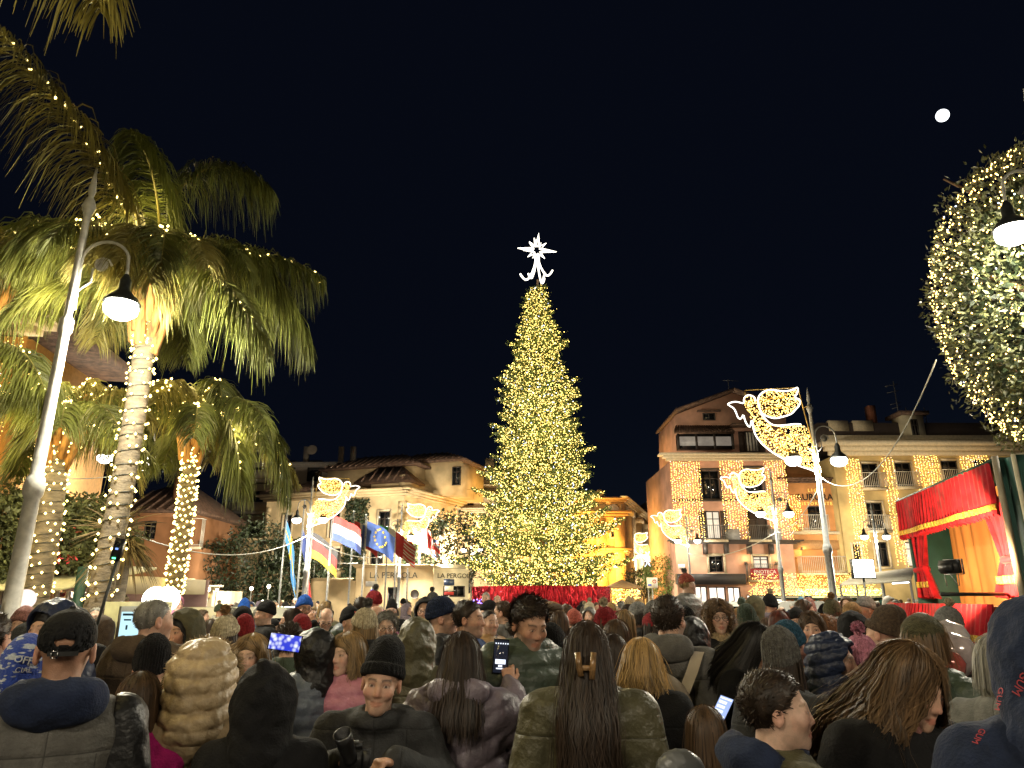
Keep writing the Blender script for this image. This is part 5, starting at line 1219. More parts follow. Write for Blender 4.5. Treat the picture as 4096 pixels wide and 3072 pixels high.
# parked white vans among the crowd
def van(x, y, D, label, rz, L=4.6):
    p = at(x, y, D); H = p.z; t = thing('parked_van', label, 'van', (p.x, p.y, 0), rz); Wt = mat('van_white', (.62, .64, .62), .25, coat=.5, var=.03)
    pr_ = [(-L / 2, .35), (L / 2, .35), (L / 2, .95), (L / 2 - .7, 1.15), (L / 2 - 1.5, H - .06), (L / 2 - 1.8, H), (-L / 2 + .15, H), (-L / 2, H - .25)]
    obj('body', poly_extrude(pr_, (0, -.9, 0), (1, 0, 0), (0, 0, 1), (0, -1, 0), 1.8), Wt, t)
    obj('windscreen', poly_extrude([(L / 2 - .72, 1.2), (L / 2 - .66, 1.22), (L / 2 - 1.44, H - .1), (L / 2 - 1.5, H - .12)], (0, -.8, 0), (1, 0, 0), (0, 0, 1), (0, -1, 0), 1.6), GLASS, t)
    for x0, x1 in ((L / 2 - 2.3, L / 2 - 1.55), (-.7, .4), (-L / 2 + .2, -.8)): obj('side_window', box(x0, x1, -.915, -.902, 1.15, H - .22), GLASS, t)
    for sx in (-1, 1):
        for sy in (-.8, .8):
            w = obj('wheel', xform(lathe([(0, -.1), (.32, -.1), (.34, 0), (.32, .1), (0, .1)], 18), Matrix.Translation((sx * L * .33, sy, .34)) @ Matrix.Rotation(R(90), 4, 'X')), mat('tyre', (.02, .02, .02), .8), t)
            obj('rim', xform(lathe([(0, -.11), (.2, -.11), (.2, .11), (0, .11)], 12), Matrix.Translation((sx * L * .33, sy, .34)) @ Matrix.Rotation(R(90), 4, 'X')), IRON, w)
van(3180, 2404, 28, 'white van roof showing above the crowd below the green shopfront', R(180)); van(1100, 2428, 17, 'white car roof among the crowd left of the flagpoles', R(0), 4.2); van(2945, 2406, 36, 'white van parked in front of the wine shop', 0)
# ------------------------------------------------------------------ puppet theatre
def theatre():
    t = thing('puppet_theatre', 'puppet theatre booth with red curtains, gold braid and dark green sides', 'theatre')
    f = Facade(t, (4.71, 6.78), (.207, .978)); f.n = Vector((-.978, .207, 0)); L = 2.95; H = 3.05
    RED = mat('velvet_red', (.36, .008, .016), .8, sheen=.05, var=.3, scale=9, spec=.2); BRAID = mat('gold_braid', (.62, .40, .05), .45, .4, .3, 60, bump=.5, bscale=120); GRN = mat('booth_green', (.012, .055, .042), .7)
    TAN = mat('backdrop_tan', (.72, .32, .09), .8, var=.08, scale=2)
    def pt(s, d, z): return tuple(f.pt(s, d, z))
    def drape(name, s0, s1, z1, z0, folds, amp, d, m, waist=None, flare=0, seed=0, nz=14, hem=True):
        r = np.random.default_rng(seed); n = folds * 8; V = []
        for i in range(n + 1):
            u = i / n; ph = u * folds * 2 * math.pi + 2.2 * math.sin(u * 9 + seed) + 1.1 * math.sin(u * 31 + 2 * seed)
            for j in range(nz + 1):
                v = j / nz; z = z1 + (z0 - z1) * v; a, b = s0, s1
                if waist:
                    c, wz, ww = waist; w = abs(v - wz); k = ww + (1 - ww) * min(1, (w / (wz if v < wz else (1 - wz))) ** .8); a, b = c + (s0 - c) * k, c + (s1 - c) * k
                V.append(pt(a + (b - a) * u, d + amp * (1 + .7 * math.sin(u * 17 + seed * 3)) * math.sin(ph + .5 * math.sin(v * 4 + u * 20)) * (.4 + .6 * v) + flare * v, z + (.015 * math.sin(ph) if j == nz else 0)))
        F = [[i * (nz + 1) + j, (i + 1) * (nz + 1) + j, (i + 1) * (nz + 1) + j + 1, i * (nz + 1) + j + 1] for i in range(n) for j in range(nz)]
        return obj(name, (np.array(V), [np.array(F)]), m, t, True), np.array(V), n, nz
    def braid(par, V, n, nz, j, h):
        G = V.reshape(n + 1, nz + 1, 3); a = G[:, j] + np.array(f.n) * .014; b = a - np.array([0, 0, h])
        VV = np.stack([a, b], 1).reshape(-1, 3); F = [[2 * i, 2 * i + 2, 2 * i + 3, 2 * i + 1] for i in range(n)]
        obj('gold_trim', (VV, [np.array(F)]), BRAID, par, True)
    v, V, n, nz = drape('valance', -.02, L + .05, H, H - .50, 30, .028, .10, RED, seed=1); braid(v, V, n, nz, 11, .055)
    obj('valance_rail', tube([pt(-.05, .08, H + .01), pt(L + .08, .08, H + .01)], .02, 6), GRN, t)
    for nm, s0, s1, c in (('curtain', 2.30, L - .02, 2.72), ('curtain', .02, .62, .16)):
        v, V, n, nz = drape(nm, s0, s1, H - .3, 1.80, 7, .04, .0, RED, (c, .62, .30), 0, 2, 24); braid(v, V, n, nz, 19, .07)
        zt2 = H - .3 + (1.80 - H + .3) * .62
        obj('tieback', tube([pt(c - .13, -.05, zt2), pt(c, .07, zt2 - .02), pt(c + .13, -.05, zt2)], .035, 8), RED, v, True)
    for s in (-.02, L + .02): f.box('side_panel', s - .02, s + .02, -.95, .02, 0, H, GRN)
    f.box('side_wrap', -.28, -.045, -1.9, -.02, 0, H + .02, GRN)
    obj('piping', tube([pt(-.29, .0, .1), pt(-.29, .0, H + .02), pt(-.29, -.3, H + .03)], .02, 6), mat('piping_cream', (.6, .55, .4), .6), t)
    obj('corner_post', tube([pt(-.06, .06, 0), pt(-.06, .06, H + .05)], .03, 8), mat('post_wood', (.35, .30, .22), .7), t)
    b, V, n, nz = drape('backdrop', .02, L - .05, H - .05, 1.62, 9, .03, -.47, TAN, seed=4, nz=18)
    f.box('rear_panel', -.02, L, -.98, -.96, 0, H, GRN); f.box('roof_panel', -.04, L + .04, -.95, .05, H + .012, H + .04, GRN); 
    f.box('stage_floor', -.02, L, -.75, .26, 1.68, 1.72, mat('stage_wood', (.2, .1, .05), .6))
    sk, V, n, nz = drape('apron_skirt', -.02, L + .04, 1.74, 1.34, 26, .03, .30, RED, flare=.08, seed=7); braid(sk, V, n, nz, 10, .06)
    drape('lower_curtain', .0, L, 1.36, .05, 22, .04, .12, mat('velvet_dark', (.12, .006, .012), .8), seed=9)
    # working lamp on its bar
    lt = thing('stage_floodlight', 'black floodlight on a bar, seen from behind, lighting the puppet stage', 'floodlight')
    c = at(3800, 2268, 6.6); e = Vector(f.n) * -1; M = Matrix.Translation(c) @ Matrix.Rotation(math.atan2(e.y, e.x) - R(62), 4, 'Z') @ Matrix.Scale(.66, 4)
    obj('case', xform(cat([box(-.135, .135, -.045, .05, -.085, .09), box(-.10, .10, -.10, -.046, -.06, .05)]), M), mat('flood_black', (.02, .02, .022), .4), lt)
    obj('rim', xform(cat([box(-.15, .15, .052, .075, -.10, -.09), box(-.15, .15, .052, .075, .095, .105), box(-.15, -.14, .052, .075, -.09, .095), box(.14, .15, .052, .075, -.09, .095)]), M), mat('flood_rim', (.4, .4, .4), .3, .8), lt)
    obj('lamp_face', xform(box(-.125, .125, .052, .056, -.078, .082), M), emis('stage_face', (1, .9, .75), 6, False), lt)
    obj('bracket', xform(cat([tube([(-.11, 0, -.085), (-.10, 0, -.25)], .006, 5), tube([(.11, 0, -.085), (.10, 0, -.25)], .006, 5), tube([(0, -.02, -.085), (.08, 0, -.25)], .008, 5)]), M), IRON, lt)
    a = at(3765, 2377, 6.5); b = at(4010, 2377, 6.9); obj('bar', tube([tuple(a), tuple(b), (b.x + .8, b.y + .9, b.z)], .016, 8), DARKIRON, lt)
    plight('stage_light', tuple(Vector(c) + e * .16 + Vector((0, .12, 0))), 620, (1, .66, .34), lt, .06, 92, f.pt(1.45, -.47, 2.4) - (Vector(c) + e * .16 + Vector((0, .12, 0))), .5)
theatre()
# ------------------------------------------------------------------ people: one continuous body mesh each, clothing and hair as children
SKIN = [mat('skin_%d' % i, c, .48, var=.12, scale=38, attr=True, spec=.35, bump=.12, bscale=260) for i, c in enumerate([(.62, .38, .27), (.54, .31, .205), (.68, .45, .34), (.42, .23, .14)])]
def head_sdf(P, sex, full=True, smile=0):
    x, y, z = P; w = .96 if sex == 'f' else 1.0; ax = np.abs(x); Q = (ax, y, z)
    d = s_ell(P, (0, .016, .036), (.0735 * w, .096, .087))
    d = smin(d, s_ell(P, (0, -.036, -.036), (.059 * w, .060, .080)), .035)
    d = smin(d, s_ell(P, (0, -.066, -.094), (.030 if sex == 'm' else .022, .026, .024)), .03)
    d = smin(d, s_cap(Q, (.0, -.082, .026), (.036, -.074, .024), .012 if sex == 'm' else .009), .018)
    d = smax(d, -(s_ell(Q, (.031, -.102, .006), (.020, .018, .0135))), .014)
    d = smin(d, s_ell(Q, (.030, -.0795, .005), (.0135, .0125, .0125)), .003)
    d = smin(d, s_cap(P, (0, -.088, .014), (0, -.1035, -.027), .0080, .0112), .013)
    d = smin(d, s_ell(Q, (.0115, -.0945, -.0315), (.0078, .010, .0072)), .006)
    d = smin(d, s_ell(Q, (.042, -.066, -.022), (.020, .020, .020)), .025)
    mw, mu = (.007, .009) if smile else (0, 0)
    d = smin(d, s_cap(Q, (0, -.0945, -.0585), (.021 + mw, -.082 + mw * .4, -.063 + mu), .0060, .003), .006)
    d = smin(d, s_cap(Q, (0, -.0935, -.0715), (.018 + mw, -.082 + mw * .4, -.067 + mu), .0070, .003), .006)
    d = smax(d, -s_cap(Q, (0, -.102, -.065), (.024 + mw, -.085 + mw * .4, -.066 + mu), .0026 if smile else .0022), .003)
    if smile: d = smin(d, s_ell(Q, (.040, -.075, -.026), (.019, .018, .016)), .015)
    e = s_ell(Q, (.079 * w, .012, -.006), (.011, .020, .034)); e = smax(e, -s_ell(Q, (.090 * w, .006, -.002), (.008, .011, .019)), .006)
    d = smin(d, e, .006)
    d = smin(d, s_cap(P, (0, .022, -.05), (0, .040, -.20), .054 * w, .058 * w), .025)
    if full: d = smin(d, s_ell(P, (0, .040, -.235), (.095, .066, .05)), .05)
    return d
def lerp3(a, b, t): return a[None] * (1 - t[:, None]) + b[None] * t[:, None]
def head_mesh(sex='m', brow=(.05, .03, .02), stubble=0.0, age=0, beard=None, h=.0068, lips=1.0, smile=0, shave=0, full=True):
    f = lambda X, Y, Z: head_sdf((X, Y, Z), sex, full, smile)
    V, F = surf(f, (-.17, -.13, -.30), (.17, .14, .135), h)
    c = np.ones((len(V), 3), np.float32); x, y, z = np.abs(V[:, 0]), V[:, 1], V[:, 2]
    red = np.exp(-(((x - .045) / .02) ** 2 + ((z + .025) / .022) ** 2)) * (y < -.03) * .8 + np.exp(-((x / .014) ** 2 + ((z + .028) / .02) ** 2)) * (y < -.09) * .9 + (x > .076) * .7
    c *= 1 - red[:, None] * np.array([.0, .22, .24])
    if shave: c[(y > -.02) & (z > -.075) & (x < .074)] *= np.array([.62, .55, .5]) 
    lip = ((x / .025) ** 2 + ((z + .065) / .0125) ** 2 < 1) & (y < -.075)
    c[lip] = np.array([.86, .56, .56]) if sex == 'f' else np.array([.86, .68, .66])
    br = np.exp(-((z - (.0265 + .004 * np.sin((x - .012) / .034 * 2.6))) / (.0048 if sex == 'm' else .0036)) ** 2) * ((x > .011) & (x < .050) & (y < -.04))
    sk = np.array([.56, .34, .23]); bc = np.array(brow) / sk
    c = c * (1 - br[:, None] * .9) + bc[None] * br[:, None] * .9
    ex, ez = x - .0305, z - .0055; ey = ((ex / .0125) ** 2 + ((ez + .0012) / .0046) ** 2 < 1) & (y < -.07)
    rim = ((ex / .0155) ** 2 + ((ez - .0008) / .0085) ** 2 < 1) & (y < -.06) & ~ey
    c[rim] *= np.array([.55, .48, .46]); c[ey] = np.array([.8, 1.05, 1.25])
    c[ey & (np.hypot(ex, ez + .001) < .0050)] = np.array([.10, .09, .10])
    if stubble or beard is not None:
        m = ((z < -.035) & (y < .02) & (z > -.14) & ~lip) * 1.0; m = np.maximum(m, (np.exp(-((z + .048) / .006) ** 2) * (x < .026) * (y < -.07)))
        m *= np.clip(1 - np.exp(-((x / .02) ** 2 + ((z + .02) / .028) ** 2)), 0, 1); k = (beard if beard is not None else np.array([.25, .22, .2]))
        a = (stubble if beard is None else .85) * m; c = c * (1 - a[:, None]) + (np.array(k) / sk)[None] * a[:, None]
    return V, F, c
_heads = {}
def head(key):
    if key not in _heads: _heads[key] = head_mesh(**HEADS[key])
    return _heads[key]
DK, GR, BLD = (.03, .02, .015), (.22, .2, .18), (.18, .11, .05)
HEADS = dict(m=dict(sex='m', brow=DK, stubble=.35), mb=dict(sex='m', brow=DK, beard=(.05, .04, .035)), mg=dict(sex='m', brow=GR, stubble=.15), mgb=dict(sex='m', brow=DK, stubble=.5), f=dict(sex='f', brow=DK), fb=dict(sex='f', brow=BLD), c=dict(sex='f', brow=BLD, lips=.8),
             mf=dict(sex='m', brow=DK, stubble=.25, h=.0105), ff=dict(sex='f', brow=DK, h=.0105))
HEADS['ms'] = dict(sex='m', brow=DK, stubble=.3, shave=1, h=.0055)
for k in ('m2', 'f2'): HEADS[k] = dict(HEADS[k[0]], h=.0055)
HEADS['m2'] = dict(HEADS['m2'], smile=1, stubble=.15, full=False); HEADS['fs'] = dict(HEADS['f2'], smile=1)
HEADS['mgb'] = dict(HEADS['mgb'], h=.006)
# skeleton at 1.72 m, facing -Y, head centre 1.60
def joints(arms='hang', lean=0.0):
    J = dict(neck=(0, .03, 1.44), chest=(0, .0, 1.28), waist=(0, 0, 1.08), hip=(0, 0, .92))
    def arm(s, k):
        sh = (s * .185, .02, 1.385)
        if k == 'hang': return sh, (s * .245, .05, 1.12), (s * .235, -.03, .89), (s * .225, -.055, .80)
        if k == 'phone_up': return sh, (s * .30, -.16, 1.20), (s * .22, -.26, 1.45), (s * .205, -.28, 1.54)
        if k == 'front': return sh, (s * .26, -.02, 1.13), (s * .10, -.27, 1.13), (s * .05, -.33, 1.15)
        if k == 'phone_low': return sh, (s * .29, -.02, 1.15), (s * .31, -.22, 1.25), (s * .325, -.29, 1.31)
        if k == 'face': return sh, (s * .20, -.16, 1.20), (s * .06, -.20, 1.44), (s * .035, -.18, 1.53)
        if k == 'camera': return sh, (s * .29, -.10, 1.22), (s * .115, -.22, 1.51), (s * .04, -.27, 1.57)
        if k == 'pocket': return sh, (s * .265, .08, 1.13), (s * .19, -.08, .98), (s * .15, -.11, .95)
    a = arms if isinstance(arms, tuple) else (arms, arms)
    J['R'] = arm(1, a[0]); J['L'] = arm(-1, a[1])
    if lean:
        M = Matrix.Translation((0, 0, .95)) @ Matrix.Rotation(lean, 3, 'X').to_4x4() @ Matrix.Translation((0, 0, -.95))
        g = lambda p: tuple(M @ Vector(p)) if p[2] > .95 or True else p
        for k in ('neck', 'chest', 'waist'): J[k] = g(J[k])
        for k in 'RL': J[k] = tuple(g(p) for p in J[k])
    return J
def hand_sdf(P, J, s, grip):
    "palm and five fingers built from wrist J[2] along to J[3]"
    w = np.array(J[2]); e = np.array(J[3]) - w; e /= np.linalg.norm(e)
    up = np.array([0, -1.0, 0]) if abs(e[2]) > .6 else np.array([0, 0, 1.0])
    if grip == 'up': up = np.array([0, 1.0, 0])
    v = np.cross(e, up); v /= np.linalg.norm(v); n = np.cross(v, e)   # v across the palm, n out of the back
    g = lambda a, b, c: tuple(w + e * a + v * b + n * c)
    d = s_cap(P, g(-.06, 0, 0), g(.02, 0, 0), .026, .025)
    for b in (-.024, -.008, .008, .024): d = smin(d, s_cap(P, g(.012, b * .6, 0), g(.085, b, 0), .015, .0115), .012)
    cur = {'hang': (.35, .8), 'up': (.9, 1.4), 'front': (1.1, 1.6), 'flat': (.15, .3)}.get(grip, (.5, .9))
    for b, L in ((-.026, .062), (-.009, .074), (.009, .080), (.026, .070)):
        p0 = np.array([.085, b, 0]); a1, a2 = cur; p1 = p0 + .48 * L * np.array([math.cos(a1), .03 * np.sign(b), -math.sin(a1)]); p2 = p1 + .32 * L * np.array([math.cos(a2), 0, -math.sin(a2)]); p3 = p2 + .25 * L * np.array([math.cos(a2 + .5), 0, -math.sin(a2 + .5)])
        for a, c, r0, r1 in ((p0, p1, .0095, .0088), (p1, p2, .0088, .008), (p2, p3, .008, .0072)): d = smin(d, s_cap(P, g(*a), g(*c), r0, r1), .004)
    t0 = np.array([.02, s * .02, 0]); t1 = np.array([.055, s * .045, -.018]); t2 = np.array([.085, s * .045, -.034])
    d = smin(d, s_cap(P, g(*t0), g(*t1), .013, .0105), .01); d = smin(d, s_cap(P, g(*t1), g(*t2), .0105, .0085), .004)
    return d
def rot_head(yaw, pitch, roll=0.0, neck=(0, .03, 1.44), hc=1.60):
    n = Vector(neck); M = Matrix.Translation(n) @ Matrix.Rotation(yaw, 4, 'Z') @ Matrix.Rotation(pitch, 4, 'X') @ Matrix.Rotation(roll, 4, 'Y') @ Matrix.Translation((0, -.03, hc - 1.44))
    return M
_bod = {}
def body_mesh(hk, yaw, pitch, roll, arms, lean, grips, fine):
    key = (hk, round(yaw, 2), round(pitch, 2), round(roll, 2), arms, lean, grips, fine)
    if key in _bod: return _bod[key]
    J = joints(arms, lean); M = rot_head(yaw, pitch, roll, J['neck'])
    V, F, c = head(hk); V2 = xform((V, F), M)[0]
    parts = [(V2, F)]; cols = [c]
    a = arms if isinstance(arms, tuple) else (arms, arms)
    for k, s, gr in (('R', 1, grips[0]), ('L', -1, grips[1])):
        j = J[k]; w = np.array(j[2]); lo = w - .17; hi = w + .17
        h = .0055 if (fine and gr in ('front', 'up')) else .014 if not fine else .011
        f = lambda X, Y, Z: smin(hand_sdf((X, Y, Z), j, -s if gr == 'up' else s, gr), s_cap((X, Y, Z), j[1], j[2], .036, .026), .01)
        Vh, Fh = surf(f, lo, hi, h); cc = np.ones((len(Vh), 3), np.float32) * np.array([1, .93, .9])
        Va, Fa = tube([J['chest'], j[0], j[1], tuple(np.array(j[1]) * .25 + np.array(j[2]) * .75)], [.06, .055, .04, .03], 8)
        parts += [(Vh, Fh), (Va, Fa)]; cols += [cc, np.ones((len(Va), 3), np.float32)]
    Vt, Ft = tube([(0, 0, .85), J['waist'], J['chest'], J['neck']], [.09, .09, .09, .05], 10)
    parts.append((Vt, Ft)); cols.append(np.ones((len(Vt), 3), np.float32))
    me = mesh('body', cat(parts), True, np.concatenate(cols)); _bod[key] = me
    return me
def noise3(P, s, seed=0):
    x, y, z = [p * s for p in P]; return (np.sin(x * 1.7 + 1.3 * np.sin(y * 1.1 + seed) + seed) * np.sin(y * 1.9 + np.sin(z * 1.3)) + np.sin(z * 2.1 + 1.7 * np.sin(x * 1.2 + seed * 2)) * np.sin(x * .9 - y * 1.4)) * .5
def ridge(P, s_, seed=0): return 1 - 2.2 * np.abs(noise3(P, s_, seed))
_coats = {}
def coat_mesh(style, arms='hang', lean=0.0, girth=1.0, length=.72, hood=None, collar=True, fine=False, seed=0, part='all'):
    key = (style, arms, lean, girth, length, hood, collar, fine, seed, part)
    if key in _coats: return _coats[key]
    J = joints(arms, lean); h = .0150 if fine else .024
    def f(X, Y, Z):
        P = (X, Y, Z); pad = {'puffer': .028, 'coat': .012, 'wool': .006, 'parka': .02}[style]
        d = s_cap(P, J['waist'], J['chest'], .165 * girth + pad, .178 * girth + pad, .70)
        d = smin(d, s_cap(P, (-.12, .02 + J['chest'][1], J['neck'][2] - .075), (.12, .02 + J['chest'][1], J['neck'][2] - .075), .082 + pad * .5), .10)
        d = smin(d, s_cap(P, J['waist'], (0, 0, length + .12), .165 * girth + pad, .185 * girth + pad, .74), .08)
        d = smax(d, length - Z, .03)
        q = np.zeros_like(X)
        for k in 'RL':
            a, b, c, _ = J[k]
            d1, t1 = s_cap(P, a, b, .078 + pad * .8, .064 + pad * .8, want_t=True); d2, t2 = s_cap(P, b, c, .064 + pad * .8, .046 + pad * .6, want_t=True)
            if style == 'puffer':
                d1 = d1 - .018 * np.abs(np.sin(t1 * 11.0)) ** .6 + .010; d2 = d2 - .018 * np.abs(np.sin(t2 * 9.5)) ** .6 + .010
            da = smin(d1, d2, .03)
            if part == 'sleeves': arms_d = da if k == 'R' else np.minimum(arms_d, da)
            if part != 'torso': d = smin(d, da, .035)
        # sleeve ends open
        if style == 'puffer':
            if seed % 3 == 1: ph = (Z - .45 * np.abs(X)) / .10
            else: ph = Z / .092
            d = d - (.022 * np.abs(np.sin((ph + .18 * noise3(P, 9, seed)) * np.pi)) ** .5 - .013) * np.exp(-np.maximum(0, np.abs(X) - .2) * 12)
        d = d + .0040 * noise3(P, 30, seed) + .008 * noise3(P, 11, seed + 2) - (.0045 if style != 'puffer' else .002) * ridge((X, Y, Z * .8), 17, seed + 4)
        n = J['neck']
        if part == 'sleeves': return np.maximum(arms_d - .003 + .0040 * noise3(P, 30, seed), .165 - np.abs(X) - .05 * (Z < 1.3))
        if part == 'hood': d = np.full_like(d, 1.0)
        elif collar: 
            d = smin(d, s_ell(P, (n[0], n[1] + .005, n[2] + .012), (.096 + pad, .096 + pad, .064)), .03)
            d = smax(d, -s_ell(P, (n[0], n[1] - .012, n[2] + .085), (.076, .078, .06)), .010)
        if part in ('all', 'torso') and hood: return d
        if hood == 'down':
            hd = s_ell(P, (n[0], n[1] + .085, n[2] + .025), (.150, .090, .085)); hd = smax(hd, -s_ell(P, (n[0], n[1] + .03, n[2] + .10), (.095, .085, .075)), .02)
            hd = hd + .009 * noise3(P, 24, seed + 5)
            d = smin(d, hd, .02)
        if hood == 'big':
            hd = s_ell(P, (n[0], n[1] + .13, n[2] - .045), (.175, .11, .135)) + .010 * noise3(P, 30, seed + 5); d = smin(d, hd, .015)
        return d
    VF = surf(f, (-.52, -.42 - .5 * bool(lean), length - .03), (.52, .42, 1.62), h)
    _coats[key] = mesh('coat', VF, True); return _coats[key]
_legs = None
def legs():
    global _legs
    if _legs is None:
        def f(X, Y, Z):
            Q = (np.abs(X), Y, Z); d = s_cap(Q, (.09, .01, .90), (.10, 0, .50), .095, .07); return smin(d, s_cap(Q, (.10, 0, .50), (.105, .02, .09), .07, .055), .04)
        def g(X, Y, Z): Q = (X, Y, Z); d = s_cap(Q, (.105, .05, .05), (.115, -.12, .04), .05, .042, 1.0); return smax(smin(d, s_cap(Q, (.105, .03, .05), (.105, .03, .14), .055), .03), -Z + .004, .005)
        _legs = (mesh('trousers', surf(f, (-.25, -.2, .06), (.25, .2, 1.02), .024), True), mesh('shoe', surf(g, (0, -.25, 0), (.25, .15, .2), .016), True))
    return _legs
# ---- hats, hoods, hair (head frame: origin at head centre, face towards -Y)
_wear = {}
def wear(key, fn):
    if key not in _wear: _wear[key] = fn()
    return _wear[key]
def beanie(h=.008, tall=.03, slouch=0.0, ribs=34, cuff=True, seed=0, amp=.0022):
    def f(X, Y, Z):
        P = (X, Y, Z); d = s_ell(P, (0, .02 + slouch, .052), (.090, .110, .092 + tall))
        d = smin(d, s_ell(P, (0, .05 + slouch * 2, .09 + tall), (.06, .06, .05)), .05) if slouch else d
        a = np.arctan2(X, Y - .02); d = d + amp * np.sin(a * ribs) + .004 * noise3(P, 22, seed) * np.clip((Z - .06) * 12, 0, 1)
        pl = (.028 + .20 * (Y + .02)) * -1
        lo = Z - (.036 - .32 * (Y + .03)); d = smax(d, -lo, .008)
        if cuff:
            cz = Z - (.062 - .32 * (Y + .03)); c = smax(s_ell(P, (0, .018, .045), (.098, .118, .105)) + amp * np.sin(a * ribs), np.abs(cz) - .027, .012); d = smin(d, c, .004)
        return d
    return mesh('beanie', surf(f, (-.12, -.13, -.04), (.12, .22, .22), h), True)
def hood_up(h=.01, peak=0.0, puff=False, seed=0, wide=1.0, loose=0.0):
    def f(X, Y, Z):
        P = (X, Y, Z); o = s_ell(P, (0, .022, .025), (.116 * wide, .142, .136 + loose))
        if peak: o = smin(o, s_cap(P, (0, .03, .03), (0, .075, .165), .105, .022), .06)
        o = smin(o, s_cap(P, (0, .045, -.06), (0, .045, -.165), .108 * wide, .125 * wide), .05)
        if puff: o = o + .007 * np.exp(-(X / .010) ** 2)
        if puff: o = o - .017 * np.abs(np.sin((Z + .22 * Y + .004 * noise3(P, 13, seed) + .004 * (X > 0)) / .066 * np.pi)) ** .55 + .010
        o = o + .006 * noise3(P, 20, seed) + .0035 * noise3(P, 50, seed) - .005 * ridge((X, Y * .7, Z), 24, seed + 3) - (0 if puff else .004) * np.exp(-(X / .012) ** 2)
        i = s_ell(P, (0, -.035, -.01), (.088, .125, .112)); i = smin(i, s_cap(P, (0, -.1, 0), (0, -.28, -.02), .088, .10), .03)
        i = np.minimum(i, s_cap(P, (0, .04, -.04), (0, .04, -.3), .088))
        return smax(o, -i, .012)
    return mesh('hood', surf(f, (-.2, -.18, -.24), (.2, .26, .26), h), True)
def fur_ring(n=700, L=.035, rad=(.105, .13), c=(0, -.075, .0), seed=0, w=.0025, tilt=.25):
    r = np.random.default_rng(seed); a = r.uniform(-.62 * math.pi, .62 * math.pi, n) ; x = rad[0] * np.sin(a); z = rad[1] * np.cos(a)
    B = np.stack([c[0] + x, c[1] + tilt * (np.cos(a) - .5) * -.05 + r.normal(0, .012, n), c[2] + z], 1)
    d = np.stack([np.sin(a), r.normal(-.35, .5, n), np.cos(a)], 1) + r.normal(0, .35, (n, 3)); d /= np.linalg.norm(d, axis=1, keepdims=True)
    P = B[:, None] + d[:, None] * (L * r.uniform(.6, 1.2, (n, 1)) * np.linspace(-.35, 1, 4))[..., None]; P[:, 3, 2] -= .008
    core = tube([(c[0] + rad[0] * math.sin(q), c[1] - tilt * .05 * (math.cos(q) - .5), c[2] + rad[1] * math.cos(q)) for q in np.linspace(-.64 * math.pi, .64 * math.pi, 30)], .020, 8)
    return mesh('fur_trim', cat([core, ribbons(P, np.tile(w * np.array([1, 1, .8, .2]), (n, 1)), np.cross(d, r.normal(0, 1, (n, 3)))[:, None])]))
def pom(rad=.042, n=700, seed=0):
    r = np.random.default_rng(seed); d = r.normal(0, 1, (n, 3)); d /= np.linalg.norm(d, axis=1, keepdims=True)
    P = d[:, None] * (rad * r.uniform(.8, 1.1, (n, 1)) * np.array([.3, .7, 1.0]))[..., None]
    return mesh('pompom', cat([uvsphere((0, 0, 0), rad * .7, 10, 8), ribbons(P, np.tile(np.array([.003, .003, .0012]), (n, 1)), np.cross(d, r.normal(0, 1, (n, 3)))[:, None])]))
def cap_hat(h=.006):
    def f(X, Y, Z):
        P = (X, Y, Z); d = s_ell(P, (0, .018, .045), (.086, .106, .092)) + .0012 * np.abs(np.sin(np.arctan2(X, Y - .018) * 3)) ** .3
        d = smax(d, -(Z - (.034 - .30 * (Y + .03))), .004)
        d = np.where(Y > .05, smax(d, -s_cap((X, Y, Z), (-.020, .14, .034), (.020, .14, .034), .024), .003), d)
        hol = s_ell(P, (0, .018, .043), (.079, .099, .087)); d = np.where((Y > .04) & (Z < .09), smax(d, -hol, .002), d)
        v = s_ell(P, (0, -.115, .062), (.075, .085, .010)); v = smax(v, Y + .07, .01); d = np.minimum(d, v)
        return np.minimum(d, s_ell(P, (0, .02, .139), (.010, .010, .006)))
    return mesh('cap', surf(f, (-.11, -.21, .0), (.11, .14, .16), h), True)
def newsboy(h=.009):
    def f(X, Y, Z):
        P = (X, Y, Z); a = np.arctan2(X, Y); d = s_ell(P, (0, .01, .09), (.125, .14, .055)) + .003 * np.abs(np.sin(a * 4)) ; d = smin(d, smax(s_ell(P, (0, .015, .05), (.090, .108, .08)), -(Z - .035), .01), .02)
        return np.minimum(d, smax(s_ell(P, (0, -.115, .045), (.075, .06, .012)), Y + .075, .01))
    return mesh('newsboy_cap', surf(f, (-.15, -.2, .0), (.15, .17, .17), h), True)
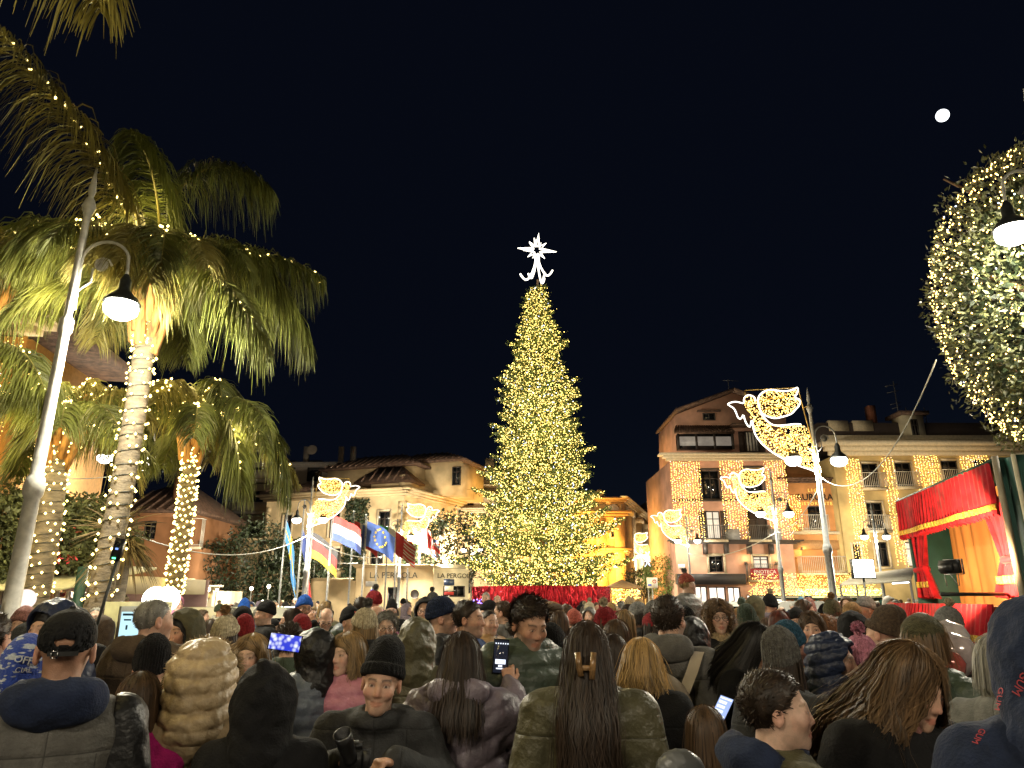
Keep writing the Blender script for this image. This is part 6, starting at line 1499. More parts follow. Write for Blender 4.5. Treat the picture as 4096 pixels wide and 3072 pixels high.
def hair_paths(n, length, part=0.0, spread=.02, seed=0, curl=0.0, face=.95, frizz=.006, m=9, rr=(.084, .106, .098), wave=0.0, taper=.0, back=.0, drape=0.0):
    "strands from the crown over the skull, then hanging"
    r = np.random.default_rng(seed); a = r.uniform(-math.pi, math.pi, n)      # 0 = back (+Y), pi = face
    front = np.abs(a) > math.pi - face
    th0 = r.uniform(.02, 1.25, n); th_end = np.where(front, 1.0, 1.62)
    clump = .05 * np.sin(a * 17 + seed) + .03 * np.sin(a * 41 + 2 * seed)
    L = length * r.uniform(.85, 1.05, n) * (1 - .15 * np.abs(np.sin(a * 9 + seed)))
    s = np.linspace(0, 1, m)[None]; arc_len = (th_end - th0)[:, None] * .1
    tot = arc_len + L[:, None]; dist = s * tot
    th = th0[:, None] + np.minimum(dist / .1, (th_end - th0)[:, None]); hang = np.maximum(0, dist - arc_len)
    sweep = np.where(front, 1.0, 0.0)[:, None] * np.sign(a)[:, None] * np.minimum(1, s * 2.2) * (face + .12 - (math.pi - np.abs(a))[:, None]) * -1.0
    aa = a[:, None] + clump[:, None] * s + sweep
    k = 1 + spread + .02 * np.sin(a * 23 + seed)[:, None]
    ez = rr[2] * np.cos(th); er = np.sin(th)
    X = rr[0] * er * np.sin(aa) * k; Y = .018 + rr[1] * er * np.cos(aa) * k; Z = .03 + ez * k - hang
    out = np.clip(hang / .25, 0, 1)
    X = X * (1 + (.12 - taper) * out); Y = Y + back * out + .012 * out * np.cos(aa) + drape * out * np.where(np.cos(aa) > 0, 1.0, .45) * np.tanh(3 * np.cos(aa))
    if wave: w = wave * np.sin(hang * 42 + clump[:, None] * 60) * np.clip(hang * 8, 0, 1); X = X + w * np.cos(aa); Y = Y - w * np.sin(aa)
    P = np.stack([X, Y, Z], 2)
    if curl:
        ph = dist * 190 + r.uniform(0, 6.28, n)[:, None]; P += curl * np.stack([np.cos(ph), np.sin(ph), .5 * np.sin(ph)], 2) * np.clip(s * 3, 0, 1)[..., None]
    P += r.normal(0, frizz, (n, 1, 3)) * s[..., None]
    return P
def hair_mesh(n=900, length=.2, w=.0036, shell=True, **k):
    P = hair_paths(n, length, **k)
    nn = P.copy(); nn[..., 1] -= .018; nn[..., 2] *= .15
    T = np.gradient(P, axis=1); side = np.cross(T, nn); m = P.shape[1]
    r2 = np.random.default_rng(n + 1); off = r2.uniform(-.003, .008, n) + (r2.uniform(size=n) < .07) * r2.uniform(0, .02, n)
    P = P + nn / (np.linalg.norm(nn, axis=2, keepdims=True) + 1e-6) * off[:, None, None] * np.linspace(.25, 1, m)[None, :, None]
    root = P[:, -1, 0] * 31 + P[:, -1, 1] * 17; cfac = [np.repeat(np.clip(1 + .25 * np.sin(root * 9) + r2.normal(0, .2, n), .35, 1.7), 2 * m)]
    pass; P = P + (nn / (np.linalg.norm(nn, axis=2, keepdims=True) + 1e-6)) * (r2.uniform(-.004, .007, n) + (r2.uniform(size=n) < .06) * r2.uniform(0, .018, n))[:, None, None] * np.linspace(.2, 1, m)[None, :, None] if False else P
    parts = [ribbons(P, np.tile(w * np.concatenate([np.linspace(.8, 1, m - 3), [.9, .6, .15]]), (n, 1)), side)]
    nf = n // 9; k2 = dict(k); k2.update(seed=k.get('seed', 0) + 50, frizz=max(.022, 2.2 * k.get('frizz', .006)), spread=k.get('spread', .02) + .06)
    Pf = hair_paths(nf, length * 1.02, **k2); parts.append(ribbons(Pf, np.full((nf, Pf.shape[1]), .0009), np.cross(np.gradient(Pf, axis=1), np.array([.3, -1, .2])))); cfac.append(np.full(nf * Pf.shape[1] * 2, 1.5))
    if shell:
        kk = {q: v for q, v in k.items() if q in ('rr', 'face', 'taper', 'back')}; ns = 40; mm = 9
        def f(X, Y, Z):
            Q = (X, Y, Z); d = s_ell(Q, (0, .018, .03), (.0835, .106, .097)); fr = s_ell(Q, (0, -.12, -.035), (.066, .085, .088)); d = smax(d, -fr, .02)
            if length > .06:
                t = k.get('taper', 0); b = s_cap(Q, (0, .055 , -.0), (0, .062 + k.get('back', 0), -length + .02), .073, .070 * (1.1 - t), .62); d = smin(d, b, .03)
            else: d = smax(d, -(Z - (-.03 - .55 * (Y - .05))), .02)
            return d
        sh = surf(f, (-.12, -.12, -length - .06), (.12, .18, .14), .011); parts.append(sh); cfac.append(np.full(len(sh[0]), .55))
    return mesh('hair', cat(parts), False, np.repeat(np.concatenate(cfac).astype(np.float32)[:, None], 3, 1))
def short_hair(n=900, L=.03, seed=0, h=.009, bald=False, lift=.4, grow=0.0):
    r = np.random.default_rng(seed)
    def f(X, Y, Z):
        Q = (X, Y, Z); d = s_ell(Q, (0, .018, .034), (.0775 + grow, .101 + grow, .0935 + grow)) + .002 * noise3(Q, 60, seed)
        lim = np.maximum(-(Z - (.072 - 1.1 * (Y + .06))), -(Z + .055)); lim = np.where(Y > .03, -(Z + .07 - .0 * Y), lim)
        d = smax(d, lim, .012)
        if bald: d = smax(d, -s_ell(Q, (0, -.02, .12), (.075, .105, .075)), .01)
        return d
    V, F = surf(f, (-.11, -.12, -.1), (.11, .14, .16), h)
    i = r.integers(0, len(V), n); B = V[i]; N = B - np.array([0, .018, .034]); N /= np.linalg.norm(N, axis=1, keepdims=True)
    fl = np.cross(np.cross(N, np.array([.2, -1, .5])), N) ; d = N * lift + fl * .8 + r.normal(0, .35, (n, 3)); d /= np.linalg.norm(d, axis=1, keepdims=True)
    P = B[:, None] + d[:, None] * (L * r.uniform(.5, 1.2, (n, 1)) * np.array([-.2, .5, 1]))[..., None]
    cf = np.concatenate([np.full(len(V), .7), np.repeat(r.uniform(.55, 1.5, n), 6)]).astype(np.float32)
    return mesh('hair', cat([(V, F), ribbons(P, np.tile(np.array([.0022, .0018, .0005]), (n, 1)), np.cross(d, N)[:, None])]), False, np.repeat(cf[:, None], 3, 1))
def scarf_mesh(seed=0, h=.013, big=1.0):
    def f(X, Y, Z):
        P = (X, Y, Z); q = np.hypot(X, (Y - .035) * .95) - .085 * big; d = np.hypot(q, (Z + .155) * .75) - .038 * big
        return d + .010 * np.sin((Z * 1.6 + np.arctan2(X, Y) * .02) * 120 + seed) * .4 + .008 * noise3(P, 30, seed)
    return mesh('scarf', surf(f, (-.19, -.16, -.26), (.19, .22, -.06), h), True)
def glasses_mesh():
    B = []
    for s in (-1, 1):
        B.append(tube([(s * .032 + .0215 * math.cos(a), -.107, .002 + .018 * math.sin(a)) for a in np.linspace(0, 6.283, 17)[:-1]], .0022, 4, True))
        B.append(tube([(s * .053, -.106, .006), (s * .078, -.04, .008), (s * .08, .01, .004)], .002, 4))
    B.append(tube([(-.011, -.109, .006), (0, -.112, .008), (.011, -.109, .006)], .0022, 4)); return mesh('glasses', cat(B))
WEAR = dict(beanie=lambda: beanie(), beanie_f=lambda: beanie(.006, .028), beanie_s=lambda: beanie(.006, .045, .03, 30), beanie_t=lambda: beanie(.008, .06, 0, 30), beanie_p=lambda: beanie(.008, .022, 0, 0, True, 3, 0), skull=lambda: beanie(.008, .0, 0, 0, False, 4, 0), knit=lambda: beanie(.006, .035, .012, 60, False, 5, .0045), rib=lambda: beanie(.006, .02, 0, 40, True, 2, .0045),
            hood=lambda: hood_up(), hood_f=lambda: hood_up(.0085, 0, False, 3), hood_peak=lambda: hood_up(.0085, .05, False, 1, 1.06), hood_puff=lambda: hood_up(.0075, 0, True, 2, 1.05), hood_big=lambda: hood_up(.008, .0, True, 5, 1.22, .02), hood_low=lambda: hood_up(.016, 0, False, 7),
            fur=lambda: fur_ring(), fur_big=lambda: fur_ring(1500, .05, (.128, .142), (0, -.075, .01), 3, .003), pom=lambda: pom(), cap=cap_hat, newsboy=newsboy, glasses=glasses_mesh, scarf=lambda: scarf_mesh(), scarf_big=lambda: scarf_mesh(3, .011, 1.3),
            short=lambda: short_hair(1600, .022, lift=.2), short2=lambda: short_hair(2400, .020, 4, .009, lift=.08, grow=.007), swept=lambda: short_hair(2600, .036, 7, .0075, lift=.22, grow=.012), crop=lambda: short_hair(700, .012, 2), bald=lambda: short_hair(350, .012, 3, .009, True), thin=lambda: short_hair(900, .03, 9, .009, True), fluffy=lambda: short_hair(2600, .034, 5, .009, lift=.4, grow=.016), short_low=lambda: short_hair(160, .03, 6, .015),
            long=lambda: hair_mesh(800, .30, seed=1, wave=.004), long_f=lambda: hair_mesh(2500, .36, .0030, seed=2, wave=.006, spread=.05, back=.03, taper=-.18, drape=.07), long_xf=lambda: hair_mesh(2900, .52, .0030, seed=3, wave=.012, spread=.06, back=.045, taper=-.15, drape=.05), bob=lambda: hair_mesh(800, .12, seed=4, wave=.004), bob_f=lambda: hair_mesh(3000, .19, .0032, seed=5, wave=.012, spread=.08, taper=-.3, frizz=.01), bobshort=lambda: hair_mesh(900, .05, seed=6), wavy=lambda: hair_mesh(1300, .27, seed=7, wave=.014, spread=.08), curly=lambda: hair_mesh(1300, .17, .0036, seed=8, curl=.013, spread=.24, frizz=.02, m=22), curly_s=lambda: hair_mesh(900, .08, .004, seed=9, curl=.010, spread=.14, frizz=.015, m=18), long_low=lambda: hair_mesh(200, .24, .006, seed=10), bob_low=lambda: hair_mesh(200, .10, .006, seed=11),
            wavy_xf=lambda: hair_mesh(3400, .50, .0028, seed=12, wave=.016, spread=.14, back=.0, frizz=.018, m=12, taper=-.30, drape=.12, face=1.15), under=lambda: hair_mesh(500, .16, .0045, seed=13, spread=-.02), under_l=lambda: hair_mesh(700, .30, .0042, seed=14, spread=-.02, wave=.006))
HC = dict(black=(.012, .010, .009), dark=(.030, .018, .011), brown=(.070, .040, .020), lbrown=(.13, .078, .038), blond=(.38, .24, .09), dblond=(.22, .14, .06), grey=(.26, .25, .22), white=(.5, .48, .42), red=(.10, .025, .015), ginger=(.20, .085, .03))
def hairmat(k): return mat('hair_' + k, HC[k], .5, var=.3, scale=30, stretch=(1, 1, .12), spec=.4, attr=True)
CLOTH = dict(black=(.010, .010, .011), charcoal=(.045, .046, .047), grey=(.125, .12, .11), lgrey=(.20, .20, .19), navy=(.018, .027, .062), blue=(.03, .06, .16), royal=(.02, .10, .45), denim=(.06, .10, .17), olive=(.085, .078, .042), green=(.055, .075, .055), brown=(.085, .06, .04), tan=(.32, .19, .08), beige=(.44, .33, .19), cream=(.52, .45, .31), pink=(.50, .20, .28), magenta=(.42, .015, .16), coral=(.42, .11, .08), red=(.24, .02, .025), mauve=(.20, .165, .20), slate=(.12, .145, .185), teal=(.025, .08, .13), lime=(.30, .40, .10), yellow=(.5, .3, .03), white=(.5, .5, .48), rose=(.33, .16, .14), sage=(.25, .33, .22), purple=(.08, .03, .1))
def seamed(key, base):
    if key in MC: return MC[key]
    m = base.copy(); m.name = key; MC[key] = m; nt = m.node_tree; b = nt.nodes['Principled BSDF']; N = nt.nodes.new
    tc = N('ShaderNodeTexCoord'); sx = N('ShaderNodeSeparateXYZ'); nt.links.new(tc.outputs['Object'], sx.inputs[0])
    def mth(op, a, bb=None):
        n = N('ShaderNodeMath'); n.operation = op
        for i, v in enumerate((a, bb)):
            if v is None: continue
            if isinstance(v, (int, float)): n.inputs[i].default_value = v
            else: nt.links.new(v, n.inputs[i])
        return n.outputs[0]
    ax = mth('ABSOLUTE', sx.outputs[0]); az = mth('ABSOLUTE', mth('SUBTRACT', sx.outputs[2], 1.315)); side = mth('ABSOLUTE', mth('SUBTRACT', ax, .135))
    low = mth('ADD', side, mth('MULTIPLY', mth('GREATER_THAN', sx.outputs[2], 1.31), 1.0))
    dist = mth('MINIMUM', mth('MINIMUM', ax, az), low); line = mth('LESS_THAN', dist, .0018)
    src = b.inputs['Base Color'].links[0].from_socket; sc = N('ShaderNodeVectorMath'); sc.operation = 'SCALE'; nt.links.new(src, sc.inputs[0]); nt.links.new(mth('SUBTRACT', 1.0, mth('MULTIPLY', line, .45)), sc.inputs['Scale']); nt.links.new(sc.outputs[0], b.inputs['Base Color'])
    bp = N('ShaderNodeBump'); bp.inputs['Strength'].default_value = .5; bp.inputs['Distance'].default_value = .006; nt.links.new(mth('MINIMUM', mth('MULTIPLY', dist, 100.0), 1.0), bp.inputs['Height'])
    if b.inputs['Normal'].links: nt.links.new(b.inputs['Normal'].links[0].from_socket, bp.inputs['Normal'])
    nt.links.new(bp.outputs[0], b.inputs['Normal']); return m
def cloth(k, shine=False, knit=False, fur=False):
    if k == 'bluewhite': return bluewhite()
    c = CLOTH[k]
    if shine: return mat('nylon_' + k, c, .46, var=.12, scale=9, bump=.55, bscale=26, spec=.45)
    if knit: return mat('knit_' + k, c, .9, var=.28, scale=60, bump=.6, bscale=170, sheen=.05, spec=.15)
    if fur: return mat('fur_' + k, c, .7, var=.4, scale=40)
    return mat('cloth_' + k, c, .85, var=.16, scale=24, bump=.3, bscale=110, sheen=.03, spec=.2)
def bluewhite():
    m = mat('knit_bluewhite', (.02, .07, .38), .9, bump=.5, bscale=150, sheen=.2); nt = m.node_tree; b = nt.nodes['Principled BSDF']
    if 'pat' in nt.nodes: return m
    tc = nt.nodes.new('ShaderNodeTexCoord'); mp = nt.nodes.new('ShaderNodeMapping'); mp.inputs['Scale'].default_value = (22, 22, 75); mp.name = 'pat'
    nz = nt.nodes.new('ShaderNodeTexNoise'); nz.inputs['Scale'].default_value = 1.0; nz.inputs['Detail'].default_value = 2; rp = nt.nodes.new('ShaderNodeValToRGB')
    rp.color_ramp.elements[0].position = .54; rp.color_ramp.elements[0].color = (.02, .06, .36, 1); rp.color_ramp.elements[1].position = .60; rp.color_ramp.elements[1].color = (.5, .55, .62, 1)
    nt.links.new(tc.outputs['Object'], mp.inputs[0]); nt.links.new(mp.outputs[0], nz.inputs[0]); nt.links.new(nz.outputs[0], rp.inputs[0]); nt.links.new(rp.outputs[0], b.inputs['Base Color']); return m
LABELS = {}
def person(pos, rz, H, label, head='m', skin=0, yaw=0.0, pitch=0.0, roll=0.0, coat='coat', col_='black', shine=None, arms='hang', grips=None, lean=0.0, girth=1.0, length=.72, hood=None, collar=True, fine=False, seed=0, hat=None, hatc='black', hatk=None, hair=None, hairc='dark', pomc=None, furc=None, scarf=None, scarfk='scarf', glass=False, group=None, low=False, tr='charcoal', z=0.0, hoodc=None, sleeves=None):
    k = H / 1.72
    grips = grips or tuple('front' if a in ('front', 'camera') else 'up' if a == 'phone_up' else 'hang' for a in (arms if isinstance(arms, tuple) else (arms, arms)))
    o = obj('person', body_mesh(head, R(yaw), R(pitch), R(roll), arms, lean, grips, fine), SKIN[skin]); o.location = (pos[0], pos[1], z); o.rotation_euler = (0, 0, rz); o.scale = (k, k, k)
    tag(o, label, 'person', group)
    shine = (coat == 'puffer') if shine is None else shine
    obj('coat', coat_mesh(coat, arms, lean, girth, length, hood, collar, fine, seed, 'torso' if sleeves else 'all'), cloth(col_, shine) if coat == 'puffer' else seamed('seamed_%s_%d' % (col_, shine), cloth(col_, shine)), o)
    if sleeves: obj('sleeves', coat_mesh(coat, arms, lean, girth, length, hood, collar, fine, seed, 'sleeves'), cloth(sleeves, True), o)
    if hood: obj('lowered_hood', coat_mesh(coat, arms, lean, girth, length, hood, collar, fine, seed, 'hood'), cloth(hoodc or col_, shine and not hoodc), o)
    L = legs(); obj('trousers', L[0], cloth(tr), o); 
    for s in (1, -1):
        sh = obj('shoe', L[1], mat('shoe_dark', (.02, .018, .016), .5), o); sh.scale = (s, 1, 1)
    J = joints(arms, lean); M = rot_head(R(yaw), R(pitch), R(roll), J['neck'])
    def put(name, kk, m):
        c = obj(name, wear(kk, WEAR[kk]), m, o); c.matrix_local = M; return c
    if hair: put('hair', hair, hairmat(hairc))
    if hat:
        hm = put('hood' if hat.startswith('hood') else 'hat', hat, cloth(hatc, hat in ('hood_puff', 'hood_big') or (hat.startswith('hood') and shine), not hat.startswith('hood') and hat not in ('cap', 'newsboy')))
        if pomc:
            p = obj('pompom', wear('pom', WEAR['pom']), cloth(pomc, fur=True), hm); p.location = (0, .045, .20)
        if furc: obj('fur_trim', wear('fur_big' if hat == 'hood_big' else 'fur', WEAR['fur_big' if hat == 'hood_big' else 'fur']), cloth(furc, fur=True), hm)
    if scarf:
        s_ = put('scarf', scarfk, cloth(scarf, knit=True)); s_.matrix_local = Matrix.Translation(Vector(J['neck']) + Vector((0, -.03, .16)))
    if glass: put('glasses', 'glasses', mat('specs_black', (.02, .02, .02), .3))
    return o
def spot(x, ytop, D):
    "ground position and body height so the crown is seen at x, ytop from distance D"
    p = at(x, ytop, D); return (p.x, p.y), p.z
def face_cam(p, off=0.0):
    "heading towards the camera plus an offset in degrees (positive: towards the viewer's right, 180: away)"
    return math.atan2(-p[0], p[1]) + R(off)
# ------------------------------------------------------------------ the crowd: people one can tell apart
ADD = dict(beanie=.045, beanie_f=.042, beanie_s=.06, beanie_t=.075, beanie_p=.038, skull=.016, knit=.05, rib=.036, hood=.045, hood_f=.045, hood_peak=.10, hood_puff=.05, hood_big=.07, hood_low=.045, cap=.02, newsboy=.03)
PLACED = []; WHO = {}
def P(key, x, ytop, D, off, label, H=None, **k):
    p, z = spot(x, ytop, D)
    add = ADD.get(k.get('hat'), 0.012 if k.get('hair') else 0.0)
    h = H or (z - add * min(1.0, z / 1.7)); PLACED.append((p[0], p[1], .30))
    o = person(p, face_cam(p, off), h, label, **k); WHO[key] = (o, Matrix.Translation((p[0], p[1], k.get('z', 0))) @ Matrix.Rotation(face_cam(p, off), 4, 'Z') @ Matrix.Scale(h / 1.72, 4), k)
    return o
def hand(key, side, i=3):
    o, M, k = WHO[key]; return M @ Vector(joints(k.get('arms', 'hang'), k.get('lean', 0.0))[side][i])
P('cap', 295, 2428, 2.5, 176, 'person in black baseball cap and grey jacket with black sleeves, seen from behind', head='ms', coat='wool', col_='grey', hat='cap', hatc='black', hood='down', hoodc='navy', sleeves='black', fine=True, seed=3, girth=1.12)
P('hoodnavy', 222, 2392, 4.0, -45, 'person with raised dark blue hood glancing sideways behind the black cap', head='f', coat='parka', col_='navy', shine=True, hat='hood_f', hatc='navy', hair='bob', hairc='black', fine=True)
P('edge', -20, 2440, 3.4, 150, 'person in dark jacket with lowered grey hood at the edge of the crowd', head='m', coat='parka', col_='charcoal', hood='down', hair='short', hairc='dark', fine=True)
P('dkhat', 112, 2492, 4.6, 175, 'person in a dark knitted hat between lowered grey hood and raised blue hood', head='f', coat='coat', col_='charcoal', hat='beanie_p', hatc='charcoal', furc=None)
P('bluebobble', 122, 2536, 2.75, 172, 'child in blue and white lettered knitted hat and olive coat', head='c', coat='parka', col_='olive', hat='beanie_t', hatc='bluewhite', fine=True, seed=2)
P('greyman', 625, 2392, 4.45, 140, 'tall person with short grey hair and a thick brown jacket turned to the totem', head='mg', coat='parka', col_='brown', hair='crop', hairc='grey', hood='down', fine=True, yaw=-25, girth=1.15, seed=4)
P('blackhat', 622, 2545, 3.6, 180, 'person under a large plain black knitted hat beside the beige puffer hood', head='m', coat='coat', col_='black', hat='knit', hatc='black', fine=True)
P('beige', 828, 2540, 3.1, 172, 'person in beige quilted puffer coat with raised fur-trimmed hood, seen from behind', head='f', coat='puffer', col_='beige', hat='hood_big', hatc='beige', furc='beige', fine=True, seed=1, girth=1.18, length=.5)
P('magenta', 572, 2682, 3.0, 165, 'child with straight brown hair and magenta jacket', head='c', coat='parka', col_='magenta', hair='long', hairc='brown', fine=True, seed=5)
P('olivehood', 742, 2430, 5.0, -40, 'person in olive hood holding one hand to the face', head='f', skin=1, coat='parka', col_='olive', hat='hood_f', hatc='olive', hair='long', hairc='black', arms=('face', 'hang'), fine=True, yaw=-5)
P('creampom', 912, 2462, 5.4, 150, 'person in cream bobble hat with dark hair, seen from behind', head='f', coat='coat', col_='cream', hat='rib', hatc='cream', pomc='tan', hair='under_l', hairc='dark')
P('burgundy', 985, 2462, 6.6, 170, 'person in dusty red knitted hat behind the cream bobble hat', head='f', coat='coat', col_='charcoal', hat='knit', hatc='red')
P('blonde1', 1010, 2538, 4.2, -20, 'person with blond bob looking past the black peaked hood', head='fb', skin=2, coat='coat', col_='cream', hair='bob_f', hairc='dblond', fine=True)
P('peak', 1085, 2588, 2.85, 165, 'person in black coat with raised pointed black hood, seen from behind', head='m', coat='coat', col_='black', hat='hood_peak', hatc='black', fine=True, girth=1.15, length=.5, seed=6)
P('prof1', 1063, 2402, 8.6, -75, 'person in black knitted hat and black coat in profile left of the blue hat', head='m', coat='coat', col_='black', hat='beanie_p', hatc='black')
P('bluehat', 1222, 2380, 8.8, 15, 'bearded person in bright blue knitted hat', head='mb', skin=1, coat='coat', col_='black', hat='beanie_p', hatc='royal', arms=('face', 'hang'), glass=True)
P('bluehat2', 978, 2392, 13.0, -30, 'person in tall royal blue hat near the white car', head='f', coat='coat', col_='charcoal', hat='beanie_t', hatc='royal')
P('greyback', 975, 2430, 10.0, 170, 'person with curly grey hair in front of the tall royal blue hat', head='mg', coat='coat', col_='charcoal', hair='short2', hairc='grey')
P('baldglass', 1305, 2420, 8.6, 5, 'balding person with glasses looking down, dark jacket', head='mg', coat='parka', col_='green', hair='bald', hairc='white', glass=True, pitch=28)
P('prof2', 1165, 2434, 8.0, -80, 'person with long dark hair in profile below the bright blue hat', head='f', coat='coat', col_='charcoal', hair='wavy', hairc='dark')
P('rainbow', 1212, 2456, 6.9, 160, 'small child in red hat with yellow and blue stripes', head='c', coat='puffer', col_='charcoal', hat='beanie_p', hatc='red')
P('fluffy', 1160, 2496, 5.4, 170, 'person with fluffy dark brown hair and green jacket behind the raised phone', head='m', coat='coat', col_='green', hair='fluffy', hairc='dark')
P('phonehood', 1262, 2508, 4.3, -155, 'person in black hood and blue-grey padded jacket filming with a phone', head='m', coat='puffer', col_='slate', hat='hood_f', hatc='black', arms=('hang', 'phone_up'), fine=True, girth=1.12, seed=2, yaw=30)
P('pink', 1392, 2530, 4.3, -42, 'blond person in pink padded jacket looking aside', head='fb', skin=2, coat='puffer', col_='pink', hair='bob_f', hairc='dblond', fine=True, seed=0)
P('kid', 1408, 2424, 7.2, 40, 'child in black hat with red patch and green hooded jacket', head='c', coat='parka', col_='green', hat='beanie_p', hatc='black', scarf='black', hood='down')
P('bald', 1503, 2426, 7.6, -25, 'bald person with short beard and black quilted jacket', head='m', skin=1, coat='puffer', col_='black', hair=None)
P('glassw', 1548, 2452, 6.4, 0, 'person with short grey hair, round glasses and denim blue jacket', head='f', skin=2, coat='coat', col_='denim', hair='fluffy', hairc='grey', glass=True, fine=True)
P('beardglass', 1568, 2395, 12.5, 0, 'person with white goatee, glasses and black hat by the kiosk wall', head='mg', coat='coat', col_='black', hat='beanie_t', hatc='black', glass=True)
P('photo', 1552, 2536, 3.55, -6, 'smiling person in black knitted hat bending forward with a camera in both hands', H=1.66, head='m2', skin=0, coat='coat', col_='charcoal', hat='beanie_s', hatc='black', arms='camera', lean=.72, pitch=4, fine=True, roll=6, seed=8)
P('olivejk', 1672, 2465, 4.5, 172, 'person in glossy dark olive jacket with raised hood, seen from behind', head='m', coat='coat', shine=True, col_='olive', hat='hood_f', hatc='olive', fine=True, girth=1.1, seed=9)
P('navyhat', 1775, 2388, 5.6, 85, 'person in navy ribbed hat and grey quilted jacket in profile', head='mg', coat='puffer', col_='charcoal', hat='rib', hatc='navy', fine=True, seed=2)
P('profman', 1880, 2402, 5.4, 70, 'smiling person with short dark hair in profile, dark blue jacket', head='m', skin=1, coat='coat', col_='blue', hair='short2', hairc='dark', fine=True, scarf=None)
P('navycoat', 1952, 2402, 8.6, -50, 'person in black cap and navy jacket with round badge', head='mg', coat='coat', col_='navy', hat='beanie_p', hatc='black')
P('ear', 2010, 2402, 8.0, -110, 'person with short grey-brown hair behind the navy jacket', head='m', coat='parka', col_='grey', hair='short', hairc='brown', hood='down')
P('raised1', 1943, 2368, 17.0, -10, 'fair haired person standing higher in front of the red tinsel', head='mg', coat='coat', col_='charcoal', hair='short', hairc='white')
P('raised2', 1990, 2380, 18.0, 10, 'balding person in front of the red tinsel stage', head='m', coat='coat', col_='black', hair='bald', hairc='brown')
P('phonewoman', 1850, 2528, 3.55, 172, 'person with long straight dark hair and mauve padded jacket photographing with a raised phone', head='f', coat='puffer', col_='mauve', hair='long_f', hairc='dark', arms=('hang', 'phone_up'), fine=True, hood='down', seed=4, length=.62)
P('moustache', 2098, 2374, 4.0, 28, 'tall person with swept dark hair and moustache looking down, grey-green puffer jacket', head='mgb', skin=1, coat='puffer', col_='green', hair='swept', hairc='dark', fine=True, pitch=20, seed=2, girth=1.15)
P('creamhood', 2208, 2494, 4.3, 160, 'person in black knitted hat and cream padded coat with a bulky lowered hood', head='f', coat='coat', shine=True, col_='cream', hat='beanie_f', hatc='black', hood='big', hair='under', hairc='dark', fine=True, seed=7)
P('pinkknit', 2150, 2436, 6.3, 165, 'person in pink and grey knitted hat', head='f', coat='coat', col_='charcoal', hat='knit', hatc='rose')
P('newsboy', 2206, 2408, 7.6, 10, 'person in brown newsboy cap with blond curls and red scarf', head='fb', coat='parka', col_='brown', hat='newsboy', hatc='brown', hair='curly', hairc='dblond', scarf='red')
P('clip', 2345, 2488, 3.05, 178, 'person with very long brown hair held by a wooden claw clip, olive coat', head='f', coat='parka', shine=True, col_='olive', hair='long_xf', hairc='dark', fine=True, girth=1.08, seed=3, length=.5)
P('redpom', 2424, 2428, 6.4, 150, 'person in red ribbed hat with a large cream pompom', head='f', coat='coat', col_='charcoal', hat='rib', hatc='red', pomc='cream', hair='under', hairc='brown')
P('coral', 2297, 2436, 8.6, 160, 'person in coral knitted hat behind the black hat', head='f', coat='coat', col_='black', hat='beanie', hatc='coral')
P('wavy', 2470, 2480, 5.3, 150, 'person with long wavy brown hair behind the blond bob', head='f', coat='coat', col_='black', hair='wavy', hairc='brown')
P('dark2', 2452, 2532, 4.4, 175, 'person with straight dark hair beside the wooden hair clip', head='f', coat='coat', col_='black', hair='long', hairc='dark')
P('blondebob', 2558, 2550, 3.75, 165, 'person with streaked blond bob and black coat reading a phone', head='fb', skin=2, coat='wool', col_='black', hair='bob_f', hairc='blond', arms=('hang', 'phone_low'), fine=True, pitch=14, length=.5, seed=5)
P('backpack', 2668, 2382, 4.3, 168, 'tall person with greying hair, grey-brown hoodie and beige backpack, seen from behind', head='m', coat='wool', col_='grey', hair='short2', hairc='dark', hood='down', fine=True, girth=1.08, seed=6, yaw=-12)
P('carried', 2752, 2340, 6.6, 60, 'small child in coral ribbed hat with a silver pompom, carried above the crowd', H=1.12, z=.86, head='c', skin=2, coat='puffer', col_='lgrey', hat='rib', hatc='coral', pomc='lgrey', hair='bobshort', hairc='blond')
P('carrier', 2738, 2424, 6.3, 40, 'person in black ribbed hat carrying the small child', head='m', coat='coat', col_='charcoal', hat='rib', hatc='black')
P('glassesman', 2610, 2404, 7.6, 0, 'person in grey knitted hat, glasses and dark scarf beside the tall backpack', head='mb', coat='coat', col_='black', hat='beanie', hatc='grey', glass=True, scarf='charcoal')
P('profw', 2558, 2408, 8.2, 70, 'person in pale hat clapping with one hand raised', head='f', coat='coat', col_='black', hair='bob', hairc='dark', hat='beanie_p', hatc='lgrey', arms=('hang', 'face'))
P('shinyhood', 2765, 2462, 5.0, 170, 'person in glossy black raised hood behind the backpack', head='m', coat='coat', shine=True, col_='black', hat='hood_f', hatc='black', seed=3)
P('curlyw', 2868, 2404, 6.0, 12, 'person with big curly brown hair, round glasses and beige scarf', head='f', skin=2, coat='coat', col_='black', hair='curly', hairc='lbrown', glass=True, scarf='beige', fine=True)
P('greenhat', 2988, 2418, 6.8, 170, 'person in dark green knitted hat and striped scarf', head='f', coat='coat', col_='brown', hat='beanie_s', hatc='green', scarf='lgrey', scarfk='scarf_big')
P('redhair', 3118, 2440, 7.2, 150, 'person with smooth dark red hair near the angel lamp', head='f', coat='coat', col_='black', hair='bob', hairc='red')
P('darkprof', 2968, 2472, 4.1, 75, 'person with long black hair and black coat looking down in profile', head='f', skin=1, coat='wool', col_='black', hair='long_f', hairc='black', fine=True, pitch=24, seed=2)
P('littlegirl', 2818, 2818, 2.9, 170, 'small child with long brown hair and pale fur coat', head='c', coat='parka', col_='beige', hair='long', hairc='brown', fine=True, seed=5)
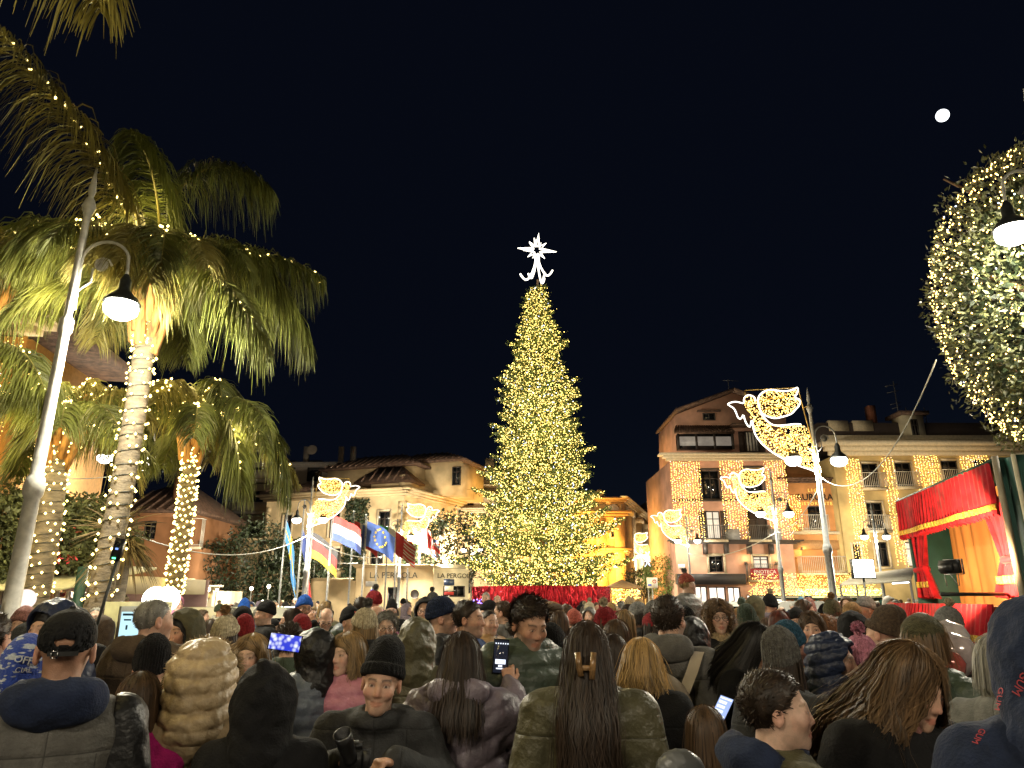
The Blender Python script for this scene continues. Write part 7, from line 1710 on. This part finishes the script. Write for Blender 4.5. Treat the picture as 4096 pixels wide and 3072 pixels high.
P('boy', 3090, 2676, 2.35, 118, 'child with short dark hair and olive corduroy coat in profile', head='c', skin=2, coat='parka', col_='olive', hair='short2', hairc='dark', fine=True, hood='down', hoodc='navy', scarf='navy', seed=6, yaw=-20)
P('speckle', 3122, 2514, 3.6, 160, 'person in speckled grey knitted hat with long dark hair', head='f', coat='coat', col_='charcoal', hat='knit', hatc='grey', hair='under_l', hairc='dark', fine=True, seed=3)
P('lime', 3045, 2590, 4.1, 60, 'child in lime green hat beside the speckled knitted hat', head='c', coat='coat', col_='lime', hat='beanie_p', hatc='lime')
P('bluerib', 3150, 2482, 4.3, 150, 'person in blue ribbed hat behind the speckled hat', head='m', coat='coat', col_='charcoal', hat='rib', hatc='teal', fine=True)
P('teddy', 3240, 2446, 5.4, -2, 'smiling person in tan teddy coat with dark blond hair', head='fs', skin=0, coat='parka', col_='tan', hair='wavy', hairc='brown', fine=True, seed=1)
P('gingercurl', 3298, 2462, 6.4, 165, 'person with ginger curls beside the tan teddy coat', head='f', coat='coat', col_='charcoal', hair='curly_s', hairc='ginger')
P('headscarf', 3346, 2466, 6.6, -5, 'person in pale striped hood beside the ginger curls', head='f', coat='coat', col_='lgrey', hat='hood', hatc='lgrey', hair='bob', hairc='dark')
P('navypuff', 3328, 2520, 4.0, 78, 'person in glossy navy quilted hood looking sideways', head='mg', skin=0, coat='puffer', col_='navy', hat='hood_puff', hatc='navy', fine=True, yaw=0)
P('blackhood2', 3408, 2440, 5.6, 170, 'person in black padded coat with raised hood beside the lamp post', head='m', coat='coat', col_='black', hat='hood', hatc='black', girth=1.1)
P('greybeanie', 3512, 2424, 4.9, -120, 'person in loose grey-brown hat and black quilted jacket facing the theatre', head='m', coat='puffer', col_='black', hat='beanie_s', hatc='brown', fine=True)
P('furhood', 3690, 2462, 3.5, 150, 'person in olive flat hat and dark green jacket with fur-edged hood', head='f', coat='puffer', col_='green', hat='skull', hatc='olive', hair='bob', hairc='lbrown', hood='big', fine=True, seed=4)
P('near', 3545, 2548, 2.5, 42, 'person with long light brown hair looking down, black coat and dusty pink scarf', head='f2', skin=0, coat='coat', col_='black', hair='wavy_xf', hairc='lbrown', fine=True, pitch=22, yaw=12, scarf='rose', girth=1.1, length=.5, seed=9)
P('gum', 4140, 2362, 1.8, -172, 'tall person in navy hooded sweatshirt with pink GUM lettering across the back', head='m', coat='wool', col_='navy', hat='hood_f', hatc='navy', fine=True, girth=1.15, seed=2, pitch=18)
P('greyhair3', 4000, 2530, 2.9, 150, 'person with pale grey hair squeezed beside the GUM sweatshirt', head='f', coat='coat', col_='lgrey', hair='bob', hairc='grey')
P('pinkpom', 3440, 2540, 4.2, 170, 'child in hat with pink pompom in front of the black hood', head='c', coat='coat', col_='pink', hat='rib', hatc='pink', pomc='pink')
P('boothkid', 3575, 2432, 7.4, 175, 'blond child watching at the corner of the puppet theatre', head='c', coat='coat', col_='charcoal', hair='bobshort', hairc='blond')
P('boothhat', 3545, 2442, 7.0, 170, 'person in grey hat watching at the corner of the theatre', head='m', coat='coat', col_='grey', hat='beanie_p', hatc='grey')
P('blackcap3', 3182, 2430, 7.8, 5, 'person in black hat with face showing behind the tan teddy coat', head='f', coat='coat', col_='black', hat='beanie_p', hatc='black')
P('yellowjk', 1490, 2392, 14.0, 60, 'person with dark hair and yellow jacket in front of the kiosk wall', head='m', coat='parka', col_='yellow', hair='short2', hairc='dark')
P('redjk', 1925, 2425, 10.5, 150, 'person with dark curly hair and red jacket left of the navy jacket', head='f', coat='coat', col_='magenta', hair='curly_s', hairc='black')
P('bluecap', 1858, 2400, 14.0, 160, 'person in grey hat and bright blue hood near the tinsel stage', head='m', coat='parka', col_='royal', hat='beanie_p', hatc='grey', hood='down')
P('rt1', 3020, 2392, 12.0, 170, 'person in black bobble hat and fur collar in front of the white van', head='f', coat='coat', col_='tan', hat='beanie_p', hatc='black')
P('rt2', 3085, 2398, 12.5, 175, 'person in black knitted hat left of the angel lamp post', head='m', coat='coat', col_='black', hat='beanie', hatc='black')
P('tallrt', 3405, 2410, 7.4, 178, 'person in khaki cap and black coat seen from behind beside the lamp post', head='m', coat='coat', col_='black', hat='skull', hatc='tan', girth=1.1)
# ---- things carried
PHB = mat('phone_black', (.012, .012, .013), .25, spec=.6)
def phone(c, n, up, label, w=.075, h=.155, scr=None, dots=False, extra=None):
    "c centre, n screen normal, up long axis"
    n = Vector(n).normalized(); up = Vector(up).normalized(); e = up.cross(n).normalized(); up = n.cross(e)
    M = Matrix((e, up, n)).transposed().to_4x4(); M.translation = Vector(c)
    t = thing('phone', label, 'phone'); t.matrix_world = M
    obj('case', box(-w / 2, w / 2, -h / 2, h / 2, -.008, 0), PHB, t); s = obj('screen', box(-w / 2 + .004, w / 2 - .004, -h / 2 + .006, h / 2 - .006, .0008, .0018), scr, t)
    if dots: obj('screen_icon', cat([box(-.03 + .012 * k, -.024 + .012 * k, .058, .064, .0022, .003) for k in range(6)] + [box(-.02, .02, -.06, -.054, .0022, .003), box(-.01, .01, -.05, -.04, .0022, .003), box(-.026, .026, -.036, -.014, .0022, .003)]), emis('icon_white', (.8, .85, 1), 1.3), s)
    return t
def cammat(p): return Vector((-p[0], -p[1], 0)).normalized()
h = hand('phonewoman', 'L'); phone(h + Vector((-.035, .01, .055)), (-.06, -1, .05), (.06, .05, 1), 'black phone held up by the person with long straight dark hair', .078, .165, mat('screen_night', (.01, .01, .012), .1, emit=(.1, .12, .2), estr=.10), True)
h = hand('phonehood', 'L')
sc = bpy.data.materials.new('screen_live'); sc.use_nodes = True; nt = sc.node_tree; bsd = nt.nodes['Principled BSDF']; v = nt.nodes.new('ShaderNodeTexVoronoi'); v.inputs['Scale'].default_value = 38; rp = nt.nodes.new('ShaderNodeValToRGB'); tc = nt.nodes.new('ShaderNodeTexCoord')
rp.color_ramp.elements[0].color = (.9, .95, 1, 1); rp.color_ramp.elements[1].color = (.03, .05, .6, 1); rp.color_ramp.elements[0].position = .15; rp.color_ramp.elements[1].position = .6
nt.links.new(tc.outputs['Object'], v.inputs[0]); nt.links.new(v.outputs[0], rp.inputs[0]); nt.links.new(rp.outputs[0], bsd.inputs['Emission Color']); bsd.inputs['Emission Strength'].default_value = 1.0; bsd.inputs['Base Color'].default_value = (0, 0, 0, 1)
phone(at(1140, 2570, 3.95), (0, -1, .05), (1, 0, -.12), 'phone with bright blue screen held sideways by the person in black hood', .085, .175, sc)
h = hand('blondebob', 'L'); pb = phone(h + Vector((.02, -.03, .05)), (-.35, -.75, .75), (.45, .3, .62), 'phone with pale screen in the hand of the person with blond bob', .075, .155, emis('screen_pale', (.42, .55, 1.0), .9))
sq = [c_ for c_ in pb.children if c_.name.startswith('screen')][0]
obj('screen_icon', cat([box(-.028, .012, .030 - .026 * k_, .046 - .026 * k_, .002, .0024) for k_ in range(3)] + [box(-.008, .028, -.052, -.034, .002, .0024), box(-.03, .03, .056, .066, .002, .0024)]), emis('screen_bubble', (.9, .95, 1), 1.1), sq)
# camera of the bending person
hl, hr = hand('photo', 'L'), hand('photo', 'R'); c = (hl + hr) / 2 + Vector((-.03, -.04, .02))
t = thing('photo_camera', 'black camera with a long lens hood held in front of the bending person', 'camera', c, R(10)); t.scale = (.8, .8, .8)
CB = mat('camera_body', (.012, .012, .013), .4, bump=.2, bscale=200)
obj('body', cat([box(-.07, .07, -.03, .03, -.045, .045), box(-.03, .03, -.03, .03, .045, .07), box(.035, .07, -.045, -.03, -.045, .04)]), CB, t)
obj('lens', xform(lathe([(.0, .0), (.032, .0), (.034, .02), (.031, .03), (.036, .06), (.040, .12), (.043, .16), (.038, .16), (.034, .13), (0, .12)], 18), Matrix.Translation((-.02, -.02, .0)) @ Matrix.Rotation(R(35), 4, 'X') @ Matrix.Rotation(R(-15), 4, 'Y')), CB, t, True)
obj('flash_shoe', box(-.012, .012, -.012, .012, .07, .078), IRON, t)
from mathutils.bvhtree import BVHTree
def hit(key, x, y, parts=('coat',)):
    o, M, k = WHO[key]; best = (None, None)
    for ch in o.children:
        if ch.name.split('.')[0] not in parts: continue
        me = ch.data; W = M @ ch.matrix_basis
        bv = BVHTree.FromPolygons([W @ v.co for v in me.vertices], [tuple(p.vertices) for p in me.polygons])
        h = bv.ray_cast(Vector((0, 0, CAMZ)), ray(x, y).normalized())
        if h[0] is not None and (best[0] is None or h[0].y < best[0].y): best = (h[0], h[1])
    return best[0], best[1], o, M
# strap on his chest
Q = [hit('photo', x, y) for x, y in ((1606, 2745), (1590, 2775), (1566, 2815), (1545, 2850), (1530, 2880))]
if all(q[0] is not None for q in Q):
    Pq = [q[0] + q[1] * .012 for q in Q]
    st = tag(obj('camera_strap', ribbons(np.array([[tuple(q) for q in Pq]]), np.full((1, 5), .015), np.array([[(.8, .1, .45)] * 5])), mat('strap_red', (.16, .01, .015), .6)), 'black and red camera strap on the chest of the bending person', 'strap')
    dv = (Pq[1] - Pq[3]).normalized(); nn = Q[2][1]; text_obj('lettering', 'EOS 5D', .022, mat('strap_letter', (.5, .47, .42), .6), st, Pq[2] + nn * .004, dv, up=nn.cross(dv), extrude=.0006)
# cap strap and buckle
o, M, k = WHO['cap']; ht = [c for c in o.children if c.name.split('.')[0] == 'hat'][0]
sp_ = [(.088 * math.sin(a), .018 + .107 * math.cos(a), .001) for a in np.linspace(-.5, .5, 9)]
obj('cap_strap', ribbons(np.array([sp_]), np.full((1, 9), .007), np.array([[(0, 0, 1)] * 9])), mat('strap_black', (.012, .012, .012), .6), ht)
obj('buckle', cat([box(.012, .032, .123, .127, .008, .011), box(.012, .032, .123, .127, -.012, -.009), box(.012, .015, .123, .127, -.009, .008), box(.029, .032, .123, .127, -.009, .008)]), mat('steel', (.5, .5, .5), .25, 1.0), ht)
# GUM lettering printed on the back
pk = mat('gum_pink', (.45, .06, .08), .7)
for (x, y, s_, a) in ((4072, 2725, .026, 220), (3998, 2798, .025, 222), (3948, 2872, .023, 234), (3908, 2948, .020, 248)):
    p_, n_, o, M = hit('gum', x, y, ('coat', 'hood'))
    if p_ is None: continue
    e = Vector((math.cos(R(a)), 0, math.sin(R(a)))); e = (e - n_ * e.dot(n_)).normalized(); up = n_.cross(e)
    l = text_obj('lettering', 'GUM', s_, pk, o, p_ + n_ * .006, e, up=up, extrude=.0006); l.matrix_parent_inverse = M.inverted()
for (x, y, s_, tx) in ((92, 2655, .034, 'OFFI'), (92, 2690, .024, 'CIAL')):
    p_, n_, o, M = hit('bluebobble', x, y, ('hat',))
    if p_ is not None:
        e = Vector((1, 0, 0)); e = (e - n_ * e.dot(n_)).normalized(); l = text_obj('lettering', tx, s_, mat('knit_letter', (.6, .64, .7), .9), o, p_ + n_ * .006, e, up=n_.cross(e), extrude=.003); l.matrix_parent_inverse = M.inverted()
def badge(key, x, y, pts, m, part=('coat',)):
    p_, n_, o, M = hit(key, x, y, part)
    if p_ is None: return
    e = Vector((1, 0, 0)); e = (e - n_ * e.dot(n_)).normalized(); up = n_.cross(e)
    b_ = obj('badge', poly_extrude(pts, p_ + n_ * .006, e, up, n_, .003), m, o); b_.matrix_parent_inverse = M.inverted()
circ = lambda r_, n_=14: [(r_ * math.cos(k_ * 6.283 / n_), 1.15 * r_ * math.sin(k_ * 6.283 / n_)) for k_ in range(n_)]
badge('navycoat', 1960, 2492, circ(.042), mat('badge_blue', (.12, .38, .5), .6)); badge('navycoat', 1960, 2486, circ(.02, 10), mat('badge_yellow', (.6, .5, .1), .6))
badge('moustache', 2142, 2570, [(0, 0), (.03, 0), (.03, .012), (.018, .026), (0, .03)], BW); badge('kid', 1425, 2452, [(-.02, -.008), (.02, -.008), (.02, .008), (-.02, .008)], mat('patch_red', (.4, .05, .02), .7), ('hat',))
# claw clip
o, M, k = WHO['clip']; c = M @ Vector((0, .185, 1.575))
CL = mat('clip_horn', (.30, .17, .07), .3, var=.4, scale=40, coat=.5); t = thing('hair_clip', 'brown horn claw clip in the very long brown hair', 'hair clip', c, R(3))
obj('jaw', cat([xform(box(-.010, .010, -.010, .010, -.042, .042), Matrix.Translation((-.026, 0, .008)) @ Matrix.Rotation(R(-7), 4, 'Y')), xform(box(-.010, .010, -.010, .010, -.05, .045), Matrix.Translation((.026, 0, .005)) @ Matrix.Rotation(R(6), 4, 'Y')), box(-.03, .03, -.008, .008, -.014, .004)]), CL, t)
# backpack
o, M, k = WHO['backpack']; BP = mat('canvas_beige', (.27, .22, .16), .85, bump=.2, bscale=90); t = thing('backpack', 'beige canvas backpack worn by the tall person in grey-brown hoodie', 'backpack'); t.matrix_world = M
def bpf(X, Y, Z): Q = (X, Y, Z); d = s_ell(Q, (0, .27, 1.10), (.17, .11, .26)); return smax(smin(d, s_ell(Q, (0, .33, 1.0), (.13, .07, .13)), .03), .165 - Y, .02) + .004 * noise3(Q, 20)
obj('bag', surf(bpf, (-.22, .1, .8), (.22, .46, 1.4), .014), BP, t, True)
for s in (-1, 1):
    Pp = np.array([[(s * .10, .24, 1.25), (s * .145, .185, 1.36), (s * .165, .12, 1.435), (s * .17, .02, 1.47), (s * .165, -.08, 1.43), (s * .15, -.165, 1.2)]]); obj('strap', ribbons(Pp, np.full((1, 6), .030), np.array([[(1, 0, 0)] * 6])), mat('strap_beige', (.40, .34, .26), .85), t)
# shoulder bag and purse
t = thing('handbag', 'black quilted shoulder bag beside the cream padded coat', 'bag', at(2090, 2990, 3.9)); 
def hb(X, Y, Z): return smax(s_ell((X, Y, Z), (0, 0, 0), (.17, .08, .15)), Z - .09, .02) + .003 * np.sin(X * 90) * np.sin(Z * 90)
obj('bag', surf(hb, (-.2, -.1, -.17), (.2, .1, .12), .012), mat('leather_black', (.012, .012, .012), .35, bump=.2), t, True)
for y in (-.03, .03): obj('handle', tube([(-.09, y, .08), (-.08, y, .2), (0, y, .26), (.08, y, .2), (.09, y, .08)], .009, 6), mat('leather_black', (.01, .01, .01), .35), t, True)
t = thing('purse', 'grey quilted purse with chain beside the small child in fur coat', 'bag', at(2722, 3085, 2.6))
obj('bag', surf(lambda X, Y, Z: s_ell((X, Y, Z), (0, 0, 0), (.085, .04, .07)) + .0035 * np.abs(np.sin((X + Z) * 110)), (-.1, -.06, -.09), (.1, .06, .09), .007), mat('leather_grey', (.18, .19, .20), .35), t, True)
o, M, k = WHO['magenta']; t = thing('child_backpack', 'pale green backpack on the child in magenta jacket', 'backpack'); t.matrix_world = M
obj('bag', surf(lambda X, Y, Z: smax(s_ell((X, Y, Z), (.02, .24, 1.10), (.13, .09, .18)), .15 - Y, .02) + .004 * noise3((X, Y, Z), 22), (-.2, .1, .9), (.2, .38, 1.32), .012), mat('canvas_sage', (.28, .36, .22), .8, bump=.2), t, True)
obj('strap', ribbons(np.array([[(.10, .19, 1.27), (.12, .13, 1.36), (.125, .02, 1.44)]]), np.full((1, 3), .022), np.array([[(1, 0, 0)] * 3])), mat('canvas_sage2', (.4, .46, .34), .8), t)
# balloons by the theatre
for i, (x, y, D, r_, c, lb) in enumerate(((3795, 2560, 3.9, .10, (.7, .62, .6), 'white foil balloon, highest of the bunch by the theatre curtain'), (3815, 2620, 3.8, .11, (.6, .5, .5), 'pale pink foil balloon below the white balloon'), (3785, 2670, 3.75, .09, (.55, .12, .1), 'small red and white foil balloon, lowest of the bunch'))):
    p = at(x, y, D); t = thing('balloon', lb, 'balloon', p, 0, 'foil balloons by the theatre')
    obj('envelope', lathe([(.004, -r_ * 1.15), (r_ * .5, -r_ * .8), (r_ * .9, -r_ * .2), (r_, r_ * .25), (r_ * .75, r_ * .75), (0, r_)], 20), mat('foil_%d' % i, c, .15, .3, .3, 12, coat=.6), t, True); obj('string', tube([(0, 0, -r_ * 1.15), (.03, .02, -.6), (0, .05, -1.0)], .003, 4), CABLE, t)
# ------------------------------------------------------------------ the rest of the crowd
crng = random.Random(23)
cc_names = dict(black='black', charcoal='dark grey', grey='grey', navy='navy', olive='olive', brown='brown', green='dark green', tan='tan', beige='beige', cream='cream', red='red', blue='blue', lgrey='light grey', white='white', coral='coral', teal='teal', pink='pink', mauve='mauve', royal='bright blue', rose='dusty pink', slate='blue-grey', purple='purple')
COATC = ['black'] * 5 + ['charcoal'] * 4 + ['navy'] * 3 + ['lgrey', 'beige', 'tan', 'white', 'pink', 'blue'] + ['olive', 'olive', 'brown', 'brown', 'green', 'grey', 'grey', 'tan', 'beige', 'red', 'slate', 'cream', 'mauve']
HATC = ['black'] * 3 + ['cream', 'lgrey', 'white', 'beige'] + ['charcoal', 'grey', 'grey', 'navy', 'brown', 'beige', 'cream', 'lgrey', 'red', 'coral', 'teal', 'olive', 'white', 'rose', 'green']
hw = dict(beanie='knitted hat', beanie_p='plain hat', beanie_t='tall hat', rib='ribbed hat', hood_low='raised hood', skull='close cap', newsboy='peaked cap')
hn = dict(short_low='short {} hair', long_low='long {} hair', bob_low='{} bob', bald='balding head', curly_s='curly {} hair', short2='tousled {} hair')
hcn = dict(black='black', dark='dark', brown='brown', lbrown='light brown', blond='blond', dblond='dark blond', grey='grey', white='white', red='dark red', ginger='ginger')
def zone(p):
    x, y = p; u = x / y
    if u > .52: return 'beside the puppet theatre'
    if u > .34: return 'in front of the green shopfront' if y < 20 else 'by the white vans'
    if u > .2: return 'below the pink house'
    if u > .12: return 'towards the side street'
    if u > -.10: return 'in front of the red tinsel stage'
    if u > -.22: return 'in front of the kiosk lettered LA PERGOLA'
    if u > -.36: return 'below the flags'
    if u > -.5: return 'near the SYRENUSE kiosk'
    return 'near the glass veranda'
COATS = [('coat', None), ('puffer', None), ('parka', 'down'), ('wool', None), ('coat', 'down')]
USED = set()
def filler(p, H, off):
  for attempt in range(40):
    man = crng.random() < .5; hat = hair = None; hc = 'dark'; hatc = 'black'; pomc = None
    q = crng.random()
    if q < .42: hat = crng.choice(['beanie', 'beanie_p', 'beanie_p', 'beanie_t', 'rib', 'skull']); hatc = crng.choice(HATC); hair = None if man else crng.choice([None, 'under'])
    elif q < .54: hat = 'hood_low'; hatc = None
    else: hair = crng.choice(['short_low', 'short_low', 'short2', 'short2', 'bald']) if man else crng.choice(['long_low', 'bob_low', 'long_low', 'curly_s'])
    if hair: hc = crng.choice(['black', 'dark', 'dark', 'brown', 'brown', 'grey', 'lbrown', 'white' if man else 'blond', 'dblond' if not man else 'grey'])
    if hat in ('rib', 'beanie') and crng.random() < .3: pomc = crng.choice(['cream', 'grey', 'tan'])
    style, hood = crng.choice(COATS); cl = crng.choice(COATC)
    if hat == 'hood_low': hatc = cl; hood = None
    if hat == 'skull' and not man: hair = 'bob_low'
    glass = crng.random() < .15
    top = ('%s %s%s' % (cc_names[hatc], hw[hat], ' with pompom' if pomc else '')) if hat else hn[hair].format(hcn[hc])
    o2 = off % 360; fc = 'facing the camera' if o2 < 50 or o2 > 310 else 'seen from behind' if 130 < o2 < 230 else 'in profile'
    lab = 'person with %s%s and %s %s %s, %s' % (top, ' and glasses' if glass and not fc.startswith('seen') else '', cc_names[cl], 'padded jacket' if style == 'puffer' else 'coat', fc, zone(p))
    if len(lab.split()) > 16: lab = 'person with %s and %s coat %s, %s' % (top, cc_names[cl], fc, zone(p))
    if len(lab.split()) > 16: lab = 'person with %s, %s coat, %s' % (top.replace(' with pompom', ''), cc_names[cl], zone(p).replace('in front of the kiosk lettered LA PERGOLA', 'before the LA PERGOLA kiosk'))
    if lab not in USED: break
  USED.add(lab)
  person(p, face_cam(p, off), H, lab, head='mf' if man else 'ff', skin=crng.choice([0, 0, 1, 2]), coat=style, col_=cl, hood=hood, hat=hat, hatc=hatc, hair=hair, hairc=hc, pomc=pomc, glass=glass, group='people filling the square', arms=(('hang', 'phone_up') if crng.random() < .09 else crng.choice(['hang', 'hang', 'pocket'])), yaw=crng.choice([-20, 0, 25]), pitch=0, scarf=crng.choice([None, None, None, 'charcoal', 'red', 'beige', 'grey']), seed=0)
def blocked(x, y):
    if math.hypot(x - TX, y - TREE_Y) < 4.3: return True
    if x > 4.2 and 5.5 < y < 11.5 and x > 4.3 + (y - 6.78) * .21 - .6: return True
    for q in rowpos + lrow:
        if math.hypot(x - q.x, y - q.y) < .5: return True
    for px_, py_, D in ((3180, 2404, 28), (1100, 2428, 17), (2945, 2406, 36)):
        v = at(px_, py_, D)
        if abs(x - v.x) < 2.7 and abs(y - v.y) < 1.3: return True
    for v in (P1b, P2b, P3b):
        if math.hypot(x - v.x, y - v.y) < .6: return True
    if y > 14 and x / y < -.62: return True
    return False
spots, tries = [], 0
bands = [(5.5, 8, .72, 34), (8, 11, .78, 50), (11, 15, .9, 56), (15, 21, 1.05, 58), (21, 28, 1.3, 42)]
for y0, y1, gap, n in bands:
    got = 0; tries = 0
    while got < n and tries < 4000:
        tries += 1; y = crng.uniform(y0, y1); x = crng.uniform(-.74, .74) * y
        if blocked(x, y): continue
        if any(math.hypot(x - a, y - b) < max(gap * .8, c_ + .28) for a, b, c_ in PLACED): continue
        PLACED.append((x, y, .3)); spots.append((x, y)); got += 1
for x, y in spots:
    H = min(1.86, max(1.48, crng.gauss(1.67, .09)))
    if y < 8: H = min(H, 1.68)
    filler((x, y), H, crng.choice([180, 180, 165, 200, 150, 215, 90, -90, 0, 20, -25, 60, -60]) + crng.uniform(-15, 15))
# far crowd that reads as one mass
def low_person():
    fc_ = lambda X, Y, Z: smin(smin(s_cap((X, Y, Z), (0, 0, .75), (0, 0, 1.25), .19, .17, .7), s_cap((X, Y, Z), (-.13, .02, 1.36), (.13, .02, 1.36), .08), .1), smin(s_cap((X, Y, Z), (-.2, 0, 1.35), (-.25, 0, .9), .07), s_cap((X, Y, Z), (.2, 0, 1.35), (.25, 0, .9), .07), .05), .05)
    C = surf(fc_, (-.35, -.25, .5), (.35, .25, 1.5), .08)
    Hd = surf(lambda X, Y, Z: smin(s_ell((X, Y, Z), (0, -.005, 1.59), (.075, .09, .115)), s_cap((X, Y, Z), (0, .03, 1.5), (0, .03, 1.4), .055), .03), (-.12, -.12, 1.36), (.12, .13, 1.72), .036)
    Ht = surf(lambda X, Y, Z: smax(s_ell((X, Y, Z), (0, .02, 1.63), (.092, .108, .115)), -(Z - 1.6 + .5 * Y), .02), (-.12, -.12, 1.5), (.12, .15, 1.78), .036)
    Lg = tube([(.0, 0, .0), (0, 0, .75)], [.13, .17], 8)
    return C, Hd, Ht, Lg
lp = low_person(); Vs, Fs, Cs = [], [], []; cnt = 0; tries = 0
while cnt < 200 and tries < 9000:
    tries += 1; y = crng.uniform(25, 47); x = crng.uniform(-.55, .6) * y
    if blocked(x, y) or any(math.hypot(x - a, y - b) < .55 for a, b, c_ in PLACED): continue
    PLACED.append((x, y, .3)); cnt += 1; k = crng.gauss(1.0, .045); a = crng.uniform(0, 6.28)
    M = Matrix.Translation((x, y, 0)) @ Matrix.Rotation(a, 4, 'Z') @ Matrix.Scale(k, 4)
    sk = np.array([.48, .28, .19]); hcol = CLOTH[crng.choice(HATC)] if crng.random() < .5 else HC[crng.choice(['black', 'dark', 'brown', 'grey', 'dblond'])]
    for part_, c_ in zip(lp, (CLOTH[crng.choice(COATC)], sk, hcol, CLOTH['charcoal'])):
        V, F = xform(part_, M); Vs.append((V, F)); Cs.append(np.tile(np.array(c_, np.float32), (len(V), 1)))
# colours follow vertex order of cat()
tag(obj('far_crowd', cat(Vs), mat('crowd_cloth', (1, 1, 1), .8, attr=True), smooth=True, colattr=np.concatenate(Cs)), 'distant crowd of dark coats packed between the stage and the houses', 'crowd', kind='stuff')
